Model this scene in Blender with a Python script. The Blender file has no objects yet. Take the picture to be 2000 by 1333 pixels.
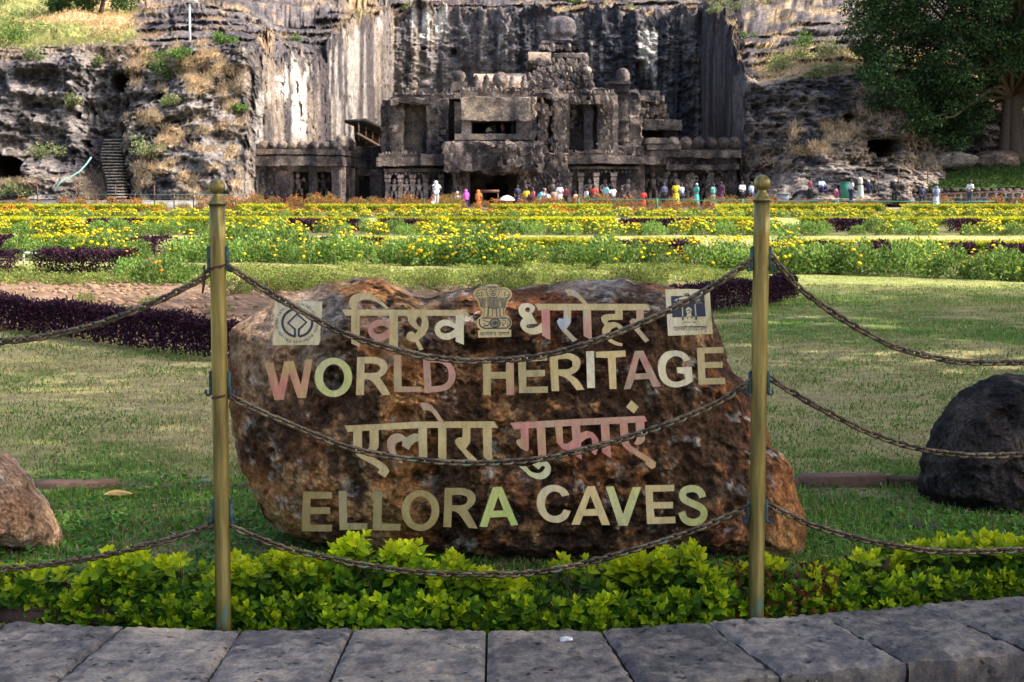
import bpy, math, random
import numpy as np
from mathutils import Vector, Matrix
random.seed(7)
RS = np.random.RandomState(11)
SC = bpy.context.scene
COL = SC.collection

# ------------------------------------------------------------------ camera
F, CX, CY = 3200.0, 1000.0, 666.5
PITCH = math.atan(305.0/F)
CH = 1.25
sp_, cp_ = math.sin(PITCH), math.cos(PITCH)
cam_d = bpy.data.cameras.new('camera'); cam = bpy.data.objects.new('camera', cam_d); COL.objects.link(cam)
cam.location = (0, 0, CH); cam.rotation_euler = (math.pi/2-PITCH, 0, 0)
cam_d.sensor_width = 36; cam_d.lens = F/2000*36
cam_d.clip_start = 0.05; cam_d.clip_end = 3000
cam_d.dof.use_dof = True; cam_d.dof.focus_distance = 5.1; cam_d.dof.aperture_fstop = 20
SC.camera = cam
# ------------------------------------------------------------------ world and sun
SUN_TO = Vector((0.68, -0.06, 0.73)).normalized()
W = bpy.data.worlds.new('World'); SC.world = W; W.use_nodes = True
nt = W.node_tree; nt.nodes.clear()
sky = nt.nodes.new('ShaderNodeTexSky'); sky.sky_type = 'NISHITA'; sky.sun_disc = False
sky.sun_elevation = math.asin(SUN_TO.z); sky.sun_rotation = math.atan2(SUN_TO.x, SUN_TO.y)
sky.air_density = 1.0; sky.dust_density = 5.0; sky.ozone_density = 0.3
bg = nt.nodes.new('ShaderNodeBackground'); bg.inputs[1].default_value = 0.15
wo = nt.nodes.new('ShaderNodeOutputWorld')
nt.links.new(sky.outputs[0], bg.inputs[0]); nt.links.new(bg.outputs[0], wo.inputs[0])
sd = bpy.data.lights.new('sun', 'SUN'); sd.energy = 2.85; sd.angle = math.radians(0.53); sd.color = (1.0, 0.93, 0.82)
sun = bpy.data.objects.new('sun', sd); COL.objects.link(sun)
sun.rotation_euler = (-SUN_TO).to_track_quat('-Z', 'Y').to_euler()
SC.view_settings.view_transform = 'Standard'; SC.view_settings.look = 'None'
SC.view_settings.gamma = 1.0; SC.view_settings.exposure = 1.3
SC.view_settings.use_curve_mapping = False
SC.render.engine = 'CYCLES'
SC.cycles.max_bounces = 6; SC.cycles.diffuse_bounces = 3; SC.cycles.glossy_bounces = 3
SC.cycles.transmission_bounces = 3; SC.cycles.transparent_max_bounces = 6

# ------------------------------------------------------------------ helpers
def gz(Y):
    return -0.45*np.clip((np.asarray(Y, float)-15)/85.0, 0, 1)
def at(px, py, Y):
    dx = (px-CX)/F; dy = -(py-CY)/F
    t = Y/(cp_+dy*sp_)
    return Vector((dx*t, Y, CH+t*(-sp_+dy*cp_)))
def atn(px, py, Y):
    px = np.asarray(px, float); py = np.asarray(py, float); Y = np.asarray(Y, float)
    dx = (px-CX)/F; dy = -(py-CY)/F
    t = Y/(cp_+dy*sp_)
    return np.stack([dx*t, Y+0*t, CH+t*(-sp_+dy*cp_)], -1)
def gd(px, py, z=None):
    """distance Y at which the pixel row meets the ground"""
    Y = 20.0
    for _ in range(40):
        zz = float(gz(Y)) if z is None else z
        dy = -(py-CY)/F
        s = (-sp_+dy*cp_)/(cp_+dy*sp_)
        Yn = (zz-CH)/s
        Y = 0.5*Y+0.5*min(max(Yn, 1), 400)
    return Y
def G(px, py):
    Y = gd(px, py); v = at(px, py, Y); return v
def hsh(ix, iy, iz, seed):
    h = (ix.astype(np.int64)*374761393 + iy.astype(np.int64)*668265263 + iz.astype(np.int64)*2147483647 + seed*974634777) & 0xffffffff
    h = ((h ^ (h >> 13))*1274126177) & 0xffffffff
    h = ((h ^ (h >> 15))*2246822519) & 0xffffffff
    h = h ^ (h >> 16)
    return (h & 0xffffff).astype(np.float64)/0xffffff*2-1
def vn(P, seed=0):
    P = np.asarray(P, float); fl = np.floor(P); fr = P-fl; i = fl.astype(np.int64)
    u = fr*fr*fr*(fr*(fr*6-15)+10)
    r = 0
    for a in (0, 1):
        wx = u[..., 0] if a else 1-u[..., 0]
        for b in (0, 1):
            wy = u[..., 1] if b else 1-u[..., 1]
            for c in (0, 1):
                wz = u[..., 2] if c else 1-u[..., 2]
                r = r+wx*wy*wz*hsh(i[..., 0]+a, i[..., 1]+b, i[..., 2]+c, seed)
    return r
def fbm(P, octv=4, seed=0, gain=0.5, lac=2.03):
    r = 0; a = 1; P = np.asarray(P, float); t = 0
    for o in range(octv):
        r = r+a*vn(P, seed+o*17); t += a; a *= gain; P = P*lac+3.7
    return r/t
def ridge(P, octv=4, seed=0):
    r = 0; a = 1; t = 0; P = np.asarray(P, float)
    for o in range(octv):
        r = r+a*(1-2*np.abs(vn(P, seed+o*13))); t += a; a *= .5; P = P*2.1+1.3
    return r/t
def sst(a, b, x):
    t = np.clip((np.asarray(x, float)-a)/(b-a), 0, 1); return t*t*(3-2*t)
def mixc(a, b, t):
    t = np.asarray(t)[..., None]; return np.asarray(a)*(1-t)+np.asarray(b)*t

def mesh_np(name, V, faces, mat=None, col=None, smooth=False, fmat=None, mats=None):
    """V (n,3), faces (m,k) int array or list of such arrays"""
    V = np.asarray(V, np.float32)
    if isinstance(faces, np.ndarray): faces = [faces]
    faces = [np.asarray(f, np.int32) for f in faces if len(f)]
    me = bpy.data.meshes.new(name)
    me.vertices.add(len(V)); me.vertices.foreach_set('co', V.ravel())
    nl = sum(f.size for f in faces); nf = sum(len(f) for f in faces)
    me.loops.add(nl); me.polygons.add(nf)
    me.loops.foreach_set('vertex_index', np.concatenate([f.ravel() for f in faces]))
    tot = np.concatenate([np.full(len(f), f.shape[1], np.int32) for f in faces])
    st = np.concatenate([[0], np.cumsum(tot)[:-1]]).astype(np.int32)
    me.polygons.foreach_set('loop_start', st); me.polygons.foreach_set('loop_total', tot)
    if smooth: me.polygons.foreach_set('use_smooth', np.ones(nf, bool))
    if col is not None:
        a = me.attributes.new('Col', 'FLOAT_COLOR', 'POINT')
        c = np.ones((len(V), 4), np.float32); c[:, :3] = col; a.data.foreach_set('color', c.ravel())
    for m in (mats or ([mat] if mat else [])): me.materials.append(m)
    if fmat is not None: me.polygons.foreach_set('material_index', np.asarray(fmat, np.int32))
    me.update(calc_edges=True)
    return me
def tag(o, label=None, cat=None, group=None, kind=None):
    if label: o['label'] = label
    if cat: o['category'] = cat
    if group: o['group'] = group
    if kind: o['kind'] = kind
    return o
def obj(name, me, parent=None, loc=None, rot=None, scale=None):
    o = bpy.data.objects.new(name, me); COL.objects.link(o)
    if parent is not None: o.parent = parent
    if loc is not None: o.location = loc
    if rot is not None: o.rotation_euler = rot
    if scale is not None: o.scale = scale if hasattr(scale, '__len__') else (scale,)*3
    return o
def thing(name, label, cat, loc=(0, 0, 0), rotz=0, group=None):
    o = bpy.data.objects.new(name, None); COL.objects.link(o); o.empty_display_size = .1
    o.location = loc; o.rotation_euler = (0, 0, rotz)
    return tag(o, label, cat, group)
def under(root, name, me):
    """mesh given in world coordinates put under a thing that has a location (no rotation)"""
    o = obj(name, me, root); o.location = -Vector(root.location); return o
def grid_faces(nu, nv, wrap=False):
    """verts indexed i*nv+j , i<nu , j<nv"""
    i = np.arange(nu if wrap else nu-1)[:, None]; j = np.arange(nv-1)[None, :]
    i2 = (i+1) % nu
    return np.stack([i*nv+j+0*i2, i2*nv+j, i2*nv+j+1, i*nv+j+1+0*i2], -1).reshape(-1, 4)
class MB:
    def __init__(s): s.V = []; s.Q = []; s.T = []; s.C = []; s.n = 0
    def add(s, V, F, col=None):
        V = np.asarray(V, float).reshape(-1, 3); F = np.asarray(F, int)
        s.V.append(V)
        (s.Q if F.shape[1] == 4 else s.T).append(F+s.n)
        if col is None: col = (1, 1, 1)
        c = np.asarray(col, float)
        s.C.append(np.broadcast_to(c, (len(V), 3)).copy()); s.n += len(V)
    def mesh(s, name, mat, smooth=False):
        fs = []
        if s.Q: fs.append(np.concatenate(s.Q))
        if s.T: fs.append(np.concatenate(s.T))
        return mesh_np(name, np.concatenate(s.V), fs, mat, np.concatenate(s.C), smooth)
BOXF = np.array([[0, 3, 2, 1], [4, 5, 6, 7], [0, 1, 5, 4], [1, 2, 6, 5], [2, 3, 7, 6], [3, 0, 4, 7]])
def box_v(x0, x1, y0, y1, z0, z1):
    return np.array([[x0, y0, z0], [x1, y0, z0], [x1, y1, z0], [x0, y1, z0], [x0, y0, z1], [x1, y0, z1], [x1, y1, z1], [x0, y1, z1]], float)
def tube(mb, pts, rad, n=8, col=None, caps=True):
    pts = np.asarray(pts, float); m = len(pts); rad = np.broadcast_to(np.asarray(rad, float), (m,))
    d = np.gradient(pts, axis=0); d /= np.maximum(np.linalg.norm(d, axis=1, keepdims=True), 1e-9)
    up = np.array([0, 0, 1.0]); a = np.cross(d, up); bad = np.linalg.norm(a, axis=1) < .1
    a[bad] = np.cross(d[bad], np.array([1.0, 0, 0])); a /= np.linalg.norm(a, axis=1, keepdims=True)
    for k in range(1, m):
        a[k] = a[k-1]-d[k]*np.dot(a[k-1], d[k]); a[k] /= np.linalg.norm(a[k])
    b = np.cross(d, a)
    th = np.arange(n)/n*2*math.pi
    V = pts[:, None, :]+rad[:, None, None]*(np.cos(th)[None, :, None]*a[:, None, :]+np.sin(th)[None, :, None]*b[:, None, :])
    i = np.arange(m-1)[:, None]; j = np.arange(n)[None, :]; j2 = (j+1) % n
    Fq = np.stack([i*n+j, i*n+j2, (i+1)*n+j2, (i+1)*n+j], -1).reshape(-1, 4)
    V = V.reshape(-1, 3)
    if caps:
        V = np.concatenate([V, pts[:1], pts[-1:]]); c0 = m*n
        T = [[c0, (k+1) % n, k] for k in range(n)]+[[c0+1, (m-1)*n+k, (m-1)*n+(k+1) % n] for k in range(n)]
        base = mb.n; mb.add(V, Fq, col); mb.T.append(np.array(T)+base)
    else: mb.add(V, Fq, col)
def lathe(mb, prof, c, n=24, col=None, fn=None):
    """prof list of (r,z)"""
    prof = np.asarray(prof, float); m = len(prof); th = np.arange(n)/n*2*math.pi
    r = prof[:, 0][:, None]
    V = np.stack([c[0]+r*np.cos(th), c[1]+r*np.sin(th), c[2]+prof[:, 1][:, None]+0*th], -1)
    if fn is not None: V = fn(V, th)
    i = np.arange(m-1)[:, None]; j = np.arange(n)[None, :]; j2 = (j+1) % n
    Fq = np.stack([i*n+j, i*n+j2, (i+1)*n+j2, (i+1)*n+j], -1).reshape(-1, 4)
    mb.add(V.reshape(-1, 3), Fq, col)

ZONES = [(60, 'at the left edge'), (200, 'far left'), (330, 'well left of left post'), (412, 'beside the left post'), (520, 'right of left post'), (640, 'above the ring plaque'), (780, 'above first Hindi word'), (910, 'left of lion emblem'), (1010, 'behind the lion emblem'), (1130, 'above second Hindi word'), (1280, 'left of pillared plaque'), (1400, 'above the pillared plaque'), (1475, 'just left of right post'), (1580, 'just right of right post'), (1720, 'right of right post'), (1850, 'above the upper chain'), (1950, 'far right'), (9999, 'at the right edge')]
def zone(px):
    for a, s in ZONES:
        if px < a: return s
# ------------------------------------------------------------------ materials
def newmat(name):
    m = bpy.data.materials.new(name); m.use_nodes = True
    t = m.node_tree; b = t.nodes['Principled BSDF']; return m, t, b
def N(t, kind, **kw):
    n = t.nodes.new(kind)
    for k, v in kw.items():
        if k.startswith('i_'): n.inputs[int(k[2:])].default_value = v
        else: setattr(n, k, v)
    return n
def ramp(t, fac, stops):
    r = t.nodes.new('ShaderNodeValToRGB'); t.links.new(fac, r.inputs[0])
    while len(r.color_ramp.elements) < len(stops): r.color_ramp.elements.new(0.5)
    for e, (p, c) in zip(r.color_ramp.elements, stops):
        e.position = p; e.color = (c[0], c[1], c[2], 1) if hasattr(c, '__len__') else (c, c, c, 1)
    return r
def mixrgb(t, mode, fac, a, b):
    m = t.nodes.new('ShaderNodeMixRGB'); m.blend_type = mode
    for s, v in ((0, fac), (1, a), (2, b)):
        if isinstance(v, (int, float)): m.inputs[s].default_value = v if s == 0 else (v, v, v, 1)
        elif isinstance(v, tuple): m.inputs[s].default_value = (v[0], v[1], v[2], 1)
        else: t.links.new(v, m.inputs[s])
    return m
def noise_n(t, co, scale, detail=6, rough=.6, vec=None):
    n = t.nodes.new('ShaderNodeTexNoise'); n.inputs['Scale'].default_value = scale
    n.inputs['Detail'].default_value = detail; n.inputs['Roughness'].default_value = rough
    if vec is not None:
        mp = t.nodes.new('ShaderNodeMapping'); mp.inputs['Scale'].default_value = vec
        t.links.new(co, mp.inputs[0]); t.links.new(mp.outputs[0], n.inputs[0])
    else: t.links.new(co, n.inputs[0])
    return n
def bump(t, h, strength, dist, b, prev=None):
    n = t.nodes.new('ShaderNodeBump'); n.inputs['Strength'].default_value = strength
    n.inputs['Distance'].default_value = dist; t.links.new(h, n.inputs['Height'])
    if prev is not None: t.links.new(prev.outputs[0], n.inputs['Normal'])
    if b is not None: t.links.new(n.outputs[0], b.inputs['Normal'])
    return n
def stone_mat(name, scale, var=.5, rough=.85, bscale=None, bstr=.6, bdist=.01, pits=0, spec=.07, specks=None, fine=0, fc=1.0):
    """vertex colour times fine noise, with bump"""
    m, t, b = newmat(name)
    tc = N(t, 'ShaderNodeTexCoord'); co = tc.outputs['Object']
    at_ = N(t, 'ShaderNodeAttribute', attribute_name='Col')
    n1 = noise_n(t, co, scale, 8, .65); r1 = ramp(t, n1.outputs[0], [(.25, 1-var), (.75, 1+var)])
    c = mixrgb(t, 'MULTIPLY', 1, at_.outputs[0], r1.outputs[0])
    out = c
    if fine:
        nf = noise_n(t, co, fine, 5, .75); rf = ramp(t, nf.outputs[0], [(.32, 1-.65*fc), (.5, 1-.05*fc), (.66, 1+.65*fc)]); out = mixrgb(t, 'MULTIPLY', 1, out.outputs[0], rf.outputs[0])
    h = noise_n(t, co, bscale or scale*2, 10, .7)
    pb = None
    if pits:
        v = N(t, 'ShaderNodeTexVoronoi'); v.inputs['Scale'].default_value = pits; t.links.new(co, v.inputs[0])
        rv = ramp(t, v.outputs[0], [(.10, 0.0), (.28, 1.0)])
        ms = noise_n(t, co, pits*.35, 2, .5); rm = ramp(t, ms.outputs[0], [(.48, 1.0), (.6, 0.0)])
        hh = mixrgb(t, 'LIGHTEN', 1, rv.outputs[0], rm.outputs[0])
        pb = bump(t, hh.outputs[0], .9, bdist*1.2, None)
        dk = ramp(t, hh.outputs[0], [(0, .35), (1, 1.0)])
        out = mixrgb(t, 'MULTIPLY', 1, out.outputs[0], dk.outputs[0])
    if specks:
        v2 = N(t, 'ShaderNodeTexVoronoi'); v2.inputs['Scale'].default_value = specks; t.links.new(co, v2.inputs[0])
        rs = ramp(t, v2.outputs[0], [(.07, 1.0), (.13, 0.0)])
        ns = noise_n(t, co, specks*.08, 3, .6); rn = ramp(t, ns.outputs[0], [(.52, 0.0), (.62, 1.0)])
        ff = mixrgb(t, 'MULTIPLY', 1, rs.outputs[0], rn.outputs[0])
        out = mixrgb(t, 'MIX', ff.outputs[0], out.outputs[0], (.55, .52, .47))
    t.links.new(out.outputs[0], b.inputs['Base Color'])
    bump(t, h.outputs[0], bstr, bdist, b, pb)
    b.inputs['Roughness'].default_value = rough; b.inputs['Specular IOR Level'].default_value = spec
    return m
def leaf_mat(name, trans=.35, rough=.45, rnd=.25, spec=.18):
    m, t, b = newmat(name)
    at_ = N(t, 'ShaderNodeAttribute', attribute_name='Col')
    oi = N(t, 'ShaderNodeObjectInfo')
    r = ramp(t, oi.outputs['Random'], [(0, 1-rnd), (1, 1+rnd)])
    c = mixrgb(t, 'MULTIPLY', 1, at_.outputs[0], r.outputs[0])
    t.links.new(c.outputs[0], b.inputs['Base Color']); b.inputs['Roughness'].default_value = rough
    b.inputs['Specular IOR Level'].default_value = spec
    if trans > 0:
        tr = N(t, 'ShaderNodeBsdfTranslucent'); t.links.new(c.outputs[0], tr.inputs[0])
        mx = N(t, 'ShaderNodeMixShader'); mx.inputs[0].default_value = trans
        t.links.new(b.outputs[0], mx.inputs[1]); t.links.new(tr.outputs[0], mx.inputs[2])
        t.links.new(mx.outputs[0], t.nodes['Material Output'].inputs[0])
    return m
def plain(name, col, rough=.6, metal=0, var=.15, scale=30, spec=.4):
    m, t, b = newmat(name)
    tc = N(t, 'ShaderNodeTexCoord'); n = noise_n(t, tc.outputs['Object'], scale, 4, .6)
    r = ramp(t, n.outputs[0], [(.3, tuple(max(0, c*(1-var)) for c in col)), (.7, tuple(min(1, c*(1+var)) for c in col))])
    t.links.new(r.outputs[0], b.inputs['Base Color'])
    b.inputs['Roughness'].default_value = rough; b.inputs['Metallic'].default_value = metal
    b.inputs['Specular IOR Level'].default_value = spec
    return m
M_CLIFF = stone_mat('cliff_rock', 1.2, .6, .9, 1.5, 1.0, .45, fine=5)
M_TEMPLE = stone_mat('temple_stone', 1.8, .6, .88, 2.6, 1.0, .30, fine=7)
M_BOULDER = stone_mat('boulder_rock', 22, .7, .95, 45, 1.0, .035, pits=17, specks=120, fine=70)
M_BOULDER2 = stone_mat('side_boulder_rock', 20, .5, .8, 45, 1.0, .022, pits=20, specks=150, fine=80)
M_SLAB = stone_mat('slab_stone', 30, .38, .72, 60, .9, .009, pits=30, specks=45, fine=90, fc=.45)
M_GROUND = stone_mat('ground_soil', 6, .45, .95, 30, .8, .02)
M_BRICK = stone_mat('edging_stone', 20, .35, .85, 60, .7, .006)
M_LEAF = leaf_mat('leaf_green', .4, .5)
M_GRASS = leaf_mat('grass_blade', .3, .8, .0, .04)
M_PURPLE = leaf_mat('leaf_purple', .15, .6, .15, .12)
M_TREE = leaf_mat('leaf_tree', .2, .7, .1, .06)
M_FLOWER = leaf_mat('petal', .25, .6, .12, .2)
M_WOOD = stone_mat('bark', 6, .4, .9, 20, .9, .02)
# ================================================================== GROUND
def lerp_tab(x, tab):
    xs, ys = zip(*tab); return np.interp(x, xs, ys)
def px_of(x, Y): return CX+x/np.asarray(Y)*F*1.0
BED1_NEAR = [(-600, 30.2), (0, 28.6), (1000, 25.9), (2000, 21.9), (2600, 20)]
BED_SPAN = [(0, 8.2), (24, 6), (60, 0)]
nr, ncg = 620, 360
Yr = 4.58*np.exp(np.linspace(0, math.log(150/4.58), nr))
U = np.linspace(-1, 1, ncg)
YY = np.repeat(Yr[:, None], ncg, 1); XX = U[None, :]*(2.2+YY*0.5)
PXG = CX+XX/YY*F
ZZ = gz(YY)
PG = np.stack([XX, YY, 0*XX], -1)
n_lo = fbm(PG*np.array([.35, .35, 1]), 4, 5); n_mid = fbm(PG*np.array([2.2, 2.2, 1]), 4, 9); n_hi = fbm(PG*np.array([11, 11, 1]), 3, 3)
dry = np.array([.37, .31, .15]); grn = np.array([.085, .17, .025]); soil = np.array([.33, .215, .145]); dsoil = np.array([.10, .07, .045])
g = sst(-.35, .35, n_lo+.6*n_mid+.25*n_hi)
C = mixc(grn, dry, np.clip(.12+.75*g, 0, 1))
C = mixc(C, (.32, .26, .15), sst(.25, .6, n_mid+.5*n_hi)*.6)
# sunlit strips further out: mown olive grass
Cl = mixc((.22, .26, .075), (.36, .34, .14), np.clip(.5+.8*n_lo+.3*n_mid, 0, 1))
C = mixc(C, Cl, sst(17, 22, YY))
near1 = lerp_tab(PXG, BED1_NEAR)
bed = sst(0, .4, YY-near1)*(1-sst(0, .5, YY-(near1+9)))
bed = np.maximum(bed, sst(45.5, 46.2, YY)*(1-sst(59.5, 60.5, YY)))
bed = np.maximum(bed, sst(79, 80, YY)*(1-sst(104, 105, YY)))
bed = np.maximum(bed, sst(104, 105, YY)*(1-sst(117, 119, YY)))
C = mixc(C, mixc((.06, .07, .03), (.13, .11, .06), sst(-.3, .3, n_mid)), bed*.85)
# soil bed on the left, behind the purple hedge
sb_near = lerp_tab(PXG, [(-400, 15.6), (0, 14.5), (420, 12.1), (700, 11.8), (1200, 15.5), (1560, 17.5)])
sb = sst(0, .25, YY-sb_near)*(1-sst(20.8, 21.6, YY+.3*n_mid))*(1-sst(1330, 1480, PXG+60*n_mid))
C = mixc(C, mixc(soil, soil*.62, sst(-.4, .4, n_hi+.5*n_mid)), sb)
# close strip between wall and edging: darker mulch with clover
nr_ = 1-sst(5.2, 5.9, YY); C = mixc(C, mixc(dsoil, (.06, .08, .03), sst(-.2, .3, n_mid)), nr_*.8)
# pale path in front of the temple
C = mixc(C, (.30, .26, .22), sst(118, 120, YY))
backY = lerp_tab(PXG, [(-600, 4.60), (0, 4.70), (470, 4.63), (1175, 4.63), (1380, 4.70), (1600, 4.81), (1800, 4.91), (2060, 5.04), (2400, 5.21)])
strip = 1-sst(.02, .10, YY-backY); C = mixc(C, (.03, .022, .015), strip); ZZ = ZZ-.17*strip
ZZ = ZZ+.012*n_mid*np.clip(YY/8, .4, 2)+.03*sb*np.clip(n_hi*1.5+n_mid, -1, 1.5)
obj('ground', mesh_np('ground', np.stack([XX, YY, ZZ], -1).reshape(-1, 3), grid_faces(nr, ncg)[:, ::-1], M_GROUND, C.reshape(-1, 3), True))['kind'] = 'structure'
mbp = MB(); mbp.add(np.array([[-900, -300, -.95], [900, -300, -.95], [900, 1600, -.95], [-900, 1600, -.95]]), np.array([[0, 1, 2, 3]]), (.2, .19, .1))
obj('terrain', mbp.mesh('terrain', M_GROUND))['kind'] = 'structure'
# unseen paved walk on the camera's side of the kerb wall, made pale to bounce light
walk = thing('pavement', None, None); walk['kind'] = 'structure'
wb = MB(); wb.add(box_v(-9, 9, -6, 4.05, -.8, -.50), BOXF, (.40, .37, .33)); under(walk, 'bedding', wb.mesh('bedding', M_SLAB))
slabm = MB(); slabm.add(box_v(-.44, .44, -.29, .29, -.025, .025), BOXF, (.46, .42, .37)); slabm = slabm.mesh('paver', M_SLAB)
for i in range(-5, 6):
    for j in range(16):
        obj('paver', slabm, walk, (i*.9+(.45 if j % 2 else 0), 3.72-j*.6, -.475+.003*math.sin(i*3+j)))

# ================================================================== CLIFF AND HILLSIDE (one continuous sheet from controls)
CT = [
 (-500, [(392,125),(350,127),(335,129),(300,130),(200,132),(100,134),(60,147),(20,168),(-140,225)]),
 (-60,  [(394,125),(350,127),(335,129),(300,130),(190,132),(98,134),(62,147),(20,168),(-140,225)]),
 (60,   [(397,124),(360,125),(330,127),(290,129),(190,132),(98,134),(62,147),(22,168),(-140,225)]),
 (150,  [(397,124),(355,126),(300,128),(240,132),(170,133),(95,135),(60,147),(22,168),(-140,225)]),
 (205,  [(397,126),(340,129),(285,132),(235,135),(165,135.5),(93,136),(60,147),(22,168),(-140,225)]),
 (240,  [(397,126),(340,129),(285,132),(235,135),(165,135.5),(93,136),(60,147),(22,168),(-140,225)]),
 (262,  [(397,123),(300,125),(245,128),(205,132),(150,133),(92,135),(60,147),(22,168),(-140,225)]),
 (350,  [(396,121),(305,123),(235,127),(185,129),(140,131),(88,133),(55,146),(15,168),(-140,225)]),
 (430,  [(396,121),(300,123.5),(225,126),(165,128),(128,129.5),(84,131),(55,146),(18,168),(-140,225)]),
 (475,  [(397,124),(300,125),(225,126),(165,127),(125,128),(88,129.5),(60,146),(25,168),(-140,225)]),
 (505,  [(399,128),(330,128.6),(262,129.2),(205,129.6),(150,130),(100,131),(70,147),(30,170),(-140,225)]),
 (560,  [(397,139),(330,139.3),(262,139.6),(215,140),(175,140.3),(138,141),(88,153),(40,172),(-140,225)]),
 (610,  [(395,150),(330,150.2),(262,150.4),(210,150.7),(170,151),(128,152),(85,158),(38,175),(-140,225)]),
 (655,  [(393,160),(330,160),(262,160),(200,160.2),(140,160.4),(66,162),(50,168),(28,182),(-140,230)]),
 (700,  [(390,174),(330,174),(262,174),(180,174.2),(110,174.4),(46,176),(36,180),(18,190),(-140,240)]),
 (745,  [(388,192),(330,192),(262,192),(180,192.2),(100,192.4),(32,194),(26,197),(10,206),(-140,250)]),
 (770,  [(386,200),(330,200),(262,200),(180,200.2),(100,200.4),(26,202),(20,205),(4,214),(-140,260)]),
 (900,  [(386,201),(330,201),(262,201),(180,201),(100,201),(24,203),(18,207),(2,216),(-140,260)]),
 (1000, [(386,201),(330,201),(262,201),(180,200),(100,199),(30,201),(22,207),(0,216),(-140,260)]),
 (1200, [(386,201),(330,201),(262,201),(180,200),(95,199),(26,201),(18,207),(-2,216),(-140,260)]),
 (1370, [(386,200),(330,200),(262,200),(180,199.5),(100,199),(27,201),(18,206),(-2,214),(-140,258)]),
 (1395, [(388,186),(330,186),(262,186),(180,186),(100,186),(30,188),(20,196),(0,206),(-140,250)]),
 (1412, [(391,166),(330,166),(262,166),(180,166),(105,166.5),(44,170),(30,182),(5,200),(-140,245)]),
 (1432, [(397,141),(330,141),(262,141.5),(205,142),(150,143),(95,150),(60,165),(25,190),(-140,240)]),
 (1450, [(399,134),(350,134.5),(300,135),(240,135.5),(205,136),(176,137),(130,150),(70,170),(-140,235)]),
 (1500, [(399,128),(358,131),(300,134),(240,135),(205,135.5),(168,137),(118,150),(66,170),(-140,232)]),
 (1560, [(399,124),(352,128),(305,131),(245,134),(200,135),(158,136.5),(100,148),(60,166),(-140,228)]),
 (1660, [(399,124),(352,128),(305,131),(245,134),(200,135),(152,136.5),(96,148),(55,166),(-140,228)]),
 (1760, [(399,125),(355,127),(318,130),(262,134),(215,136),(165,138),(100,150),(50,168),(-140,228)]),
 (1860, [(399,128),(350,133),(325,136),(275,139),(220,142),(170,145),(100,156),(50,172),(-140,230)]),
 (2060, [(399,128),(350,134),(325,138),(275,141),(220,145),(170,149),(100,160),(50,175),(-140,232)]),
 (2500, [(399,128),(350,134),(325,138),(275,141),(220,145),(170,149),(100,160),(50,175),(-140,232)]),
]
cx_ = np.array([c[0] for c in CT], float)
cp = np.array([c[1] for c in CT], float)            # (nc, 9, 2)
cols = np.concatenate([np.linspace(-500, -40, 60), np.linspace(-39, 2040, 1050), np.linspace(2041, 2500, 60)])
rows_per = [40, 44, 44, 50, 56, 24, 24, 18]
tt = np.concatenate([np.linspace(k, k+1, n, endpoint=False) for k, n in enumerate(rows_per)]+[[8.0]])
cc = np.stack([[np.interp(cols, cx_, cp[:, k, a]) for k in range(9)] for a in (0, 1)], 0)    # (2, 9, ncols)
k0 = np.minimum(tt.astype(int), 7); fr = tt-k0
PY = (cc[0][k0]*(1-fr)[:, None]+cc[0][k0+1]*fr[:, None]).T; DD = (cc[1][k0]*(1-fr)[:, None]+cc[1][k0+1]*fr[:, None]).T
PXC = np.repeat(cols[:, None], len(tt), 1); TT = np.repeat(tt[None, :], len(cols), 0)
P0 = atn(PXC, PY, DD)
court = sst(480, 515, PXC)*(1-sst(1425, 1455, PXC))*(1-sst(4.9, 5.15, TT))
nat = 1-court
Q = P0
# natural cliff: horizontal strata, blocky ridges
w1 = fbm(Q*np.array([.10, .10, .12]), 4, 21); w2 = fbm(Q*np.array([.35, .35, .55]), 5, 31); w3 = ridge(Q*np.array([.24, .24, .42]), 4, 41)
w4 = fbm(Q*np.array([1.2, 1.2, 1.6]), 4, 47)
strat = np.abs(((Q[..., 2]*.42+1.4*w1) % 1)-.5)*2
topfade = 1-sst(5.6, 7, TT)
amp = nat*(1-.55*sst(5.0, 5.6, TT))
w5 = ridge(Q*np.array([2.2, 2.2, 3.0]), 3, 49)
dispn = amp*(2.6*w1+1.6*w2+1.5*w3+.45*(strat-.5)+.75*w4+.38*w5+.9*fbm(Q*np.array([.8, .3, .10]), 3, 57)*sst(1430, 1460, PXC))
# courtyard walls: chiselled, vertical flutes
fl = fbm(Q*np.array([1.1, .25, .05]), 4, 51); fl2 = fbm(Q*np.array([.25, .12, .12]), 3, 61)
dispc = court*(1.1*fl+1.0*fl2+.8*w4+.3*w5)
band = (sst(66, 88, PY+14*w2)-1)*court*sst(900, 960, PXC+30*w2)*(1-sst(1330, 1370, PXC))*.35   # overhanging upper band on the rear wall
disp = dispn+dispc
foot = sst(0, .25, TT)
rdep = -(disp*(.35+.65*foot))+band
ter = ((Q[..., 2]*.75+1.2*w1+.5*w2) % 1.0); rdep += sst(5.05, 5.4, TT)*(1-sst(7.2, 7.8, TT))*sst(250, 300, PXC)*(1.6*(ter-.5)+.9*w5+.8*w4)
CCt = (ter > .86)*sst(5.05, 5.4, TT)*sst(250, 300, PXC)
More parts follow.
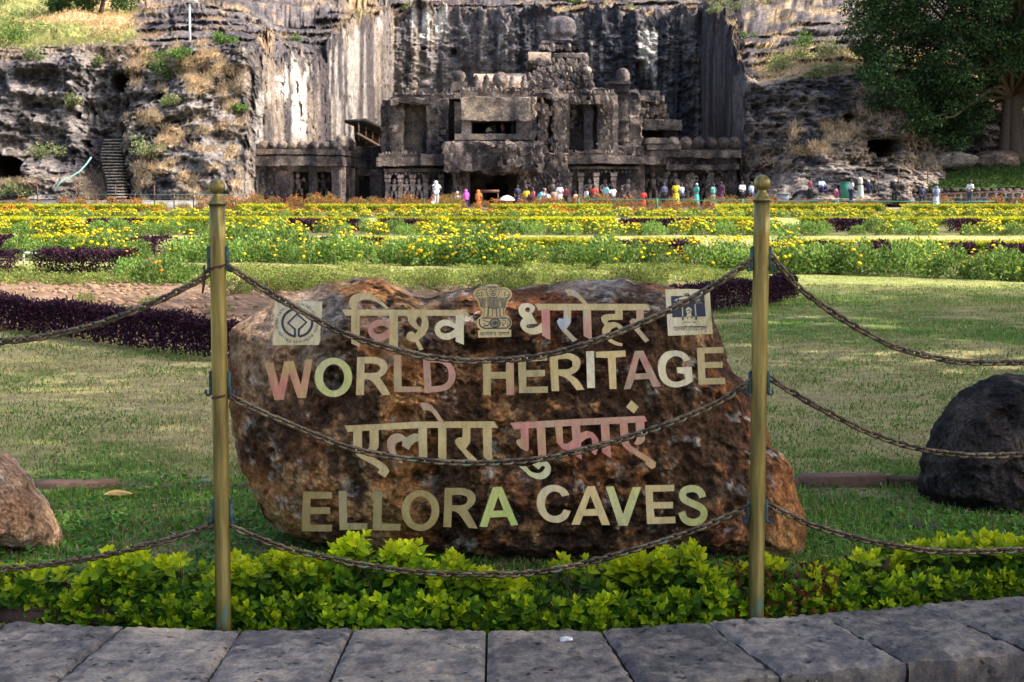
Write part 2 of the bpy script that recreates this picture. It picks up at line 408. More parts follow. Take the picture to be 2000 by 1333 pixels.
# caves and holes: carved deep
def hole(px, py, rx, ry, dep, p=2.5):
    wob = 1+.25*vn(np.stack([PXC*.06, PY*.06, 0*PXC], -1), 3)
    d = (np.abs((PXC-px)/rx)**p+np.abs((PY-py)/ry)**p)
    return dep*(1-sst(.75*wob, 1.05*wob, d))
rdep += hole(8, 330, 42, 26, 9)+hole(245, 165, 12, 20, 5)+hole(162, 228, 8, 7, 6)+hole(318, 188, 12, 9, 3)+hole(172, 282, 12, 8, 4)
rdep += hole(1722, 290, 34, 19, 10)+hole(1650, 235, 14, 12, 2)
for (a, b, c_, d_) in ((575, 172, 9, 14), (582, 215, 7, 18), (587, 240, 10, 6), (541, 165, 10, 7), (610, 250, 3, 4), (505, 240, 6, 14), (512, 235, 5, 12), (1250, 150, 10, 30), (827, 95, 5, 4), (885, 100, 6, 6)):
    rdep += hole(a, b, c_, d_, 1.6)
P1 = P0.copy(); P1[..., 1] += rdep
P1[..., 2] += (.35*w2+.5*w1)*nat*sst(5, 5.5, TT)*2
P1[..., 0] += (w2*.3)*nat
P1[..., 2] += sst(4.2, 4.95, TT)*(1-sst(5.15, 5.7, TT))*(1.1*w4+1.6*w2+.5*w5)*sst(470, 520, PXC)*(1-sst(1440, 1480, PXC))*.9
# colour
dark = np.array([.090, .082, .088]); mid = np.array([.215, .19, .18]); tan = np.array([.36, .265, .175]); pal = np.array([.33, .26, .20]); purp = np.array([.15, .125, .13])
cn = fbm(Q*np.array([.3, .3, .5]), 5, 71); cn2 = fbm(Q*np.array([.09, .09, .14]), 3, 81); st = fbm(Q*np.array([.9, .3, .05]), 4, 91); st2 = fbm(Q*np.array([2.6, .5, .09]), 3, 95)
gn = fbm(Q*np.array([.5, .5, .8]), 4, 99)
CC = mixc(dark, mid, sst(-.35, .3, cn+.7*w4+.3*(w5-.3)))*(1-.22*sst(1440, 1460, PXC)*(TT < 5))[..., None]  # right cliff darkened in colour to paint in its shade
CC = mixc(CC, tan*.75, sst(.05, .45, cn2+.5*cn)*.55*nat)
lh = sst(-60, 200, PXC)
# brown dry-grass ledges on left outcrop
m_lo = sst(230, 290, PXC)*(1-sst(455, 490, PXC))*(TT < 5)
CC = mixc(CC, (.52, .38, .22), m_lo*sst(-.02, .3, gn+.3*w4)*.75)
CC = mixc(CC, (.42, .31, .19), (PXC < 230)*(TT < 1.2)*sst(-.1, .3, gn)*.8)
# left courtyard wall: pale, streaked
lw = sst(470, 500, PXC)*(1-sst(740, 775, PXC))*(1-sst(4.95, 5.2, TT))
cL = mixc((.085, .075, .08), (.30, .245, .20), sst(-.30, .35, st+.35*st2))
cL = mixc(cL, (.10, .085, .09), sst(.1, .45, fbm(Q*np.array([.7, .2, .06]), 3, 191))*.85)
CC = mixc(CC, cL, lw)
# rear wall left part: dark with pale streaks, right part: near black blue, its shadow painted in
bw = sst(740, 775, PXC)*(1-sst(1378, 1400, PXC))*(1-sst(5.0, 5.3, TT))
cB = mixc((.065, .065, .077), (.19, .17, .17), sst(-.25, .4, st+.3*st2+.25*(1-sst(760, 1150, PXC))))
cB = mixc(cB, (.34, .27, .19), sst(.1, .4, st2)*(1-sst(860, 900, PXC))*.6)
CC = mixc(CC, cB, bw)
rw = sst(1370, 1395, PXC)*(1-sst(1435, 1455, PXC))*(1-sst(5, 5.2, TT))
CC = mixc(CC, mixc((.05, .045, .05), (.15, .125, .12), sst(-.1, .4, st2+.4*st)), rw)  # right court wall coloured dark, its shade painted in
# white mineral runs
wn = vn(np.stack([PXC*.11, PY*.012, 0*PXC], -1), 5)
def run(x0, x1, y0, y1, s=.8, th=.0):
    global CC
    msk = sst(x0-4, x0+3, PXC)*(1-sst(x1-3, x1+4, PXC))*sst(y0-6, y0+4, PY)*(1-sst(y1-40, y1, PY+20*wn))*(TT < 5.02)
    CC = mixc(CC, (.74, .70, .64), msk*sst(th, th+.35, vn(np.stack([PXC*.22, PY*.008, 0*PXC], -1), 8))*s)
run(805, 872, 22, 95, 1, -.2); run(738, 746, 40, 90, 1, -.6); run(905, 916, 40, 80, .8, -.5); run(1248, 1285, 62, 150, .95, -.25); run(1272, 1280, 62, 175, 1, -1)
run(1040, 1068, 64, 90, .8, -.4); run(1155, 1178, 85, 150, .6, -.3); run(536, 562, 138, 200, .8, -.3); run(570, 596, 145, 300, .9, -.5); run(560, 620, 130, 170, .6, 0); run(975, 982, 70, 110, .8, -1)
run(500, 530, 180, 380, .35, -.2); run(640, 750, 60, 300, .35, .1); run(1500, 1506, 180, 215, .7, -1)
run(100, 230, 150, 270, .18, .25); run(160, 200, 225, 270, .8, -.3)
# tops: grass on far left and slopes, grey rock on centre-left, dry grass patches on right
top = sst(5.0, 5.25, TT)
rockm = sst(255, 285, PXC+18*w2)*(1-sst(650, 720, PXC))
cT = mixc((.085, .075, .085), (.165, .145, .145), sst(-.3, .3, cn)); cT = mixc(cT, (.42, .30, .19), sst(.12, .4, gn+.4*cn2)*.85)
cG = mixc((.50, .35, .19), (.27, .27, .10), sst(-.1, .35, cn2+.35*gn+.25*(1-sst(40, 200, PXC))))
cG = mixc(cG, (.10, .15, .04), sst(.25, .5, gn)*(1-sst(100, 160, PXC))*.8)
cTop = mixc(cG, cT, rockm)
cR = mixc((.085, .075, .085), (.18, .155, .15), sst(-.2, .3, cn)); cR = mixc(cR, (.44, .33, .20), sst(.0, .35, gn+.3*cn2))
cTop = mixc(cTop, cR, sst(690, 740, PXC))
gr2 = sst(1455, 1500, PXC)*(TT < 6.05); cTop = mixc(cTop, mixc((.44, .33, .19), (.24, .25, .10), sst(.0, .35, cn2+.5*gn)), gr2*.9)
CC = mixc(CC, cTop, top)
# dry grass tongue on right lower outcrop and pale ledge at its foot
tg = sst(1520, 1550, PXC+25*w2)*(1-sst(1640, 1690, PXC+25*w2))*sst(232, 250, PY)*(1-sst(295, 312, PY))
CC = mixc(CC, (.45, .33, .20), tg*sst(-.25, .1, gn)*.9)
pl_ = sst(1500, 1540, PXC)*(TT < 1.6); CC = mixc(CC, (.34, .28, .24), pl_*sst(-.3, .1, cn)*.85)
inhole = np.clip(rdep-2.5, 0, 1)
M1 = P1.reshape(-1, 3)
CC = CC*(1+.6*np.clip(w5-.25, -.35, .5)*nat+.2*w4)[..., None]; CC = CC*(1-.35*CCt)[..., None]; CC = np.clip(CC, .01, .8)
cl = obj('cliff', mesh_np('cliff', M1, grid_faces(len(cols), len(tt)), M_CLIFF, CC.reshape(-1, 3), False)); cl['kind'] = 'structure'
nj = len(tt)
def cliff_at(px, py):
    i = int(np.argmin(np.abs(cols-px))); j = int(np.argmin(np.abs(PY[i, :]-py))); return Vector(P1[i, j])
mbp = MB(); mbp.add(np.array([[-260, 262, 38], [260, 262, 38], [330, 420, 75], [-330, 420, 75]])*1.0, np.array([[0, 1, 2, 3]]), (.30, .25, .15))
obj('hill', mbp.mesh('hill', M_GROUND))['kind'] = 'structure'
# ================================================================== ROCK-CUT TEMPLE
def tcol(P, tone=1.0, warm=0.0):  # tone and warm also paint sunlit edges lighter and recesses darker
    a = fbm(P*np.array([.35, .35, .45]), 4, 201); b = fbm(P*np.array([1.5, 1.5, .22]), 3, 211); c = vn(P*np.array([3., 3., 3.]), 215)
    col = mixc((.065, .056, .056), (.25, .205, .18), sst(-.45, .4, a+.55*b))
    col = mixc(col, (.035, .033, .04), sst(-.02, .30, fbm(P*np.array([.9, .9, .12]), 3, 221))*.85)
    col = mixc(col, (.36, .27, .19), sst(.25, .55, a+.3*c)*.5+warm*sst(-.2, .3, a)*.5)
    return col*tone*1.12
def disp3(V, amp):
    o = np.stack([fbm(V*.7+11, 3, 301), fbm(V*.7+31, 3, 307), fbm(V*.7+51, 3, 311)], -1)
    o2 = np.stack([vn(V*2.3+11, 321), vn(V*2.3+31, 327), vn(V*2.3+51, 331)], -1)
    o3 = np.stack([vn(V*6.1+1, 341), vn(V*6.1+3, 347), vn(V*6.1+5, 351)], -1)
    return V+amp*(o*.75+.5*o2+.32*o3)
def rbox(mb, x0, x1, y0, y1, z0, z1, amp=.12, step=.26, tone=1, warm=0, taper=0):
    nx = max(1, int((x1-x0)/step)); ny = max(1, min(24, int((y1-y0)/step))); nz = max(1, int((z1-z0)/step))
    def face(fn, a, b):
        u = np.linspace(0, 1, a+1); v = np.linspace(0, 1, b+1); UU, VV = np.meshgrid(u, v, indexing='ij')
        V = fn(UU, VV).reshape(-1, 3)
        if taper:
            k = 1-taper*(V[:, 2]-z0)/(z1-z0); cx = (x0+x1)/2; cy = (y0+y1)/2
            V[:, 0] = cx+(V[:, 0]-cx)*k; V[:, 1] = cy+(V[:, 1]-cy)*k
        D_ = disp3(V, amp); mb.add(D_, grid_faces(a+1, b+1), tcol(V, tone, warm))
    X = lambda u: x0+(x1-x0)*u; Y = lambda u: y0+(y1-y0)*u; Z = lambda u: z0+(z1-z0)*u
    face(lambda u, v: np.stack([X(u), y0+0*u, Z(v)], -1), nx, nz)
    face(lambda u, v: np.stack([X(1-u), y1+0*u, Z(v)], -1), nx, nz)
    face(lambda u, v: np.stack([x1+0*u, Y(u), Z(v)], -1), ny, nz)
    face(lambda u, v: np.stack([x0+0*u, Y(1-u), Z(v)], -1), ny, nz)
    face(lambda u, v: np.stack([X(u), Y(v), z1+0*u], -1), nx, ny)
    face(lambda u, v: np.stack([X(u), Y(1-v), z0+0*u], -1), nx, ny)
def zz(py, D): return float(at(1000, py, D).z)
def xx(px, D): return float(at(px, 360, D).x)
def pbox(mb, px0, px1, py0, py1, D, dep, **k):
    rbox(mb, xx(px0, D), xx(px1, D), D, D+dep, zz(py1, D), zz(py0, D), **k)
def rlathe(mb, prof, px, py_base, D, n=18, amp=.06, ribs=0, tone=1, warm=0):
    """prof in metres (r,z) above py_base"""
    t = MB(); c = (xx(px, D), D, zz(py_base, D))
    def fn(V, th):
        if ribs:
            k = 1+.07*np.cos(th*ribs)[None, :, None]; V = np.concatenate([c[0]+(V[..., :1]-c[0])*k, c[1]+(V[..., 1:2]-c[1])*k, V[..., 2:]], -1)
        return V
    lathe(t, prof, c, n, None, fn)
    V = t.V[0]; mb.add(disp3(V, amp), t.Q[0], tcol(V, tone, warm))
def medallions(mb, pxs, py, r_px, D, th=.5, tone=1.0, facing=0):
    for px in pxs:
        r = r_px/F*D; c = np.array([xx(px, D), D, zz(py, D)]); n = 16; a = np.arange(n)/n*2*math.pi
        for (rr, y0, y1) in ((r, 0, th), (r*.70, -.05, 0), (r*.3, -.09, -.05)):
            ring0 = np.stack([c[0]+rr*np.cos(a), c[1]+y0+0*a, c[2]+rr*np.sin(a)], -1); ring1 = ring0+np.array([0, y1-y0, 0])
            V = np.concatenate([ring0, ring1, [c+np.array([0, y0, 0])], [c+np.array([0, y1, 0])]])
            Fq = [[i, (i+1) % n, n+(i+1) % n, n+i] for i in range(n)]
            T = [[2*n, (i+1) % n, i] for i in range(n)]+[[2*n+1, n+i, n+(i+1) % n] for i in range(n)]
            V2 = disp3(V, .03); b0 = mb.n; mb.add(V2, np.array(Fq)[:, ::-1], tcol(V, tone)); mb.T.append(np.array(T)[:, ::-1]+b0)
def figure(mb, px, py_foot, h_px, D, tone=1.25, lean=0, seed=0):
    """weathered relief figure: legs, hips, torso, head, bent arms"""
    s = h_px/F*D; x = xx(px, D); z = zz(py_foot, D); r = random.Random(seed)
    def tb(pts, rad):
        t = MB(); tube(t, [(x+p[0]*s+lean*p[1]*s, D-.05*s, z+p[1]*s) for p in pts], [q*s for q in rad], 8)
        V = t.V[0]; b0 = mb.n; mb.add(disp3(V, .03), t.Q[0], tcol(V, tone)); mb.T.append(t.T[0]+b0)
    l = r.choice((-1, 1))
    tb([(-.08, 0), (-.10, .25), (-.07, .48)], [.05, .055, .075]); tb([(.08, 0), (.13, .25), (.07, .48)], [.05, .055, .075])
    tb([(0, .44), (0, .55), (l*.02, .68), (l*.01, .80)], [.12, .09, .13, .09])
    tb([(l*.01, .80), (l*.02, .88), (l*.02, .97), (l*.02, 1.05)], [.04, .085, .09, .03])
    tb([(-.12, .78), (-.24, .66), (-.18, .52)], [.05, .04, .035]); tb([(.12, .78), (.25, .70), (.22+.05*l, .86)], [.05, .04, .035])
def niche_col(mb, px, py0, py1, D, w_px, tone=1.9):
    """pilaster with base, shaft, capital"""
    pbox(mb, px-w_px/2, px+w_px/2, py0, py1, D, .8, amp=.04, step=.4, tone=tone)
    h = py1-py0
    pbox(mb, px-w_px*.72, px+w_px*.72, py0, py0+h*.10, D-.22, 1.1, amp=.04, tone=tone)
    pbox(mb, px-w_px*.62, px+w_px*.62, py0+h*.14, py0+h*.24, D-.16, 1.0, amp=.04, tone=tone)
    pbox(mb, px-w_px*.66, px+w_px*.66, py1-h*.14, py1, D-.2, 1.1, amp=.04, tone=tone)
BACKM = plain('interior_shade_paint', (.022, .02, .02), .9)  # near-black sheets stand in for the shade inside doorways and openings

# ---- left pavilion wing
t = thing('carved_pavilion', 'low carved stone pavilion with round-topped parapet at the left foot of the cliff', 'pavilion', (xx(600, 128), 134, zz(400, 128)))
mb = MB(); pbox(mb, 500, 563, 322, 402, 128.3, 11, amp=.2); pbox(mb, 563, 612, 322, 402, 130.2, 9, amp=.1, tone=.75); pbox(mb, 603, 618, 322, 402, 128.2, 3, amp=.08); pbox(mb, 612, 650, 322, 402, 130.2, 9, amp=.1, tone=.75)
pbox(mb, 648, 662, 322, 402, 128, 12, amp=.06, tone=1.3, warm=.5); pbox(mb, 563, 650, 322, 336, 128.3, 3, amp=.1)
pbox(mb, 540, 570, 336, 402, 128.0, 2.5, amp=.25)
under(t, 'wall', mb.mesh('wall', M_TEMPLE))
mb = MB(); pbox(mb, 497, 668, 306, 324, 127.5, 13.5, amp=.12); pbox(mb, 502, 664, 300, 308, 127.9, 12.5, amp=.05, tone=.7); pbox(mb, 499, 667, 292, 302, 127.6, 13.2, amp=.08)
under(t, 'cornice', mb.mesh('cornice', M_TEMPLE))
mb = MB(); pbox(mb, 504, 662, 281, 293, 128.2, .9, amp=.06, tone=1.1, warm=.5); pbox(mb, 652, 662, 281, 293, 128.2, 12, amp=.05, tone=1.1)
under(t, 'parapet', mb.mesh('parapet', M_TEMPLE))
for px in (514, 533, 552, 572, 591, 614, 635, 652):
    mb = MB(); medallions(mb, [px], 285, 9.5, 128.0, .6, 1.15); under(t, 'medallion', mb.mesh('medallion', M_TEMPLE))
for k in range(6):
    mb = MB(); D = 130+k*1.9; rlathe(mb, [(.34, 0), (.36, .5), (.25, .75), (.02, .9)], 1000+xx(660, 128.6)*F/D, 0, D, 8, .03)
    V = mb.V[0]; V[:, 2] += zz(284, 128)-zz(0, D); under(t, 'finial', mb.mesh('finial', M_TEMPLE))
for (px, s) in ((583, 1), (632, 2)):
    mb = MB(); figure(mb, px, 395, 56, 129.6, 1.7, 0, s); under(t, 'relief_figure', mb.mesh('relief_figure', M_TEMPLE, True))
for k in range(4):
    D = 130+k*2.6; px = 1000+(xx(662, 128)+.12)*F/D
    mb = MB(); rbox(mb, xx(662, 128)-.1, xx(662, 128)+.28, D, D+.5, zz(400, 128), zz(326, 128), amp=.03, tone=1.5, warm=.8); under(t, 'pilaster', mb.mesh('pilaster', M_TEMPLE))
# link wall and gate between pavilion and gateway
t = thing('screen_wall', 'dark rock screen wall with a low doorway between left pavilion and gateway', 'wall', (xx(715, 141), 141, zz(398, 141)))
mb = MB(); pbox(mb, 684, 750, 300, 400, 141, 3, amp=.2, tone=.7); pbox(mb, 682, 752, 332, 344, 140.5, 3, amp=.1, tone=.9); pbox(mb, 690, 702, 345, 400, 140.4, 1, amp=.08, tone=.8); pbox(mb, 722, 745, 345, 400, 140.2, 1, amp=.1, tone=1.0); pbox(mb, 690, 745, 286, 302, 141.4, 2.6, amp=.12, tone=.6)
under(t, 'wall', mb.mesh('wall', M_TEMPLE))
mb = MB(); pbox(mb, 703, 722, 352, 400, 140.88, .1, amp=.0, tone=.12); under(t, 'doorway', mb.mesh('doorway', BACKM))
# sloping roofed shed behind
t = thing('gallery_shed', 'sloping dark roofed gallery cut into the pale cliff above the screen wall', 'shed', (xx(710, 160), 160, zz(300, 160)))
mb = MB()
a = at(673, 240, 156); b = at(744, 270, 176); c1 = at(744, 292, 176); d1 = at(676, 262, 156)
def slab4(mb, A, B, C, D_, off, col):
    V = [Vector(p) for p in (A, B, C, D_)]; V2 = [p+Vector(off) for p in V]
    mb.add(np.array([list(p) for p in V+V2]), BOXF, col)
slab4(mb, a, b, b+Vector((1.9, 1, .2)), a+Vector((1.9, 1, .2)), (0, 0, .25), (.05, .045, .045)); under(t, 'roof', mb.mesh('roof', M_TEMPLE))
mb = MB(); slab4(mb, a+Vector((.8, .5, -.1)), b+Vector((.8, .5, -.1)), c1+Vector((.8, .5, -.2)), at(676, 290, 156)+Vector((.8, .5, 0)), (0, .5, 0), (.07, .045, .035)); under(t, 'back_wall', mb.mesh('back_wall', M_TEMPLE))
mb = MB(); tube(mb, [at(678, 262, 155.5)+Vector((1, 0, 0)), at(742, 297, 175)+Vector((1, 0, 0))], .13, 6, (.15, .10, .08)); under(t, 'rail', mb.mesh('rail', M_WOOD))
for k in range(5):
    p = at(676, 255, 156).lerp(at(742, 290, 176), (k+.3)/5)+Vector((1, -.3, -.9)); mb = MB(); tube(mb, [p, p+Vector((0, 0, 1.9))], .08, 6, (.13, .09, .07)); under(t, 'post', mb.mesh('post', M_WOOD))

# ---- gateway (two storeys)
t = thing('temple_gateway', 'two-storey rock-cut temple gateway with balcony opening above dark central entrance', 'temple gateway', (xx(980, 130), 134, zz(400, 130)))
def part(name, boxes, D0=None, smooth=False, **kw):
    if len(boxes) > 1 and name in ('lower_cornice', 'balcony_pier', 'tier', 'base', 'pier', 'roof_tier', 'cornice', 'parapet', 'capital', 'upper_cornice', 'entrance_jamb', 'balcony_parapet'):
        for b_ in boxes: part(name, [b_], None, smooth, **kw)
        return
    mb = MB()
    for bx in boxes:
        k = dict(kw)
        if len(bx) > 6: k.update(bx[6])
        pbox(mb, *bx[:6], **k)
    return under(t, name, mb.mesh(name, M_TEMPLE, smooth))
part('lower_storey', [(745, 885, 322, 402, 131, 12, dict(tone=.6)), (1108, 1258, 322, 402, 131, 12, dict(tone=.6)), (885, 916, 330, 402, 129.6, 4, dict(tone=1.1)), (1012, 1048, 330, 402, 129.4, 4, dict(amp=.3, tone=1.2)), (1048, 1112, 300, 402, 129.5, 12, dict(amp=.45, tone=1.2)), (868, 888, 330, 402, 132.5, 8, dict(tone=.5)), (916, 1012, 330, 338, 131, 3, dict(tone=.6))], amp=.14)
part('entrance_jamb', [(914, 948, 335, 402, 133, 5, dict(tone=.55)), (992, 1014, 335, 402, 133, 5, dict(tone=.5)), (944, 996, 335, 358, 133.4, 5, dict(tone=.5, warm=.3))], amp=.06)
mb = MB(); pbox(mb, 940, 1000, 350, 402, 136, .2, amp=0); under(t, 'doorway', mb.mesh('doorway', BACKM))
part('lower_cornice', [(735, 872, 308, 324, 129.8, 13.5, dict(amp=.12)), (740, 870, 300, 308, 130.3, 13, dict(amp=.06, tone=.8)), (1104, 1262, 305, 320, 129.8, 13.5, dict(amp=.12)), (1108, 1214, 298, 305, 130.2, 13, dict(amp=.05, tone=.75)), (822, 870, 302, 324, 129.2, 8, dict(amp=.1)), (1108, 1250, 326, 331, 130.4, 2, dict(amp=.04)), (750, 868, 330, 337, 130.4, 2, dict(amp=.05))])
mb = MB(); pbox(mb, 870, 1058, 281, 334, 126.5, 7.5, amp=.5, step=.22, tone=1.0); under(t, 'canopy_block', mb.mesh('canopy_block', M_TEMPLE, True))
part('upper_storey', [(748, 892, 196, 304, 132.5, 10, dict(tone=.75)), (760, 790, 200, 302, 131.4, 3, dict(tone=1.1)), (745, 762, 205, 300, 131.9, 10), (834, 876, 192, 302, 130.6, 4, dict(tone=1.15, amp=.2)), (1040, 1204, 184, 300, 132.2, 12, dict(tone=.95)), (1050, 1068, 205, 300, 130.8, 3, dict(tone=1.25, amp=.3)), (1078, 1106, 186, 298, 130.8, 3, dict(tone=1.0, amp=.35)), (1104, 1112, 200, 298, 131.2, 3, dict(tone=1.2)), (1140, 1158, 200, 298, 131.2, 3, dict(tone=1.1)), (1166, 1198, 190, 298, 131.0, 3, dict(tone=1.15)), (1196, 1206, 186, 298, 130.8, 12, dict(tone=1.3))], amp=.12)
part('upper_cornice', [(768, 896, 184, 194, 131, 11, dict(amp=.2, tone=1.1)), (764, 842, 192, 202, 130.4, 11, dict(amp=.25)), (1044, 1200, 180, 192, 131.2, 12, dict(amp=.22, tone=1.1)), (1112, 1180, 196, 203, 130.4, 3, dict(amp=.1, tone=1.15))])
part('balcony_hood', [(902, 1036, 190, 236, 128.2, 7, dict(amp=.12, tone=1.15)), (904, 1030, 176, 192, 129.0, 7, dict(amp=.16, tone=1.35, warm=.2)), (1032, 1044, 190, 300, 129.2, 6, dict(amp=.35, tone=1.4))])
part('balcony_pier', [(902, 921, 232, 264, 128.6, 3, dict(tone=1.15)), (1008, 1038, 232, 264, 128.4, 3, dict(tone=1.15)), (888, 906, 200, 280, 130.4, 4, dict(tone=1.0))], amp=.06)
part('balcony_parapet', [(889, 1038, 262, 273, 128.0, 2.0, dict(amp=.06, tone=1.15)), (886, 1040, 273, 277, 128.3, 2.2, dict(amp=.03, tone=.45)), (884, 1042, 276, 282, 127.7, 3, dict(amp=.08, tone=1.0))])
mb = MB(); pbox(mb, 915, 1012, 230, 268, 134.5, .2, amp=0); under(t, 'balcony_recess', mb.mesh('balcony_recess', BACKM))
for px in (757, 782, 806, 832, 862):
    mb = MB(); niche_col(mb, px, 342, 402, 130.4, 9); under(t, 'pilaster', mb.mesh('pilaster', M_TEMPLE))
for px in (1112, 1135, 1165, 1199):
    mb = MB(); niche_col(mb, px, 338, 402, 130.3, 9, 2.2); under(t, 'pilaster', mb.mesh('pilaster', M_TEMPLE))
for k, px in enumerate((769, 794, 819, 848, 900, 1024, 1080, 1150, 1182, 1225)):
    mb = MB(); figure(mb, px, 394, 42, 130.6 if px not in (900, 1024, 1080) else 129.2, 2.0, .02, k); under(t, 'relief_figure', mb.mesh('relief_figure', M_TEMPLE, True))

rc = random.Random(77)
def carving(mb, px, py, D, s_px, tone):
    r = s_px/F*D*.5
    if rc.random() < .5: rlathe(mb, [(r*.7, 0), (r, r*.5), (r*.6, r*1.1), (r*.75, r*1.5), (r*.3, r*2), (.01, r*2.2)], px, py, D, 7, .05, 0, tone, .2)
    else: pbox(mb, px-s_px/2, px+s_px/2, py-s_px*rc.uniform(.6, 1.4), py, D-r*.3, r*1.5, amp=.06, tone=tone)
mb = MB()
for (x0, x1, y, D, n, s) in ((745, 870, 301, 129.9, 20, 5), (1108, 1214, 299, 129.9, 18, 5), (768, 892, 186, 130.9, 16, 6), (1044, 1200, 182, 131.0, 20, 6), (904, 1030, 178, 128.8, 16, 5), (870, 1056, 284, 126.6, 22, 5), (750, 868, 342, 130.2, 18, 4), (1110, 1250, 338, 130.2, 18, 4), (890, 1036, 280, 127.5, 24, 3.5)):
    for k in range(n): carving(mb, x0+(x1-x0)*(k+.5)/n+rc.uniform(-1, 1), y, D, s*rc.uniform(.7, 1.2), rc.uniform(.7, 1.5))
for (x0, x1, y0, y1, D, n) in ((1048, 1110, 190, 395, 129.4, 110), (1040, 1150, 120, 186, 153.4, 150), (905, 1050, 176, 186, 129, 30), (748, 762, 205, 300, 131.7, 18), (1108, 1200, 192, 204, 130.2, 30), (745, 1000, 302, 322, 129.4, 0), (1255, 1300, 180, 232, 149.9, 36), (1206, 1250, 292, 318, 131.4, 20), (1300, 1440, 322, 396, 134, 90), (505, 560, 330, 396, 128.1, 30), (842, 868, 205, 295, 130.3, 26), (1166, 1196, 195, 295, 130.8, 22), (1014, 1046, 335, 398, 129.1, 40), (886, 914, 340, 398, 129.3, 24), (1112, 1160, 203, 260, 131.8, 24), (764, 790, 205, 300, 131.2, 20), (975, 1056, 285, 330, 126.2, 26)):
    for k in range(n): carving(mb, rc.uniform(x0, x1), rc.uniform(y0, y1), D, rc.uniform(4, 10), rc.uniform(.6, 1.4))
o = under(t, 'carving', mb.mesh('carving', M_TEMPLE, False)); o['kind'] = 'stuff'

# ---- right wing
t = thing('carved_pavilion', 'dark low carved wall with round medallions on its parapet right of the gateway', 'pavilion', (xx(1350, 134), 136, zz(400, 134)))
part('wall', [(1256, 1440, 318, 402, 134.5, 8, dict(tone=.7, amp=.3)), (1300, 1440, 305, 322, 134.2, 8, dict(tone=.65)), (1205, 1258, 326, 402, 132.5, 8, dict(tone=.75, amp=.25))], amp=.1)
part('cornice', [(1252, 1448, 294, 308, 133.6, 8, dict(tone=.85)), (1300, 1444, 322, 332, 133.6, 2, dict(tone=.75)), (1255, 1300, 308, 322, 133.2, 6, dict(tone=.85)), (1196, 1256, 286, 302, 132, 8, dict(tone=1.1))], amp=.12)
part('parapet', [(1260, 1302, 270, 281, 133.2, 3, dict(tone=1.3)), (1262, 1330, 283, 293, 133.3, 3, dict(tone=1.05)), (1300, 1442, 280, 294, 134.2, 2, dict(tone=.75, warm=.4))], amp=.06)
for px in (1315, 1339, 1364, 1388, 1412, 1433):
    mb = MB(); medallions(mb, [px], 279, 11.5, 134, .6, .9); under(t, 'medallion', mb.mesh('medallion', M_TEMPLE))
for k, px in enumerate((1275, 1290, 1330, 1350, 1372, 1395)):
    mb = MB(); figure(mb, px, 396, 58, 134.2, .9, .25*math.sin(k*2), 20+k); under(t, 'relief_figure', mb.mesh('relief_figure', M_TEMPLE, True))

# ---- roof-level shrines
t = thing('vaulted_shrine', 'barrel-vaulted stone roof with a round gable emblem above the balcony', 'shrine', (xx(978, 140), 142, zz(180, 140)))
mb = MB()
def barrel(mb, px0, px1, pyt, pyb, D, rad, tone=1.1):
    x0, x1 = xx(px0, D), xx(px1, D); zt, zb = zz(pyt, D), zz(pyb, D); n = 14; nu = max(4, int((x1-x0)/.5)); a = np.linspace(0, math.pi, n); u = np.linspace(x0, x1, nu)
    V = np.stack([u[:, None]+0*a, D+rad-rad*np.cos(a)+0*u[:, None], zb+(zt-zb)*np.sin(a)**.8+0*u[:, None]], -1).reshape(-1, 3)
    mb.add(disp3(V, .08), grid_faces(nu, n), tcol(V, tone, .6))
    for xe in (0, nu-1):
        ring = V.reshape(nu, n, 3)[xe]; c = ring.mean(0); b0 = mb.n
        mb.add(np.concatenate([ring, [c]]), np.array([[n, i, i+1] for i in range(n-1)] if xe == 0 else [[n, i+1, i] for i in range(n-1)]), tcol(ring.mean(0)[None], tone))
barrel(mb, 925, 1028, 140, 172, 138, 3.2, 1.5); under(t, 'vault', mb.mesh('vault', M_TEMPLE))
part('base', [(924, 1030, 163, 182, 138.5, 7, dict(tone=.8)), (918, 1034, 172, 180, 137.6, 8, dict(tone=1.1))], amp=.1)
mb = MB(); medallions(mb, [977], 156, 15, 137.2, .8, 1.2); under(t, 'gable_medallion', mb.mesh('gable_medallion', M_TEMPLE))
for px in (930, 950, 1001, 1024):
    mb = MB(); rlathe(mb, [(.3, 0), (.34, .5), (.2, .7), (.24, .9), (.02, 1.2)], px, 174, 137.4, 8, .03, 0, 1.3); under(t, 'finial', mb.mesh('finial', M_TEMPLE))
def domed(name, label, px, pyb, D, w, h, tone=1.1, tiers=2):
    global t
    t = thing(name, label, 'shrine', (xx(px, D), D, zz(pyb, D)))
    m = F/D; hw = w/2
    bs = []
    y = pyb
    for k in range(tiers):
        hh = h*.45/tiers
        bs.append((px-hw*(1-.12*k), px+hw*(1-.12*k), y-hh, y, D-w/2/m*(1-.12*k), w/m*(1-.12*k), dict(tone=tone*(1 if k % 2 else .8)))); y -= hh
    part('base', bs, amp=.06)
    r = hw*.62/m; H = (y-(pyb-h))/m
    mb = MB(); rlathe(mb, [(r*.8, 0), (r*.85, H*.12), (r*1.08, H*.3), (r*1.1, H*.55), (r*.8, H*.82), (r*.3, H*.97), (.01, H)], px, y, D, 16, .05, 8, tone*1.15); under(t, 'dome', mb.mesh('dome', M_TEMPLE, True))
domed('domed_shrine', 'small domed stone kiosk on the roof left of the barrel vault', 898, 178, 139, 34, 40)
domed('domed_shrine', 'low flat stone finial shrine on the roof edge far left of the gateway', 832, 186, 141, 40, 30, 1.2)
domed('domed_shrine', 'tiny weathered stone finial beside the left roof corner of the gateway', 797, 188, 141, 12, 16, 1.0, 1)

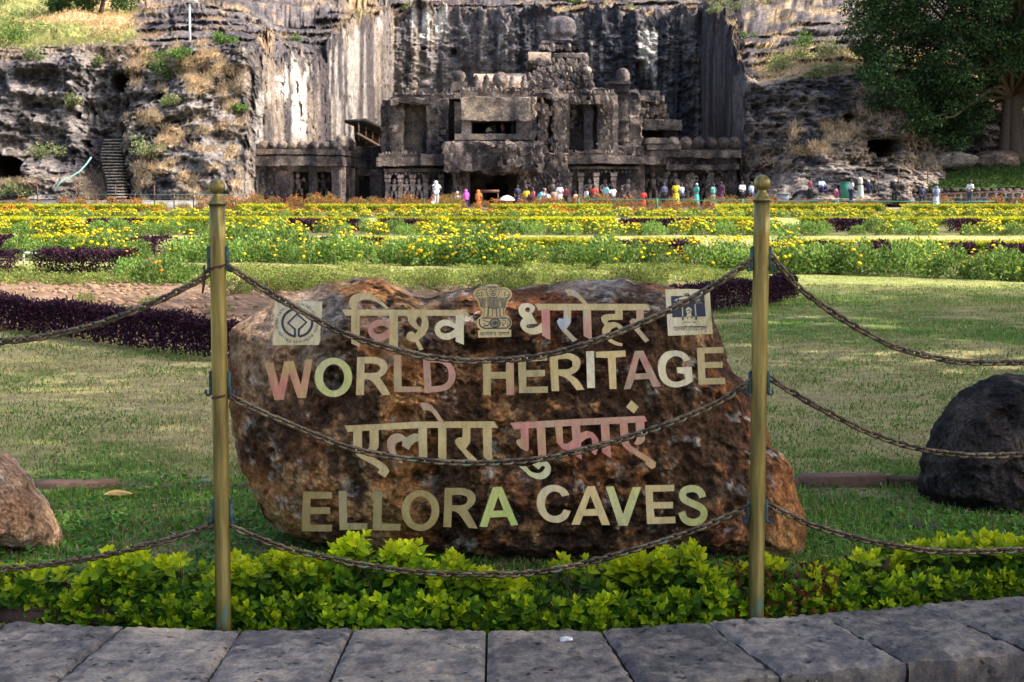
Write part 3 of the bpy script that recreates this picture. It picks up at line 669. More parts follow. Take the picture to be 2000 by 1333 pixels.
# ---- tower
t = thing('temple_tower', 'tall stepped stone temple tower crowned by a ribbed eight-sided dome', 'temple tower', (xx(1094, 172), 174, zz(390, 172)))
part('tower_body', [(1048, 1150, 172, 392, 168, 14), (1020, 1180, 186, 392, 164, 22), (1058, 1138, 120, 180, 169, 11, dict(tone=1.2)), (1064, 1126, 82, 125, 170.5, 8, dict(tone=1.3)), (1010, 1048, 150, 200, 158, 6), (1110, 1156, 138, 168, 160, 10, dict(tone=1.2)), (1106, 1160, 165, 190, 159.5, 10, dict(tone=1.0))], amp=.3)
tiers = [(1056, 1132, 80, 86, 169.4, 9.5, 1.0), (1052, 1136, 88, 96, 168.8, 10.5, 1.2), (1060, 1130, 97, 103, 169.4, 9, .7), (1082, 1146, 104, 113, 166, 12, 1.2), (1078, 1142, 114, 119, 166.6, 11, .7), (1102, 1152, 124, 132, 163, 12, 1.2), (1030, 1078, 118, 124, 160, 9, .8), (1036, 1108, 150, 156, 156, 9, 1.25), (1030, 1112, 158, 166, 155.4, 10, 1.1), (1032, 1104, 168, 176, 154.8, 10, .8), (1028, 1108, 176, 184, 154, 10, 1.2), (1108, 1160, 134, 140, 159.4, 10, .9), (1112, 1156, 146, 150, 159, 3, .7)]
for a in tiers: part('tier', [(a[0], a[1], a[2], a[3], a[4], a[5], dict(tone=a[6]))], amp=.12)
mb = MB(); s_ = 172/F
rlathe(mb, [(25*s_, 0), (21*s_, 4*s_), (22*s_, 9*s_), (27.5*s_, 12*s_), (26.5*s_, 16*s_), (26.5*s_, 31*s_), (25*s_, 38*s_), (19*s_, 43*s_), (9*s_, 46*s_), (.1, 47*s_)], 1094, 80, 172, 40, .12, 8, 2.4); under(t, 'dome', mb.mesh('dome', M_TEMPLE, True))
mb = MB(); barrel(mb, 1032, 1076, 100, 119, 160, 1.6, 1.25); under(t, 'gable_vault', mb.mesh('gable_vault', M_TEMPLE))
rr = random.Random(5)
for (y, x0, x1, D, n, sz) in ((98, 1056, 1134, 168.4, 9, 4.5), (122, 1062, 1150, 165.6, 9, 5.5), (134, 1070, 1150, 162, 8, 6), (150, 1030, 1112, 156, 8, 6), (168, 1034, 1160, 154.4, 10, 5.5), (186, 1024, 1110, 153.6, 8, 5), (142, 1084, 1120, 158, 3, 8), (128, 1090, 1120, 160, 2, 9)):
    for k in range(n):
        px = x0+(x1-x0)*(k+.5)/n+rr.uniform(-1.5, 1.5); r = sz/F*D*.5*rr.uniform(.8, 1.2)
        mb = MB(); rlathe(mb, [(r, 0), (r*1.1, r*.8), (r*.7, r*1.3), (r*.85, r*1.7), (r*.5, r*2.3), (.01, r*2.7)], px, y, D, 8, .05, 0, rr.uniform(.8, 1.5), .3); under(t, 'ornament', mb.mesh('ornament', M_TEMPLE))
for (px, y, D, w) in ((1048, 122, 163, 13), (1142, 124, 163, 13), (1058, 152, 157, 14), (1098, 148, 157, 14), (1146, 152, 158, 15), (1122, 138, 160, 12), (1040, 172, 154, 12), (1072, 170, 153.6, 13), (1098, 172, 153.6, 12), (1130, 176, 154, 13), (1154, 176, 154, 12), (1078, 98, 167, 9), (1110, 98, 167, 9)):
    s_ = w/F*D*.5; mb = MB(); pbox(mb, px-w*.6, px+w*.6, y-w*.5, y+w*.25, D-s_, 2*s_, amp=.06, tone=1.1); rlathe(mb, [(s_*.8, 0), (s_, s_*.4), (s_*1.05, s_*.9), (s_*.7, s_*1.5), (s_*.2, s_*1.9), (.01, s_*2.1)], px, y-w*.5, D, 10, .05, 6, 1.6); under(t, 'corner_shrine', mb.mesh('corner_shrine', M_TEMPLE))
# ---- free-standing pillar right of gateway
t = thing('stone_pillar', 'tall free-standing carved stone pillar right of the gateway with square cap', 'pillar', (xx(1217, 141), 142, zz(395, 141)))
part('shaft', [(1205, 1228, 222, 292, 141, 2, dict(taper=.12)), (1203, 1231, 285, 300, 140.7, 2.6), (1206, 1227, 236, 240, 140.85, 2.3, dict(tone=.7)), (1206, 1228, 256, 260, 140.8, 2.4, dict(tone=.7)), (1204, 1229, 273, 277, 140.75, 2.5, dict(tone=1.2)), (1206, 1226, 190, 224, 141.1, 1.8, dict(tone=1.1))], amp=.04, tone=1.05)
part('capital', [(1190, 1228, 162, 181, 140.6, 2.6, dict(tone=.9)), (1194, 1224, 181, 192, 140.9, 2.0, dict(tone=1.1)), (1188, 1231, 158, 164, 140.4, 3, dict(tone=1.2))], amp=.07)
mb = MB(); s_ = 141/F; rlathe(mb, [(11*s_, 0), (13*s_, 6*s_), (12.5*s_, 15*s_), (9*s_, 22*s_), (2*s_, 25*s_)], 1215, 159, 141.6, 14, .06, 4, 1.2); under(t, 'dome', mb.mesh('dome', M_TEMPLE, True))
# ---- weathered elephant-like mass / stair beside pillar
t = thing('weathered_statue', 'eroded upright stone carving standing between the pillar and small shrine', 'statue', (xx(1236, 146), 146, zz(395, 146)))
part('body', [(1226, 1246, 178, 300, 145, 3, dict(amp=.5, tone=1.3, warm=.5)), (1228, 1252, 228, 300, 144, 3, dict(amp=.35, tone=1.1))])
# ---- small shrine to the right in the court
t = thing('court_shrine', 'small tiered stone shrine in the shaded right half of the court', 'shrine', (xx(1270, 152), 154, zz(392, 152)))
part('roof_tier', [(1252, 1288, 178, 190, 152, 4, dict(tone=1.35)), (1243, 1297, 188, 198, 151, 6, dict(tone=1.2)), (1248, 1294, 199, 212, 151.8, 5, dict(tone=.8)), (1242, 1300, 212, 222, 150.8, 7, dict(tone=1.1)), (1238, 1304, 222, 234, 150.2, 8, dict(tone=.8)), (1236, 1330, 234, 254, 149, 10, dict(tone=.85))], amp=.14)
part('pier', [(1234, 1246, 254, 300, 151, 2), (1296, 1322, 254, 300, 151, 6, dict(tone=1.0)), (1240, 1320, 282, 392, 151.5, 8, dict(tone=.6))], amp=.1)
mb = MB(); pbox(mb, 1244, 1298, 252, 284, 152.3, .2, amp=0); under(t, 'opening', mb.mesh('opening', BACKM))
# court infill masses behind the gateway
t = thing('temple_hall', 'massive rock-cut hall body filling the court behind the gateway', 'temple hall', (xx(1000, 160), 160, zz(395, 160)))
part('hall_block', [(900, 1060, 178, 395, 146, 14, dict(tone=.8)), (1160, 1200, 172, 300, 150, 8, dict(tone=.8)), (1044, 1100, 176, 200, 144, 4, dict(tone=1.2)), (1108, 1160, 180, 300, 145, 5, dict(tone=1.0))], amp=.35)

# ================================================================== STAIRS, FENCES, POLES BY THE CLIFF
st_ = thing('stone_stair', 'flight of rock-cut steps climbing the cleft on the left', 'stairs', G(218, 396)[:]); n = 22
for k in range(n):
    f_ = k/(n-1); py1 = 396-(396-272)*f_; D = 121.5+f_*7.5; p0 = at(203+6*math.sin(k*.3), py1, D); p1 = at(240-3*f_, py1, D); hgt = .27
    mb = MB(); V = disp3(box_v(p0.x, p1.x, D, D+2.2, p0.z-.09, p0.z), .06); mb.add(V, BOXF, np.array([.42, .36, .31])*(.8+.3*math.sin(k*2.3)**2)); V = box_v(p0.x+.05, p1.x-.05, D+.22, D+2.2, p0.z-hgt-1.2, p0.z-.095); mb.add(V, BOXF, (.085, .075, .07)); under(st_, 'step', mb.mesh('step', M_TEMPLE))  # pale treads over near-black risers paint in lit edges and shaded gaps
STEELB = plain('teal_paint', (.06, .17, .17), .5); RUST = plain('rust_paint', (.11, .06, .045), .7); WHITE = plain('white_paint', (.75, .75, .74), .4); GREENP = plain('green_paint', (.03, .20, .13), .5); CONC = plain('pale_concrete', (.30, .29, .28), .8, 0, .35, 2)
fe = thing('path_railing', 'low teal pipe railing with brown posts along the foot of the left cliff', 'railing', G(200, 404)[:])
for i in range(15):
    p = at(-40+i*38, 404, 117); mb = MB(); tube(mb, [(p.x, p.y, p.z-.2), (p.x, p.y, p.z+(1.5 if i % 2 else .95))], .045, 6); under(fe, 'post', mb.mesh('post', RUST))
for h in (.35, .85):
    p0 = at(-40, 404, 117); p1 = at(490, 404, 117); mb = MB(); tube(mb, [p0+Vector((0, -.06, h)), p1+Vector((0, -.06, h))], .022, 6); under(fe, 'rail', mb.mesh('rail', STEELB))
ps = thing('paving_strip', 'pale concrete walkway edge below the left railing', 'walkway', at(250, 398, 118.5)[:])
mb = MB(); p0 = at(-60, 399, 118.5); p1 = at(490, 399, 118.5); mb.add(box_v(p0.x, p1.x, 118.5, 121.5, -.8, p0.z+.22), BOXF); under(ps, 'kerb_face', mb.mesh('kerb_face', CONC))
hp = thing('hand_pipe', 'pale turquoise hose running down the rock left of the stair', 'hose'); pts = [at(x, y, D) for x, y, D in ((178, 308, 124.5), (168, 322, 124), (155, 336, 123.5), (138, 346, 123.2), (120, 354, 123), (108, 370, 122.5))]
mb = MB(); tube(mb, pts, .055, 6, None); under(hp, 'hose', mb.mesh('hose', plain('turquoise', (.25, .55, .48), .5)))
lp = thing('lamp_pole', 'slim white lamp pole on the rock shelf above the left cliff', 'lamp', at(371, 88, 134)[:])
mb = MB(); tube(mb, [at(371, 90, 134)-Vector((0, 0, .6)), at(370, 8, 134)], [.10, .07], 8); under(lp, 'pole', mb.mesh('pole', WHITE))
mb = MB(); p = at(372, 4, 134); tube(mb, [p-Vector((.15, 0, 0)), p+Vector((.5, -.3, .15))], [.1, .2], 8); under(lp, 'lamp_head', mb.mesh('lamp_head', WHITE))
rf = thing('rope_fence', 'long green cord fence on short posts in front of the visitors on the right', 'fence', at(1600, 404, 104)[:])
for px, top in ((1283, 388), (1450, 390), (1636, 391), (1985, 392), (1130, 388)):
    p = at(px, 404, 104); mb = MB(); tube(mb, [(p.x, p.y, p.z-.3), (p.x, p.y, at(px, top, 104).z)], .06, 6); under(rf, 'post', mb.mesh('post', GREENP))
pts = []
pf = [(1130, 389), (1283, 389.5), (1450, 391), (1636, 392), (1985, 393)]
for (a0, b0), (a1, b1) in zip(pf[:-1], pf[1:]):
    for k in range(8):
        f_ = k/8; pts.append(at(a0+(a1-a0)*f_, b0+(b1-b0)*f_+2.0*math.sin(f_*math.pi), 104))
mb = MB(); tube(mb, pts, .03, 5); under(rf, 'cord', mb.mesh('cord', GREENP))
bn = thing('litter_bin', 'dark green square box standing among seated visitors', 'bin', at(1655, 383, 122)[:])
p = at(1655, 383, 122); mb = MB(); mb.add(box_v(p.x-.42, p.x+.42, 122, 122.8, p.z-.2, p.z+.95), BOXF); under(bn, 'bin_body', mb.mesh('bin_body', GREENP)); mb = MB(); mb.add(box_v(p.x-.46, p.x+.46, 121.95, 122.85, p.z+.953, p.z+1.03), BOXF); under(bn, 'lid', mb.mesh('lid', GREENP))
bt = thing('water_trough', 'small blue-grey block at the foot of the pale ledge', 'trough', at(1530, 388, 121)[:])
p = at(1530, 388, 121); mb = MB(); mb.add(box_v(p.x-.42, p.x+.42, 121, 121.7, p.z-.2, p.z+.32), BOXF); under(bt, 'block', mb.mesh('block', plain('bluegrey', (.20, .24, .30), .6))); mb = MB(); mb.add(box_v(p.x-.47, p.x+.47, 120.9, 121.8, p.z+.323, p.z+.40), BOXF); under(bt, 'rim', mb.mesh('rim', CONC))
tb = thing('wooden_frame', 'reddish wooden table frame standing by the temple entrance', 'table', at(957, 400, 124)[:])
p = at(957, 400, 124); WD = plain('red_wood', (.14, .06, .04), .6)
for nme, b_ in (('leg', (-.65, -.55, 0, .1, 0, 1.0)), ('leg', (.55, .65, 0, .1, 0, 1.0)), ('top', (-.7, .7, -.05, .5, 1.003, 1.1)), ('leg', (-.65, -.55, .38, .48, 0, 1.0)), ('leg', (.55, .65, .38, .48, 0, 1.0))):
    mb = MB(); mb.add(box_v(p.x+b_[0], p.x+b_[1], 124+b_[2], 124+b_[3], p.z+b_[4]-.1, p.z+b_[5]), BOXF); under(tb, nme, mb.mesh(nme, WD))
for (px, k) in ((371, 0),):
    pass
# dark metal fence posts on the right ledge
wf = thing('ledge_fence', 'thin dark wire fence posts standing before the low cave on the right', 'fence', at(1750, 360, 123)[:])
for px, y0, y1 in ((1715, 330, 362), (1755, 328, 366), (1812, 328, 352), (1700, 340, 356)):
    a = at(px, y1+6, 123); b = at(px, y0, 123); mb = MB(); tube(mb, [a, b], .045, 5); under(wf, 'post', mb.mesh('post', RUST))
# clifftop fence above the rear wall
tf = thing('clifftop_fence', 'faint fence of thin posts along the rim above the rear cliff wall', 'fence', at(860, 15, 203)[:])
for px in range(800, 930, 21):
    mb = MB(); tube(mb, [at(px, 24, 203.5), at(px, 0, 203.5)], .07, 5); under(tf, 'post', mb.mesh('post', RUST))
mb = MB(); tube(mb, [at(800, 4, 203.4), at(905, 4, 203.4)], .03, 4); under(tf, 'wire', mb.mesh('wire', RUST))
# ---- retaining wall of rubble stones with pale mortar
rwall = thing('retaining_wall', 'low rubble stone retaining wall with pale mortar below the green bank', 'wall', at(1900, 402, 126)[:])
mb = MB(); xa, xb = xx(1775, 126), xx(2060, 126)
zt = zz(367, 126); zb = zz(406, 126)
mb.add(np.array([[xx(1690, 126), 126.08, zb], [xb+6, 126.08, zb], [xb+6, 126.9, zb], [xx(1690, 126), 126.9, zb], [xx(1690, 126), 126.08, zz(386, 126)], [xb+6, 126.08, zt-.02], [xb+6, 126.9, zt-.02], [xx(1690, 126), 126.9, zz(386, 126)]]), BOXF, (.36, .33, .30)); under(rwall, 'mortar', mb.mesh('mortar', M_TEMPLE))
rr = random.Random(9); nst = 0
for row in range(4):
    x = xx(1715, 126)+rr.uniform(0, .3); h = (zt-zb)/4
    while x < xb+1:
        w = rr.uniform(.35, .75); z0 = zb+row*h; f_ = min(1, (x-xx(1690, 126))/(xa-xx(1690, 126)+1e-6)); lim = zz(386, 126)+(zt-zz(386, 126))*f_
        if z0+h*.7 < lim+.05:
            n = rr.choice((6, 7, 8)); cxs, czs = x+w/2, z0+h/2; pts = []
            for k in range(n):
                a = 2*math.pi*k/n+rr.uniform(-.2, .2); c_, s2 = math.cos(a), math.sin(a); m = max(abs(c_), abs(s2)); e = .8/m*.35+.65
                pts.append((cxs+c_*e*w*.47, czs+s2*e*h*.47))
            V = [[px_, 125.98+rr.uniform(0, .04), pz_] for px_, pz_ in pts]+[[cxs, 125.90, czs]]+[[px_, 126.2, pz_] for px_, pz_ in pts]
            T = [[n, (k+1) % n, k][::-1] for k in range(n)]; Qd = [[k, (k+1) % n, n+1+(k+1) % n, n+1+k][::-1] for k in range(n)]
            mb = MB(); cc_ = np.array([.13, .11, .10])*rr.uniform(.6, 1.4); mb.add(np.array(V), np.array(T), cc_); mb.Q.append(np.array(Qd)); under(rwall, 'stone', mb.mesh('stone', M_TEMPLE)); nst += 1
        x += w+.02
mb = MB(); mb.add(np.array([[xx(1690, 126), 125.8, zz(387, 126)], [xb+6, 125.8, zt], [xb+6, 127.1, zt], [xx(1690, 126), 127.1, zz(387, 126)], [xx(1690, 126), 125.8, zz(384, 126)], [xb+6, 125.8, zt+.14], [xb+6, 127.1, zt+.14], [xx(1690, 126), 127.1, zz(384, 126)]]), BOXF, (.22, .14, .12)); under(rwall, 'coping', mb.mesh('coping', M_TEMPLE))
# green bank above the wall
nu, nv = 90, 30; u = np.linspace(0, 1, nu)[:, None]+np.zeros((1, nv)); v = np.linspace(0, 1, nv)[None, :]+np.zeros((nu, 1))
bx = 1690+(2200-1690)*u; ytop = np.interp(bx, [1690, 1760, 1850, 1920, 2200], [382, 362, 335, 322, 316]); yb = np.interp(bx, [1690, 1780, 2200], [384, 368, 366])
Yb = 127+v*9; pyb = yb+(ytop-yb)*v**.7
V = atn(bx, pyb, Yb); V[..., 2] += .15*fbm(V*.6, 3, 7); cbk = mixc((.025, .045, .015), (.05, .085, .02), sst(-.3, .3, fbm(V*1.2, 3, 8)))
obj('grass_bank', mesh_np('grass_bank', V.reshape(-1, 3), grid_faces(nu, nv), M_GROUND, cbk.reshape(-1, 3), True))['kind'] = 'structure'
# loose boulders at bank top
def blob(name, label, cat, c, s, col, mat, seed, sub=3, amp=.18):
    import bmesh
    bm = bmesh.new(); bmesh.ops.create_icosphere(bm, subdivisions=sub, radius=1)
    V = np.array([v.co[:] for v in bm.verts]); Fc = np.array([[v.index for v in f.verts] for f in bm.faces]); bm.free()
    d = 1+amp*1.6*fbm(V*1.2+seed, 4, seed); V2 = V*d[:, None]*np.array(s)
    cc_ = mixc(np.array(col)*.6, np.array(col)*1.25, sst(-.3, .3, fbm(V*3+seed, 3, seed+3)))
    o = obj(name, mesh_np(name, V2, Fc, mat, cc_, True), None, c); tag(o, label, cat); return o
blob('boulder', 'pale rounded rock on the bank beneath the big tree, leftmost of three', 'rock', at(1800, 318, 134), (1.3, 1.2, 1.0), (.26, .22, .19), M_CLIFF, 3)
blob('boulder', 'long pale flat rock between two others on the bank under the tree', 'rock', at(1860, 316, 135), (2.4, 1.5, .75), (.34, .30, .26), M_CLIFF, 5)
blob('boulder', 'brown root-like rock mound at the foot of the big tree trunk', 'rock', at(1940, 316, 135), (2.2, 1.5, 1.0), (.20, .15, .12), M_CLIFF, 8)
# ================================================================== KERB WALL (big stone slabs)
kw = thing('kerb_wall', 'low wall of big rough grey basalt slabs along the bottom edge', 'kerb wall', (0, 4.4, 0))
def slab(quad, tone, seed, drop=0.0, h=.42, name='stone_slab'):
    """quad px: back-left, back-right, front-right, front-left (on plane z=-drop)"""
    c = [np.array(at(x, y, gd(x, y, -drop))) for x, y in quad]
    n, m = 60, 46; g_ = .0025
    u = np.linspace(0, 1, n)[:, None]; v = np.linspace(0, 1, m)[None, :]
    P = ((1-u)*(1-v))[..., None]*c[0]+(u*(1-v))[..., None]*c[1]+(u*v)[..., None]*c[2]+((1-u)*v)[..., None]*c[3]
    ctr = P.mean((0, 1)); P = ctr+(P-ctr)*np.array([.997, .996, 1])
    ex = np.minimum(u, 1-u)*np.linalg.norm(c[1]-c[0]); ey = np.minimum(v, 1-v)*np.linalg.norm(c[3]-c[0]); e = np.minimum(ex+0*ey, ey+0*ex)
    hgt = .006*fbm(P*9+seed, 4, seed)+.007*fbm(P*40, 3, seed+4)-.010*(1-sst(0, .018, e+.006*vn(P*60, 5)))
    P[..., 2] += hgt
    rough = .012*fbm(P*22+seed, 3, seed+9)*(1-sst(0, .02, ey+0*ex)); P[..., 1] += rough; 
    def skirt(idx, dirn):
        line = idx; L = [line]
        for k, dz in enumerate((.02, .06, .12, .2, h)):
            q = line.copy(); q[:, 2] = line[:, 2]-dz; q += dirn*(.004+.016*fbm(q*18+seed, 3, seed+20+k))[:, None]; L.append(q)
        return np.stack(L, 1)
    mb = MB(); 
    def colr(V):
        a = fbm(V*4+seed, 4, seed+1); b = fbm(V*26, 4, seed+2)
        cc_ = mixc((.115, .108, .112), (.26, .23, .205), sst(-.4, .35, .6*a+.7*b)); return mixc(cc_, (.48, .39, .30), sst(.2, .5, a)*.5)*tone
    mb.add(P.reshape(-1, 3), grid_faces(n, m)[:, ::-1], colr(P.reshape(-1, 3)))
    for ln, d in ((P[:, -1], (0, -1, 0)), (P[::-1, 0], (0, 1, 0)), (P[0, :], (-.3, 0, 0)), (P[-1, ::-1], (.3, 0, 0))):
        S = skirt(ln, np.array(d, float)); a, b = S.shape[:2]; mb.add(S.reshape(-1, 3), grid_faces(a, b), colr(S.reshape(-1, 3))*.7)  # slab sides coloured darker, painting in the shade they lie in
    o = under(kw, name, mb.mesh(name, M_SLAB, False)); return o
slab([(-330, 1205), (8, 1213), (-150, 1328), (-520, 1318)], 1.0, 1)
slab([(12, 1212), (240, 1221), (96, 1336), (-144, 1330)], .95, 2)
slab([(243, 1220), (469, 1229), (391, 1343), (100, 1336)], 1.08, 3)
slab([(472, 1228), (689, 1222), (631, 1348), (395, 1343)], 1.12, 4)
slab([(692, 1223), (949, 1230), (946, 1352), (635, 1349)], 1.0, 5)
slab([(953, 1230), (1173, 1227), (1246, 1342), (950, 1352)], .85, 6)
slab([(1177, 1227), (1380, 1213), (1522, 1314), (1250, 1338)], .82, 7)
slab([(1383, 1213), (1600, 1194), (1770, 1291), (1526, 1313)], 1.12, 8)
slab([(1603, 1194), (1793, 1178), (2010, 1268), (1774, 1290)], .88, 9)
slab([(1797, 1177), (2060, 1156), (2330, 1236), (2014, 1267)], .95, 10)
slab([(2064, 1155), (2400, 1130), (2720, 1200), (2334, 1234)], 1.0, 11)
# dropping on a slab
mb = MB(); p = at(1104, 1250, gd(1104, 1250, 0)); V = blobv = None
def splat(px, py, r, col, label, seed):
    p = at(px, py, gd(px, py, 0)); n = 14; rr = random.Random(seed); V = [[p.x, p.y, p.z+.009]]
    for k in range(n):
        a = 2*math.pi*k/n; q = r*rr.uniform(.5, 1.2); V.append([p.x+math.cos(a)*q*1.5, p.y+math.sin(a)*q, p.z+.004])
    V2 = V+[[a, b, c-.012] for a, b, c in V[1:]]
    mb = MB(); mb.add(np.array(V2), np.array([[0, 1+k, 1+(k+1) % n] for k in range(n)]), col); mb.Q.append(np.array([[1+k, 1+n+k, 1+n+(k+1) % n, 1+(k+1) % n] for k in range(n)]))
    o = obj('crumpled_paper', mb.mesh('crumpled_paper', M_SLAB)); tag(o, label, 'litter')
splat(1104, 1249, .012, (.75, .78, .8), 'small white scrap of paper on the dark slab right of centre', 2)
# narrow brown edging under the hedge behind the wall
he = thing('hedge_edging', 'dark brown stone edging strip half hidden beneath the front hedge', 'edging', (0, 4.85, 0)); rr = random.Random(3); x = -2.6
while x < 0.2:
    w = rr.uniform(.22, .34); V = disp3(box_v(x+.006, x+w, 4.735, 4.80, -.08, .012+rr.uniform(-.01, .012)), .006); mb = MB(); mb.add(V, BOXF, np.array([.09, .055, .045])*rr.uniform(.7, 1.2)); under(he, 'edging_stone', mb.mesh('edging_stone', M_BRICK)); x += w
# lawn edging (long reddish stones)
le = thing('lawn_edging', 'line of flat reddish brown edging stones crossing the lawn behind the boulders', 'edging', (0, 6.85, 0)); rr = random.Random(4)
x = at(-150, 952, 6.9).x
while x < at(2150, 948, 6.8).x:
    px = CX+x/6.85*F; w = rr.uniform(.24, .36); Y0 = gd(px, 953 if px < 1000 else 951)
    hh = .022 if px < 600 else .038; tn = rr.uniform(.75, 1.2)*(1.0 if px < 1600 else .4)
    V = disp3(box_v(x+.008, x+w, Y0-.05, Y0+.06, -.05, hh+rr.uniform(-.015, .01)), .008); mb = MB(); mb.add(V, BOXF, np.array([.21, .12, .09])*tn); under(le, 'edging_stone', mb.mesh('edging_stone', M_BRICK)); x += w

# ================================================================== BOULDERS
def resample(pts, n, cx, cy):
    pts = np.array(pts, float); d = np.linalg.norm(np.roll(pts, -1, 0)-pts, axis=1); s = np.concatenate([[0], np.cumsum(d)]); q = np.concatenate([pts, pts[:1]])
    t = np.linspace(0, s[-1], n, endpoint=False); o = np.stack([np.interp(t, s, q[:, k]) for k in (0, 1)], 1)
    for _ in range(3): o = .25*np.roll(o, 1, 0)+.5*o+.25*np.roll(o, -1, 0)
    return o
def boulder(name, label, outline, ctr, Yc, Tf, Tb, tilt, colfn, mat, nang=520, nr_=170, pw=5, amp=1.0, edge=2.0, backr=70):
    o = resample(outline, nang, *ctr); c = np.array(ctr, float)
    jit = edge*fbm(np.stack([o[:, 0]*.05, o[:, 1]*.05, 0*o[:, 0]], 1), 4, 77); dv = o-c; dl = np.linalg.norm(dv, axis=1, keepdims=True); o = c+dv*(1+jit[:, None]/dl*3)
    r = np.linspace(0, 1, nr_)**.8
    def side(nr__, front):
        r = np.linspace(0, 1, nr__)**(.8 if front else .7)
        xy = c+(o-c)[None, :, :]*r[:, None, None]
        prof = np.clip(1-r**pw, 0, 1)**.55
        Y = Yc+(-Tf if front else Tb)*prof[:, None]+tilt*(c[1]-xy[..., 1])/1000
        P = atn(xy[..., 0], xy[..., 1], Y)
        P0 = atn(xy[..., 0], xy[..., 1], Yc+0*Y)      # keeps the outline; depth is true depth
        n1 = fbm(P*3.2+5, 4, 401); n2 = ridge(P*7+2, 4, 411); n3 = fbm(P*22, 4, 421); n4 = fbm(P*70, 2, 431)
        n5 = np.clip(fbm(P*11+40, 3, 451)-.12, 0, 1)
        k = amp*(.055*n1+.046*n2+.036*n3+.014*n4-.11*n5)
        kk = (.15+.85*prof[:, None])
        P[..., 1] += (-k if front else k)*kk
        rim = (1-prof[:, None])
        P[..., 0] += .012*n3*rim; P[..., 2] += .012*fbm(P*18+9, 3, 441)*rim
        return P, (n1, n2, n3)
    Pf, nf = side(nr_, True); Pb, nb = side(backr, False)
    Cf = colfn(Pf, nf); Cb = colfn(Pb, nb)
    mb = MB()
    # rings: share the rim by weaving back rings after front
    Pall = np.concatenate([Pf, Pb[::-1][1:]], 0); Call = np.concatenate([Cf, Cb[::-1][1:]], 0)
    Pall[nr_-1:nr_+2] = (Pall[nr_-2:nr_+1]+Pall[nr_-1:nr_+2]*2+Pall[nr_:nr_+3])/4 if nr_+3 <= len(Pall) else Pall[nr_-1:nr_+2]
    m = len(Pall); i = np.arange(m-1)[:, None]; j = np.arange(nang)[None, :]; j2 = (j+1) % nang
    Fq = np.stack([i*nang+j, i*nang+j2, (i+1)*nang+j2, (i+1)*nang+j], -1).reshape(-1, 4)
    return Pall.reshape(-1, 3), Fq, Call.reshape(-1, 3)
def col_main(P, ns):
    n1, n2, n3 = ns
    a = fbm(P*2.2+3, 4, 501); b = fbm(P*6+1, 4, 511); d = fbm(P*14, 4, 521); s = fbm(P*np.array([5, 5, 1.4])+8, 4, 531)
    z = P[..., 2]; x = P[..., 0]
    c = mixc((.10, .05, .028), (.40, .20, .085), sst(-.35, .35, a+.5*d))
    c = mixc(c, (.40, .25, .13), sst(.05, .25, b+.5*d)*.7)
    c = mixc(c, (.22, .082, .038), sst(-.02, .3, fbm(P*3.5+20, 3, 541)+.3*(x-.2))*.6)
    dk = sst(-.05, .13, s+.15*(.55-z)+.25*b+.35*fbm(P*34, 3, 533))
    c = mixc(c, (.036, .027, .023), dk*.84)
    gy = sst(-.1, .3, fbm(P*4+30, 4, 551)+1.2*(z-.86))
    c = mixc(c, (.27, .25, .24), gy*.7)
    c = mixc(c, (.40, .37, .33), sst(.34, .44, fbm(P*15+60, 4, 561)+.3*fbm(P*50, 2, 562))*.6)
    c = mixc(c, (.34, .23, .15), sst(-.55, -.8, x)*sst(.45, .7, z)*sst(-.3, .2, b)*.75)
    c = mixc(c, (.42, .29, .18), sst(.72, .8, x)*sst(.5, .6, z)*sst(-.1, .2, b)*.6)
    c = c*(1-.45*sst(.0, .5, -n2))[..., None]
    return np.clip(c*np.array([1.72, 1.62, 1.50]), 0, .6)
OUT = [(447,650),(462,632),(500,606),(542,580),(590,570),(640,553),(700,539),(745,543),(775,559),(808,575),(850,574),(905,562),(950,557),(1000,562),(1050,560),(1110,549),(1180,543),(1215,543),(1290,555),(1350,568),(1385,586),(1398,612),(1406,650),(1420,692),(1436,730),(1462,745),(1474,790),(1500,830),(1504,872),(1530,885),(1546,905),(1552,945),(1566,985),(1577,1020),(1574,1085),(1500,1100),(1380,1108),(1200,1118),(1000,1112),(850,1102),(720,1092),(620,1062),(545,1038),(508,1005),(482,948),(458,885),(449,800),(446,720)]
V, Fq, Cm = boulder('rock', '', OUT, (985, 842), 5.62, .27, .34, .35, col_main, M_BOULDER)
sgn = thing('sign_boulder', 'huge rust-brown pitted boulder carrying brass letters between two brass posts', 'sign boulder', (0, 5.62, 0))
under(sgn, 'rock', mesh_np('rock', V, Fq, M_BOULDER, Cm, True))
def col_left(P, ns):
    a = fbm(P*4+3, 4, 601); b = fbm(P*13, 4, 611); c = mixc((.24, .135, .08), (.46, .29, .18), sst(-.3, .3, a+.6*b)); c = mixc(c, (.56, .44, .36), sst(.1, .4, fbm(P*7+9, 4, 612)+.4*(P[..., 2]-.35))*.65)
    return mixc(c, (.10, .06, .045), sst(.3, .5, -b)*.7)
V, Fq, Cm = boulder('b', '', [(-190,900),(-90,845),(-20,858),(30,898),(62,935),(90,975),(112,1015),(128,1050),(127,1080),(100,1100),(40,1098),(-60,1105),(-200,1110),(-300,1080),(-330,1000),(-270,930)], (-90, 990), 5.75, .36, .4, .25, col_left, M_BOULDER2, 300, 90, 3.2, .45, 1.5, 50)
o = obj('boulder', mesh_np('boulder', V, Fq, M_BOULDER2, Cm, True)); tag(o, 'smooth orange-brown boulder on the grass at the left edge', 'rock')
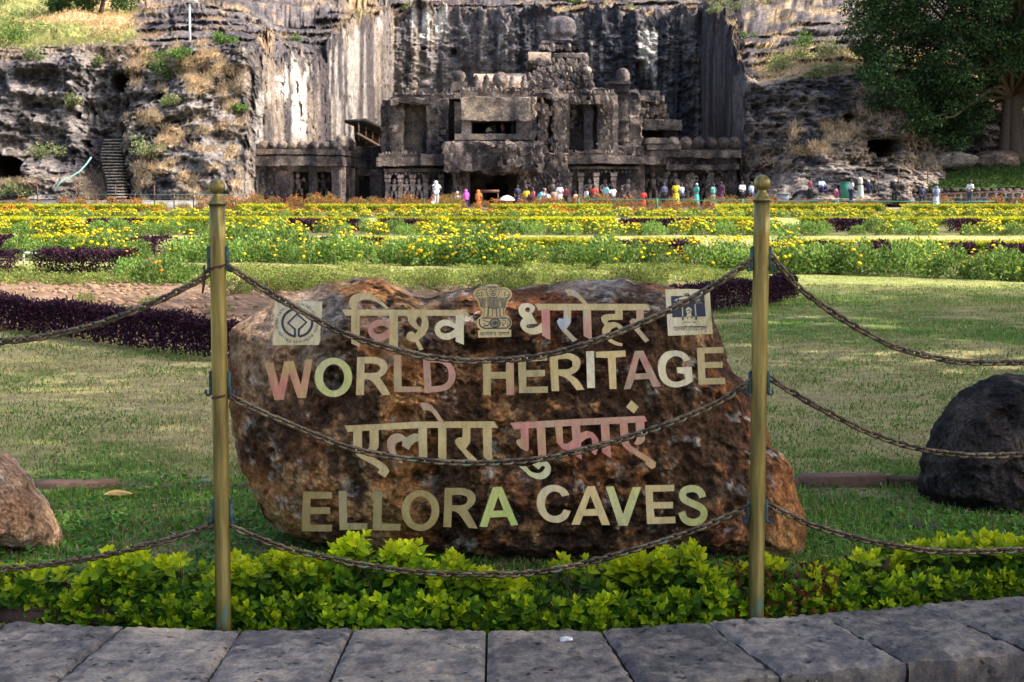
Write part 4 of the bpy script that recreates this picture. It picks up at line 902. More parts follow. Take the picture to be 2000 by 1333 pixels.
def col_right(P, ns):
    a = fbm(P*4+3, 4, 701); b = fbm(P*13, 4, 711); z = P[..., 2]
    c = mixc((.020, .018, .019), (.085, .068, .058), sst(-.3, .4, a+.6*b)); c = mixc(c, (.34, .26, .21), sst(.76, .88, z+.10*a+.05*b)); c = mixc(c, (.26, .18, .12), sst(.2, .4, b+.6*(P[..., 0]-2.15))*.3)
    return c
V, Fq, Cm = boulder('b', '', [(1985,729),(2050,735),(2130,760),(2220,800),(2280,880),(2300,960),(2270,1040),(2180,1085),(2060,1092),(1950,1080),(1880,1062),(1838,1015),(1808,985),(1792,945),(1790,900),(1803,868),(1830,812),(1862,778),(1905,745),(1945,733)], (2040, 915), 6.55, .42, .42, .25, col_right, M_BOULDER2, 360, 120, 2.9, .75, 3, 50)
o = obj('boulder', mesh_np('boulder', V, Fq, M_BOULDER2, Cm, True)); tag(o, 'big near-black rounded boulder at the right edge, paler brown on top', 'rock')

# ================================================================== BRASS LETTERS
def brass(name, tint, tint2, rough=.27, metal=.8):
    m, t, b = newmat(name); tc = N(t, 'ShaderNodeTexCoord'); co = tc.outputs['Object']
    n = noise_n(t, co, 7, 4, .6); r = ramp(t, n.outputs[0], [(.36, tint), (.62, tint2)])
    n2 = noise_n(t, co, 45, 5, .7, (1, 1, .25)); r2 = ramp(t, n2.outputs[0], [(.3, .68), (.7, 1.15)])
    c = mixrgb(t, 'MULTIPLY', 1, r.outputs[0], r2.outputs[0])
    v = noise_n(t, co, 90, 6, .8); rv = ramp(t, v.outputs[0], [(.70, 0.0), (.76, 1.0)]); c2 = mixrgb(t, 'MIX', rv.outputs[0], c.outputs[0], (.13, .10, .05))
    t.links.new(c2.outputs[0], b.inputs['Base Color']); b.inputs['Metallic'].default_value = metal
    rr_ = ramp(t, n2.outputs[0], [(.3, rough-.06), (.7, rough+.1)]); t.links.new(rr_.outputs[0], b.inputs['Roughness'])
    bump(t, n2.outputs[0], .12, .002, b); return m
TAN = (.50, .34, .13); PNK = (.55, .20, .15); GRN = (.48, .47, .15); PAL = (.68, .52, .24); OLV = (.30, .21, .07)
BM = {'tan': brass('brass_tan', TAN, (.58, .41, .19)), 'pink': brass('brass_pink', PNK, TAN), 'green': brass('brass_green', GRN, (.56, .50, .26)), 'pale': brass('brass_pale', PAL, (.68, .54, .34)), 'olive': brass('brass_olive', OLV, (.36, .27, .12)), 'lime': brass('brass_lime', (.36, .42, .12), GRN), 'mix': brass('brass_mix', PNK, (.46, .34, .18)), 'blue': brass('brass_blue', (.40, .42, .46), TAN)}
EDGE = plain('brass_edge', (.22, .16, .08), .45, .6)
PRINT = plain('black_enamel', (.022, .022, .04), .35)
def letY(py): return 5.25+.35*(842-py)/1000
def plate(name, loops, mat, parent, th=.006, off=0.0, label=None, map_=None):
    """loops: list of outlines in source pixels (even-odd holes)"""
    cu = bpy.data.curves.new('c', 'CURVE'); cu.dimensions = '2D'; cu.fill_mode = 'BOTH'; cu.extrude = .5
    for lp_ in loops:
        s = cu.splines.new('POLY'); s.points.add(len(lp_)-1)
        for k, (x, y) in enumerate(lp_): s.points[k].co = (x, -y, 0, 1)
        s.use_cyclic_u = True
    ob = bpy.data.objects.new('c', cu); me = bpy.data.meshes.new_from_object(ob); bpy.data.objects.remove(ob); bpy.data.curves.remove(cu)
    n = len(me.vertices); co = np.empty(n*3, np.float32); me.vertices.foreach_get('co', co); co = co.reshape(-1, 3)
    Y = letY(-co[:, 1]) if map_ is None else map_(co[:, 0], -co[:, 1])
    rt = random.Random(int(abs(co[0, 0]*7+co[0, 1]*3))); ta, tb_ = (rt.uniform(-.10, .10), rt.uniform(-.08, .08)) if name in ('letter',) else (0, 0)
    P = atn(co[:, 0], -co[:, 1], Y+ta*(co[:, 0]-co[:, 0].mean())/610+tb_*(co[:, 1]-co[:, 1].mean())/610); P[:, 1] += np.where(co[:, 2] > 0, -th/2, th/2)-off
    me.vertices.foreach_set('co', P.astype(np.float32).ravel()); me.materials.clear(); me.materials.append(mat); me.name = name
    if mat is not PRINT:
        me.materials.append(EDGE); mi = [1 if abs(p.normal.y) < .5 else 0 for p in me.polygons]
        me.update(); nrm = np.empty(len(me.polygons)*3, np.float32); me.polygons.foreach_get('normal', nrm); mi = (np.abs(nrm.reshape(-1, 3)[:, 1]) < .5).astype(np.int32); me.polygons.foreach_set('material_index', mi)
    me.update(); o = obj(name, me, parent); o.matrix_parent_inverse = Matrix(); 
    r = parent
    off_ = Vector((0, 0, 0))
    while r is not None: off_ += r.location; r = r.parent
    o.location = -off_
    if label: o['label'] = label
    return o
def ell(cx, cy, rx, ry, n=40, a0=0): return [(cx+rx*math.cos(2*math.pi*k/n+a0), cy+ry*math.sin(2*math.pi*k/n+a0)) for k in range(n)]
def chaik(p, it=2):
    for _ in range(it):
        q = []
        for k in range(len(p)):
            a, b = p[k], p[(k+1) % len(p)]; q += [(.75*a[0]+.25*b[0], .75*a[1]+.25*b[1]), (.25*a[0]+.75*b[0], .25*a[1]+.75*b[1])]
        p = q
    return p
def soft(p, it=2, ang=52):
    """round only the gentle corners, keep sharp ones"""
    for _ in range(it):
        q = []; n = len(p)
        for k in range(n):
            a, b, c = p[k-1], p[k], p[(k+1) % n]
            v1 = (b[0]-a[0], b[1]-a[1]); v2 = (c[0]-b[0], c[1]-b[1]); l1 = math.hypot(*v1) or 1; l2 = math.hypot(*v2) or 1
            t_ = math.degrees(abs(math.atan2(v1[0]*v2[1]-v1[1]*v2[0], v1[0]*v2[0]+v1[1]*v2[1])))
            if t_ > ang or t_ < 3: q.append(b)
            else:
                f1 = min(.25, 6/l1*3) if l1 > 80 else .25; f2 = min(.25, 18/l2) if l2 > 80 else .25
                q += [(b[0]-v1[0]*f1, b[1]-v1[1]*f1), (b[0]+v2[0]*f2, b[1]+v2[1]*f2)]
        p = q
    return p
def tr(loops, ox, oy, s): return [[(ox+x/s, oy+y/s) for x, y in lp_] for lp_ in loops]
def thick(pts, w, it=2):
    """open stroke to outline"""
    for _ in range(it):
        q = [pts[0]]
        for a, b in zip(pts[:-1], pts[1:]): q += [(.75*a[0]+.25*b[0], .75*a[1]+.25*b[1]), (.25*a[0]+.75*b[0], .25*a[1]+.75*b[1])]
        q.append(pts[-1]); pts = q
    P = np.array(pts, float); d = np.gradient(P, axis=0); d /= np.linalg.norm(d, axis=1, keepdims=True); nn = np.stack([-d[:, 1], d[:, 0]], 1)*w/2
    return [tuple(p) for p in P+nn]+[tuple(p) for p in (P-nn)[::-1]]
def L(name, loops, mt, o_, parent=None, sm=True, off=0, lab=None):
    ox, oy, s = o_
    lp_ = [soft(l) if sm else l for l in loops]
    return plate(name, tr(lp_, ox, oy, s), BM[mt], parent or sgn, off=off, label=lab)
K1 = (640, 540, 6.25); K2 = (980, 540, 6.25); K3 = (660, 770, 6.25); K4 = (980, 770, 6.25)
def word(label, K, pieces):
    w = thing('hindi_word', None, None); w.parent = sgn; w['label'] = label
    for k, (nm, mt, loops) in enumerate(pieces):
        L(nm, loops, mt, K, w, True, .0004*k)
    del w['label']; w['label'] = label
word('Devanagari word top left reading vishva', K1, [
 ('headline_bar', 'tan', [[(175,405),(1690,412),(1735,482),(215,480)]]),
 ('glyph', 'tan', [[(300,412),(262,355),(258,310),(290,240),(370,205),(450,200),(560,230),(660,305),(745,385),(725,402),(620,325),(540,290),(470,278),(400,295),(355,345),(360,412)]]),
 ('stem', 'tan', [[(288,470),(392,470),(392,865),(290,820)]]), ('stem', 'tan', [[(752,470),(857,470),(857,880),(755,830)]]), ('stem', 'pale', [[(1563,470),(1663,470),(1663,835),(1563,795)]]),
 ('glyph', 'mix', [[(765,578),(720,545),(640,522),(550,550),(500,610),(488,660),(510,725),(580,785),(660,790),(765,742)], [(750,640),(690,605),(620,600),(560,640),(560,675),(610,710),(680,690)]]),
 ('glyph', 'tan', [[(975,475),(978,530),(1010,592),(1060,630),(1105,660),(1065,702),(1045,675),(1000,672),(965,705),(965,765),(1010,798),(1070,800),(1120,905),(1172,890),(1112,775),(1190,710),(1235,620),(1230,540),(1205,475)], [(1105,490),(1075,540),(1100,600),(1132,622),(1152,560),(1145,510)]]),
 ('glyph', 'pale', [[(1575,590),(1510,540),(1430,522),(1350,550),(1305,610),(1305,670),(1335,730),(1400,770),(1480,775),(1575,735)], [(1555,640),(1490,605),(1420,600),(1370,640),(1380,680),(1430,700),(1500,685)]])])
word('Devanagari word top right reading dharohar', K2, [
 ('headline_bar', 'tan', [[(400,335),(1775,338),(1812,415),(450,415)]]),
 ('glyph', 'pale', [[(225,345),(270,328),(350,330),(405,370),(400,420),(365,450),(385,500),(415,545),(432,578),(340,582),(302,600),(300,622),(345,638),(420,622),(495,562),(495,685),(430,708),(350,710),(270,670),(222,605),(228,550),(265,512),(215,470),(200,400)], ell(315,408,30,32,14)]),
 ('stem', 'mix', [[(485,400),(585,400),(592,778),(492,722)]]),
 ('glyph', 'blue', [[(755,405),(848,405),(845,570),(790,640),(920,775),(870,802),(760,690),(700,620),(672,550),(700,512),(755,520)]]),
 ('stem', 'mix', [[(988,405),(1088,405),(1100,782),(1000,728)]]),
 ('glyph', 'blue', [[(770,165),(830,155),(900,175),(960,230),(1010,290),(1055,345),(995,345),(940,280),(880,238),(810,235)]]),
 ('glyph', 'tan', [[(1385,405),(1475,405),(1475,530),(1320,530),(1290,545),(1300,565),(1380,555),(1460,590),(1510,670),(1480,710),(1430,720),(1440,650),(1400,615),(1340,640),(1305,700),(1330,760),(1400,800),(1475,820),(1470,850),(1400,845),(1310,800),(1235,730),(1218,650),(1255,595),(1215,540),(1210,500),(1250,465),(1385,457)]]),
 ('glyph', 'mix', [[(1642,405),(1730,405),(1735,560),(1680,640),(1800,780),(1750,808),(1650,690),(1590,620),(1558,550),(1590,515),(1642,522)]])])
word('Devanagari word lower left reading elora', K3, [
 ('headline_bar', 'tan', [[(80,385),(500,365),(950,335),(1910,333),(1955,412),(1080,412),(500,437),(120,462)]]),
 ('glyph', 'tan', [[(187,445),(295,445),(295,660),(320,705),(400,750),(500,810),(590,870),(630,940),(580,1020),(485,960),(510,920),(480,890),(380,835),(260,770),(205,710),(188,640)]]),
 ('glyph', 'tan', [[(387,430),(497,430),(500,640),(470,690),(410,705),(350,690),(390,640)]]),
 ('glyph', 'mix', [[(990,482),(930,478),(880,500),(835,530),(790,490),(720,473),(650,495),(600,560),(600,650),(650,750),(720,810),(775,845),(795,820),(730,750),(700,690),(695,630),(720,590),(780,570),(790,600),(780,630),(865,682),(900,620),(950,578),(990,575)]]),
 ('stem', 'tan', [[(982,400),(1087,400),(1092,845),(990,790)]]), ('stem', 'tan', [[(1225,400),(1325,400),(1325,830),(1225,770)]]), ('stem', 'tan', [[(1768,400),(1877,400),(1882,850),(1778,765)]]),
 ('glyph', 'mix', [[(1000,105),(1060,98),(1140,130),(1210,210),(1300,345),(1240,345),(1170,245),(1120,195),(1040,195)]]),
 ('glyph', 'tan', [[(1522,400),(1617,400),(1617,590),(1560,665),(1700,800),(1690,850),(1620,830),(1520,705),(1440,620),(1430,560),(1465,525),(1510,530),(1522,520)]])])
word('pink-tinted Devanagari word lower right reading guphaen', K4, [
 ('headline_bar', 'mix', [[(100,350),(900,305),(1740,265),(1775,330),(1700,345),(900,385),(150,430)]]),
 ('glyph', 'pink', [[(230,420),(325,415),(332,680),(310,702),(240,670),(175,600),(180,560),(235,545)]]),
 ('stem', 'pink', [[(425,405),(530,400),(547,830),(447,800)]]),
 ('glyph', 'green', [[(210,880),(300,880),(350,945),(430,968),(500,950),(530,890),(500,870),(450,918),(370,860),(500,810),(570,830),(605,900),(590,980),(520,1035),(440,1042),(340,1000),(270,935)]]),
 ('glyph', 'pink', [[(650,395),(740,390),(750,600),(800,610),(860,560),(960,470),(1050,443),(1130,480),(1185,560),(1180,650),(1150,740),(1130,740),(1070,680),(1110,600),(1090,530),(1030,540),(960,600),(880,670),(820,690),(740,670),(670,590)]]),
 ('stem', 'mix', [[(850,385),(955,378),(978,800),(880,740)]]), ('stem', 'pink', [[(1207,365),(1310,360),(1335,782),(1225,710)]]),
 ('glyph', 'pink', [[(1437,350),(1535,345),(1550,590),(1580,635),(1680,700),(1790,760),(1880,830),(1875,890),(1830,912),(1745,850),(1755,820),(1690,780),(1560,700),(1480,640),(1450,560)]]),
 ('glyph', 'mix', [[(1630,335),(1738,335),(1748,560),(1700,610),(1640,620),(1610,600),(1645,560)]]),
 ('dot', 'tan', [[(1515,155),(1580,72),(1670,155),(1610,235)]])])
A1 = (500, 670, 4.348); A2 = (930, 670, 3.9216); A3 = (570, 930, 4.545); A4 = (1000, 930, 4.762)
L('letter', [[(75,170),(147,165),(195,370),(240,158),(320,153),(382,360),(420,142),(482,140),(425,468),(355,470),(283,260),(235,482),(158,487)]], 'pink', A1, sm=False)
L('letter', [ell(658,292,160,167), ell(660,293,90,112)], 'green', A1, sm=False)
L('letter', [[(860,120),(1010,118),(1090,140),(1125,200),(1105,260),(1050,295),(1085,340),(1145,443),(1072,443),(1010,350),(970,312),(922,308),(918,443),(850,442)], [(922,175),(1000,173),(1045,188),(1058,215),(1040,248),(1000,256),(922,255)]], 'tan', A1)
L('letter', [[(1170,103),(1235,106),(1238,370),(1405,372),(1403,417),(1172,417)]], 'mix', A1, sm=False)
L('letter', [[(1418,125),(1560,125),(1650,160),(1697,250),(1690,330),(1640,395),(1560,415),(1432,425)], [(1478,165),(1560,165),(1620,200),(1640,260),(1630,330),(1580,362),(1490,370)]], 'mix', A1)
L('letter', [[(50,120),(112,120),(113,222),(228,222),(230,110),(288,110),(291,400),(232,400),(228,274),(112,274),(112,400),(55,400)]], 'pink', A2, sm=False)
L('letter', [[(320,100),(545,95),(545,135),(382,145),(382,208),(528,207),(528,255),(384,262),(386,336),(548,334),(548,382),(328,384)]], 'tan', A2, sm=False)
L('letter', [[(560,90),(720,75),(790,110),(803,160),(780,215),(725,245),(780,280),(830,358),(770,362),(700,270),(630,248),(636,368),(578,370)], [(625,128),(700,118),(735,140),(738,180),(710,203),(628,203)]], 'tan', A2)
L('letter', [[(842,65),(903,62),(910,345),(850,346)]], 'pale', A2, sm=False)
L('letter', [[(915,68),(1143,58),(1145,105),(1068,112),(1075,353),(1022,353),(1008,115),(917,112)]], 'tan', A2, sm=False)
L('letter', [[(1215,62),(1280,60),(1415,332),(1355,340),(1325,275),(1210,282),(1182,352),(1130,356)], [(1248,110),(1305,232),(1218,236)]], 'mix', A2, sm=False)
L('letter', [[(1640,130),(1610,80),(1540,55),(1450,65),(1400,120),(1388,190),(1405,270),(1450,325),(1530,345),(1610,325),(1660,295),(1650,185),(1535,187),(1538,230),(1595,238),(1600,275),(1560,295),(1510,300),(1465,270),(1448,210),(1455,150),(1490,110),(1530,98),(1575,115),(1590,142)]], 'pale', A2)
L('letter', [[(1690,38),(1895,32),(1895,78),(1748,80),(1750,148),(1887,145),(1887,190),(1752,192),(1757,270),(1905,268),(1910,315),(1703,320)]], 'tan', A2, sm=False)
L('letter', [[(100,138),(358,142),(358,200),(167,200),(165,278),(340,278),(340,335),(162,336),(162,432),(358,432),(355,492),(88,490)]], 'olive', A3, sm=False)
L('letter', [[(415,132),(487,132),(492,418),(670,420),(670,472),(425,480)]], 'olive', A3, sm=False)
L('letter', [[(728,130),(800,133),(797,422),(965,425),(962,483),(718,482)]], 'olive', A3, sm=False)
L('letter', [ell(1142,305,168,182), ell(1143,305,98,125)], 'olive', A3, sm=False)
L('letter', [[(1358,105),(1520,105),(1600,130),(1638,185),(1620,250),(1560,300),(1650,465),(1570,460),(1490,340),(1450,312),(1420,310),(1415,455),(1345,452)], [(1422,168),(1510,165),(1555,185),(1562,215),(1545,248),(1500,262),(1422,258)]], 'olive', A3)
L('letter', [[(1785,98),(1865,95),(2010,435),(1945,438),(1910,362),(1760,368),(1735,452),(1665,450)], [(1832,178),(1880,305),(1788,308)]], 'lime', A3, sm=False)
L('letter', [[(465,190),(440,150),(380,138),(325,175),(302,250),(315,320),(350,362),(410,375),(460,350),(482,310),(545,325),(520,390),(460,430),(390,437),(310,410),(250,340),(225,260),(240,170),(290,105),(370,77),(450,90),(510,130),(535,175)]], 'pale', A4)
L('letter', [[(700,95),(770,92),(912,455),(835,455),(800,368),(660,370),(630,452),(552,452)], [(728,180),(778,305),(682,310)]], 'tan', A4, sm=False)
L('letter', [[(870,98),(945,95),(1032,355),(1120,103),(1200,102),(1075,462),(990,460)]], 'green', A4, sm=False)
L('letter', [[(1238,85),(1508,82),(1508,140),(1310,145),(1312,242),(1497,240),(1497,300),(1318,302),(1325,382),(1518,378),(1520,438),(1255,447)]], 'tan', A4, sm=False)
L('letter', [thick([(1772,198),(1758,150),(1712,118),(1650,115),(1598,135),(1580,175),(1598,215),(1650,245),(1720,272),(1775,305),(1790,350),(1770,400),(1715,430),(1650,430),(1600,400),(1577,333)], 66, 1)], 'green', A4, sm=False)
# ---- plaques
def pl_thing(name, label): w = thing(name, None, None); w.parent = sgn; w['label'] = label; return w
def pr(loops, K, parent, off, name='print', mat=None): return plate(name, tr(loops, *K), mat or PRINT, parent, .0016, off)
def chtext(ch, cx, cy, h, ang, K, parent, off, sx=1.0, name='print', sy=1.0):
    """one character of the built-in font laid flat on the plate"""
    cu = bpy.data.curves.new('f', 'FONT'); cu.body = ch; cu.size = 1; cu.align_x = 'CENTER'; cu.resolution_u = 2
    ob = bpy.data.objects.new('f', cu); me = bpy.data.meshes.new_from_object(ob); bpy.data.objects.remove(ob); bpy.data.curves.remove(cu)
    n = len(me.vertices)
    if n == 0: return None
    co = np.empty(n*3, np.float32); me.vertices.foreach_get('co', co); co = co.reshape(-1, 3).astype(float)
    X = co[:, 0]*sx*h; Yv = -(co[:, 1]-.35)*h*sy; ca, sa = math.cos(ang), math.sin(ang)
    qx = K[0]+(cx+X*ca-Yv*sa)/K[2]; qy = K[1]+(cy+X*sa+Yv*ca)/K[2]
    P = atn(qx, qy, letY(qy)); P[:, 1] -= off
    fc = [list(p.vertices) for p in me.polygons]; bpy.data.meshes.remove(me)
    return P, fc
def text_mesh(items, K, parent, off, name='lettering'):
    V = []; Fs = []; n = 0
    for it in items:
        r = chtext(*it[:5], K, parent, off, *(it[5:]))
        if r is None: continue
        V.append(r[0]); Fs += [[i+n for i in f] for f in r[1]]; n += len(r[0])
    me = bpy.data.meshes.new(name); me.from_pydata(np.concatenate(V).tolist(), [], Fs); me.materials.append(PRINT)
    o = obj(name, me, parent); o.location = -sgn.location; return o
KA = (500, 560, 9.52)
w = pl_thing('heritage_plaque', 'square brass plaque with ring emblem and curved lettering, upper left'); 
plate('plate', tr([[(355,268),(1235,278),(1225,620),(1200,800),(1195,1020),(1165,1085),(308,1087)]], *KA), BM['pale'], w, .004, .002)
EC = (772, 668)
ring = []
for (r_, dirn) in ((298, 1), (255, -1)):
    seq = [(EC[0]+r_*math.cos(a), EC[1]+r_*math.sin(a)*.935) for a in np.linspace(math.radians(97 if dirn > 0 else 97), math.radians(443), 60)]
    ring += seq if dirn > 0 else seq[::-1]
pr([ring], KA, w, .0062, 'emblem_ring')
pr([thick([(742-12,925),(728,790),(600,672),(768,505),(940,660),(800,795),(800,925)], 38, 0)], KA, w, .0070, 'emblem_square')
items = []
def arc_text(s, a0, a1, r, h, flip=False):
    n = len(s)
    for k, ch in enumerate(s):
        a = math.radians(a0+(a1-a0)*k/(n-1)); 
        if ch == ' ': continue
        items.append((ch, EC[0]-5+r*math.cos(a), EC[1]+8+r*.95*math.sin(a), h, a+math.pi/2 if not flip else a-math.pi/2))
arc_text('PATRIMONIO MUNDIAL', -155, -30, 372, 74)
arc_text('WORLD HERITAGE', 190, 108, 378, 74, True)
arc_text('PATRIMOINE MONDIAL', 98, -14, 372, 74, True)
text_mesh(items, KA, w, .0045)
KB = (900, 545, 10.254)
w = pl_thing('lion_emblem_plaque', 'brass cut-out plaque of the lion capital emblem with motto strip, top centre')
outl = [(480,160),(500,120),(560,105),(720,105),(765,140),(780,180),(860,165),(930,180),(1000,230),(1030,300),(1010,370),(950,430),(945,500),(900,590),(880,700),(950,740),(1010,820),(1025,900),(990,970),(930,1010),(1012,1018),(1010,1160),(345,1178),(342,1035),(400,1020),(340,970),(308,890),(340,800),(420,730),(440,680),(400,600),(350,520),(330,440),(270,370),(245,290),(280,220),(350,180),(420,165)]
plate('plate', tr([outl], *KB), BM['tan'], w, .004, .0)
B = []
def st(pts, wd, it=2): B.append(thick(pts, wd, it))
D_ = []
# flank and chest: manes drawn as rows of short locks
rq = random.Random(12)
for (x0, x1, y0, y1, lean) in ((520,800,370,575,0), (385,520,380,560,-1), (790,915,380,560,1)):
    y = y0
    while y < y1:
        x = x0+6*(y-y0)/60; f_ = (y-y0)/(y1-y0); sh = 45*f_*(1 if lean >= 0 else .9)
        x = x0+sh*.6; xe = x1-sh*.6
        while x < xe:
            dxx = (1 if x < (x0+x1)/2 else -1)*10 if lean == 0 else 8*lean
            D_.append(thick([(x, y), (x+dxx, y+13), (x+dxx*.6, y+26)], 11, 0)); x += 23
        y += 27
# outlines
for s in ([(520,160),(740,155),(755,200),(775,240),(765,300),(740,350),(690,375),(600,375),(545,340),(525,290),(505,240),(520,200),(520,160)], [(500,220),(440,205),(380,205),(330,245),(290,310),(310,350),(355,385),(375,430),(390,500),(440,580)], [(780,220),(840,200),(900,210),(950,250),(1000,310),(965,360),(925,400),(905,480),(870,590)],
          [(440,580),(470,570),(530,555),(590,580),(665,600),(740,575),(800,560),(860,590)]): st(s, 12)
for s in ([(575,215),(600,200),(625,222)], [(665,222),(700,200),(725,215)], [(640,225),(632,262),(660,262),(650,225)], [(590,285),(640,300),(700,285)], [(600,310),(650,345),(705,308)], [(565,250),(590,240),(612,250)], [(680,250),(705,240),(728,250)], [(330,300),(355,290),(380,300)], [(320,335),(360,345),(390,330)], [(400,260),(430,300),(410,350)], [(900,260),(870,300),(890,350)], [(915,320),(950,330),(985,310)], [(900,370),(930,385),(960,350)], [(545,170),(600,180),(660,180),(715,170)]): st(s, 15)
for x in (470,545,560,640,705,720,770,790,855): st([(x, 580), (x+(4 if x > 660 else -2), 660), (x+(10 if x > 660 else -12), 765)], 11, 0)
for x in (505,600,675,750,820): st([(x-18, 775), (x, 755), (x+22, 775)], 9, 1)
# abacus
st([(410,790),(940,790)], 13, 0); st([(380,800),(365,870),(400,960),(470,985)], 26); st([(945,790),(1000,850),(985,930),(920,975)], 26); st([(455,990),(925,985)], 26, 0)
for x in range(420, 940, 26):
    if abs(x-690) > 110: D_.append(thick([(x, 765), (x+8, 785)], 12, 0))
for s in ([(430,830),(470,820),(500,860),(560,850),(570,900),(540,945),(470,940),(440,960)], [(450,880),(480,930),(560,930)], [(830,830),(870,820),(900,850),(890,900),(850,920),(870,960)], [(820,870),(850,890),(830,950)], [(925,830),(950,880),(930,940)]): st(s, 13)
allr = B+D_
V = []; 
class _P: pass
for k, lp_ in enumerate(B): pass
def pr_many(loops, K, parent, off, name):
    """many separate strokes welded into one printed part, each lifted a hair above the last"""
    V = []; Fs = []; n = 0
    for k, lp_ in enumerate(loops):
        h = len(lp_)//2; a = np.array(lp_[:h]); b = np.array(lp_[h:][::-1])
        qx = K[0]+np.concatenate([a[:, 0], b[:, 0]])/K[2]; qy = K[1]+np.concatenate([a[:, 1], b[:, 1]])/K[2]
        P = atn(qx, qy, letY(qy)); P[:, 1] -= off+.000012*k
        V.append(P); Fs += [[n+i, n+i+1, n+h+i+1, n+h+i] for i in range(h-1)]; n += len(P)
    me = mesh_np(name, np.concatenate(V), np.array(Fs), PRINT); o = obj(name, me, parent); o.location = -sgn.location; return o
pr_many(allr, KB, w, .0023, 'lion_drawing')
pr([ell(688, 878, 112, 92, 36), ell(688, 878, 92, 74, 36)], KB, w, .0065, 'wheel_rim')
pr_many([thick([(688+18*math.cos(a), 878+15*math.sin(a)), (688+90*math.cos(a), 878+72*math.sin(a))], 6, 0) for a in np.linspace(0, 2*math.pi, 24, endpoint=False)]+[thick([(670,878),(688,862),(706,878),(688,894),(670,878)], 10, 1)], KB, w, .0067, 'wheel_spokes')
def deva(s, x0, x1, yb, h, K, parent, off):
    """s: list of (char, width factor)"""
    tot = sum(f for _, f in s); x = x0; it = []
    for ch, f in s:
        wd = (x1-x0)*f/tot
        if ch != ' ': it.append((ch, x+wd/2, yb, h, 0.0, (1.0 if f > .8 else .7)))
        x += wd
    return text_mesh(it, K, parent, off)
deva([('स', 1), ('त', .6), ('य', .95), ('म', 1), ('े', .05), ('व', 1), (' ', .5), ('ज', 1.1), ('य', .95), ('त', .9), ('े', .1)], 385, 975, 1105, 98, KB, w, .0025)
pr([[(388,1075),(700,1068),(700,1078),(388,1085)]], KB, w, .0031, 'headline'); pr([[(752,1070),(968,1066),(968,1076),(752,1080)]], KB, w, .0031, 'headline')
KC = (1280, 545, 10.257)
w = pl_thing('survey_plaque', 'square brass plaque with dark pillared gateway emblem, upper right')
plate('plate', tr([[(192,215),(640,200),(1085,225),(1115,700),(1150,1100),(700,1122),(252,1140),(225,680)]], *KC), BM['pale'], w, .004, .002)
pr([[(310,345),(975,330),(985,520),(1008,745),(340,765),(322,540)], [(330,455),(430,390),(560,345),(640,335),(760,350),(900,410),(985,450)], [(350,490),(985,470),(985,482),(350,502)], [(525,520),(552,520),(560,755),(530,758)], [(775,500),(805,500),(825,745),(795,748)], [(605,600),(650,560),(700,570),(730,600),(715,690),(730,730),(745,749),(610,752),(640,700),(610,650)]], KC, w, .0064, 'gateway_print')
pr_many([thick([(330,455),(560,408),(640,402),(760,410),(985,452)], 14, 1), thick([(580,320),(630,285),(690,325)], 20, 0), thick([(585,328),(690,328)], 14, 0), thick([(547,760),(549,820)], 28, 0), thick([(814,750),(817,815)], 28, 0), thick([(620,640),(660,610),(700,640),(660,690)], 14, 1), thick([(630,770),(640,800)], 18, 0), thick([(720,760),(735,790)], 18, 0), thick([(450,395),(475,430),(450,450)], 20, 0), thick([(500,470),(800,455)], 90, 0)], KC, w, .0074, 'emblem_print')
deva([('स', 1), ('त', .6), ('य', .95), ('म', 1), ('व', 1), (' ', .5), ('ज', 1.1), ('य', .95), ('त', .9)], 552, 822, 868, 52, KC, w, .0045)
deva([('प', 1), ('त', .6), ('न', 1), ('क', 1.1), ('ी', .6), ('त', .8), ('ि', .4), ('म', 1), ('प', 1), ('ा', .6), ('व', 1), ('ण', 1.1), ('ु', .3)], 360, 1035, 995, 125, KC, w, .0045)
pr([[(360,958),(1030,940),(1030,952),(360,971)]], KC, w, .0052, 'headline')
# ================================================================== BRASS POSTS AND CHAINS
def brass_post_mat():
    m, t, b = newmat('post_brass'); tc = N(t, 'ShaderNodeTexCoord'); co = tc.outputs['Object']
    n = noise_n(t, co, 30, 5, .65, (1, 1, .08)); r = ramp(t, n.outputs[0], [(.32, (.10, .08, .03)), (.5, (.25, .20, .065)), (.66, (.42, .35, .14))])
    n2 = noise_n(t, co, 14, 4, .6, (1.5, 1.5, .35)); r2 = ramp(t, n2.outputs[0], [(.60, 0.0), (.70, .7)]); c = mixrgb(t, 'MIX', r2.outputs[0], r.outputs[0], (.22, .10, .05))
    n3 = noise_n(t, co, 22, 5, .7, (1, 1, .3)); sp = N(t, 'ShaderNodeSeparateXYZ'); t.links.new(co, sp.inputs[0])
    lo = ramp(t, sp.outputs[2], [(.02, .12), (.10, 0.0)]); ad = N(t, 'ShaderNodeMath', operation='ADD'); t.links.new(n3.outputs[0], ad.inputs[0]); t.links.new(lo.outputs[0], ad.inputs[1])
    r3 = ramp(t, ad.outputs[0], [(.66, 0.0), (.74, .9)]); c = mixrgb(t, 'MIX', r3.outputs[0], c.outputs[0], (.13, .34, .28))
    t.links.new(c.outputs[0], b.inputs['Base Color']); b.inputs['Metallic'].default_value = .75
    rr_ = ramp(t, n.outputs[0], [(.3, .5), (.7, .36)]); t.links.new(rr_.outputs[0], b.inputs['Roughness']); bump(t, n.outputs[0], .1, .001, b); return m
M_POST = brass_post_mat(); M_VERD = plain('verdigris', (.035, .08, .09), .7, .3, .8, 60); M_TAPE = plain('maroon_tape', (.06, .012, .01), .6)
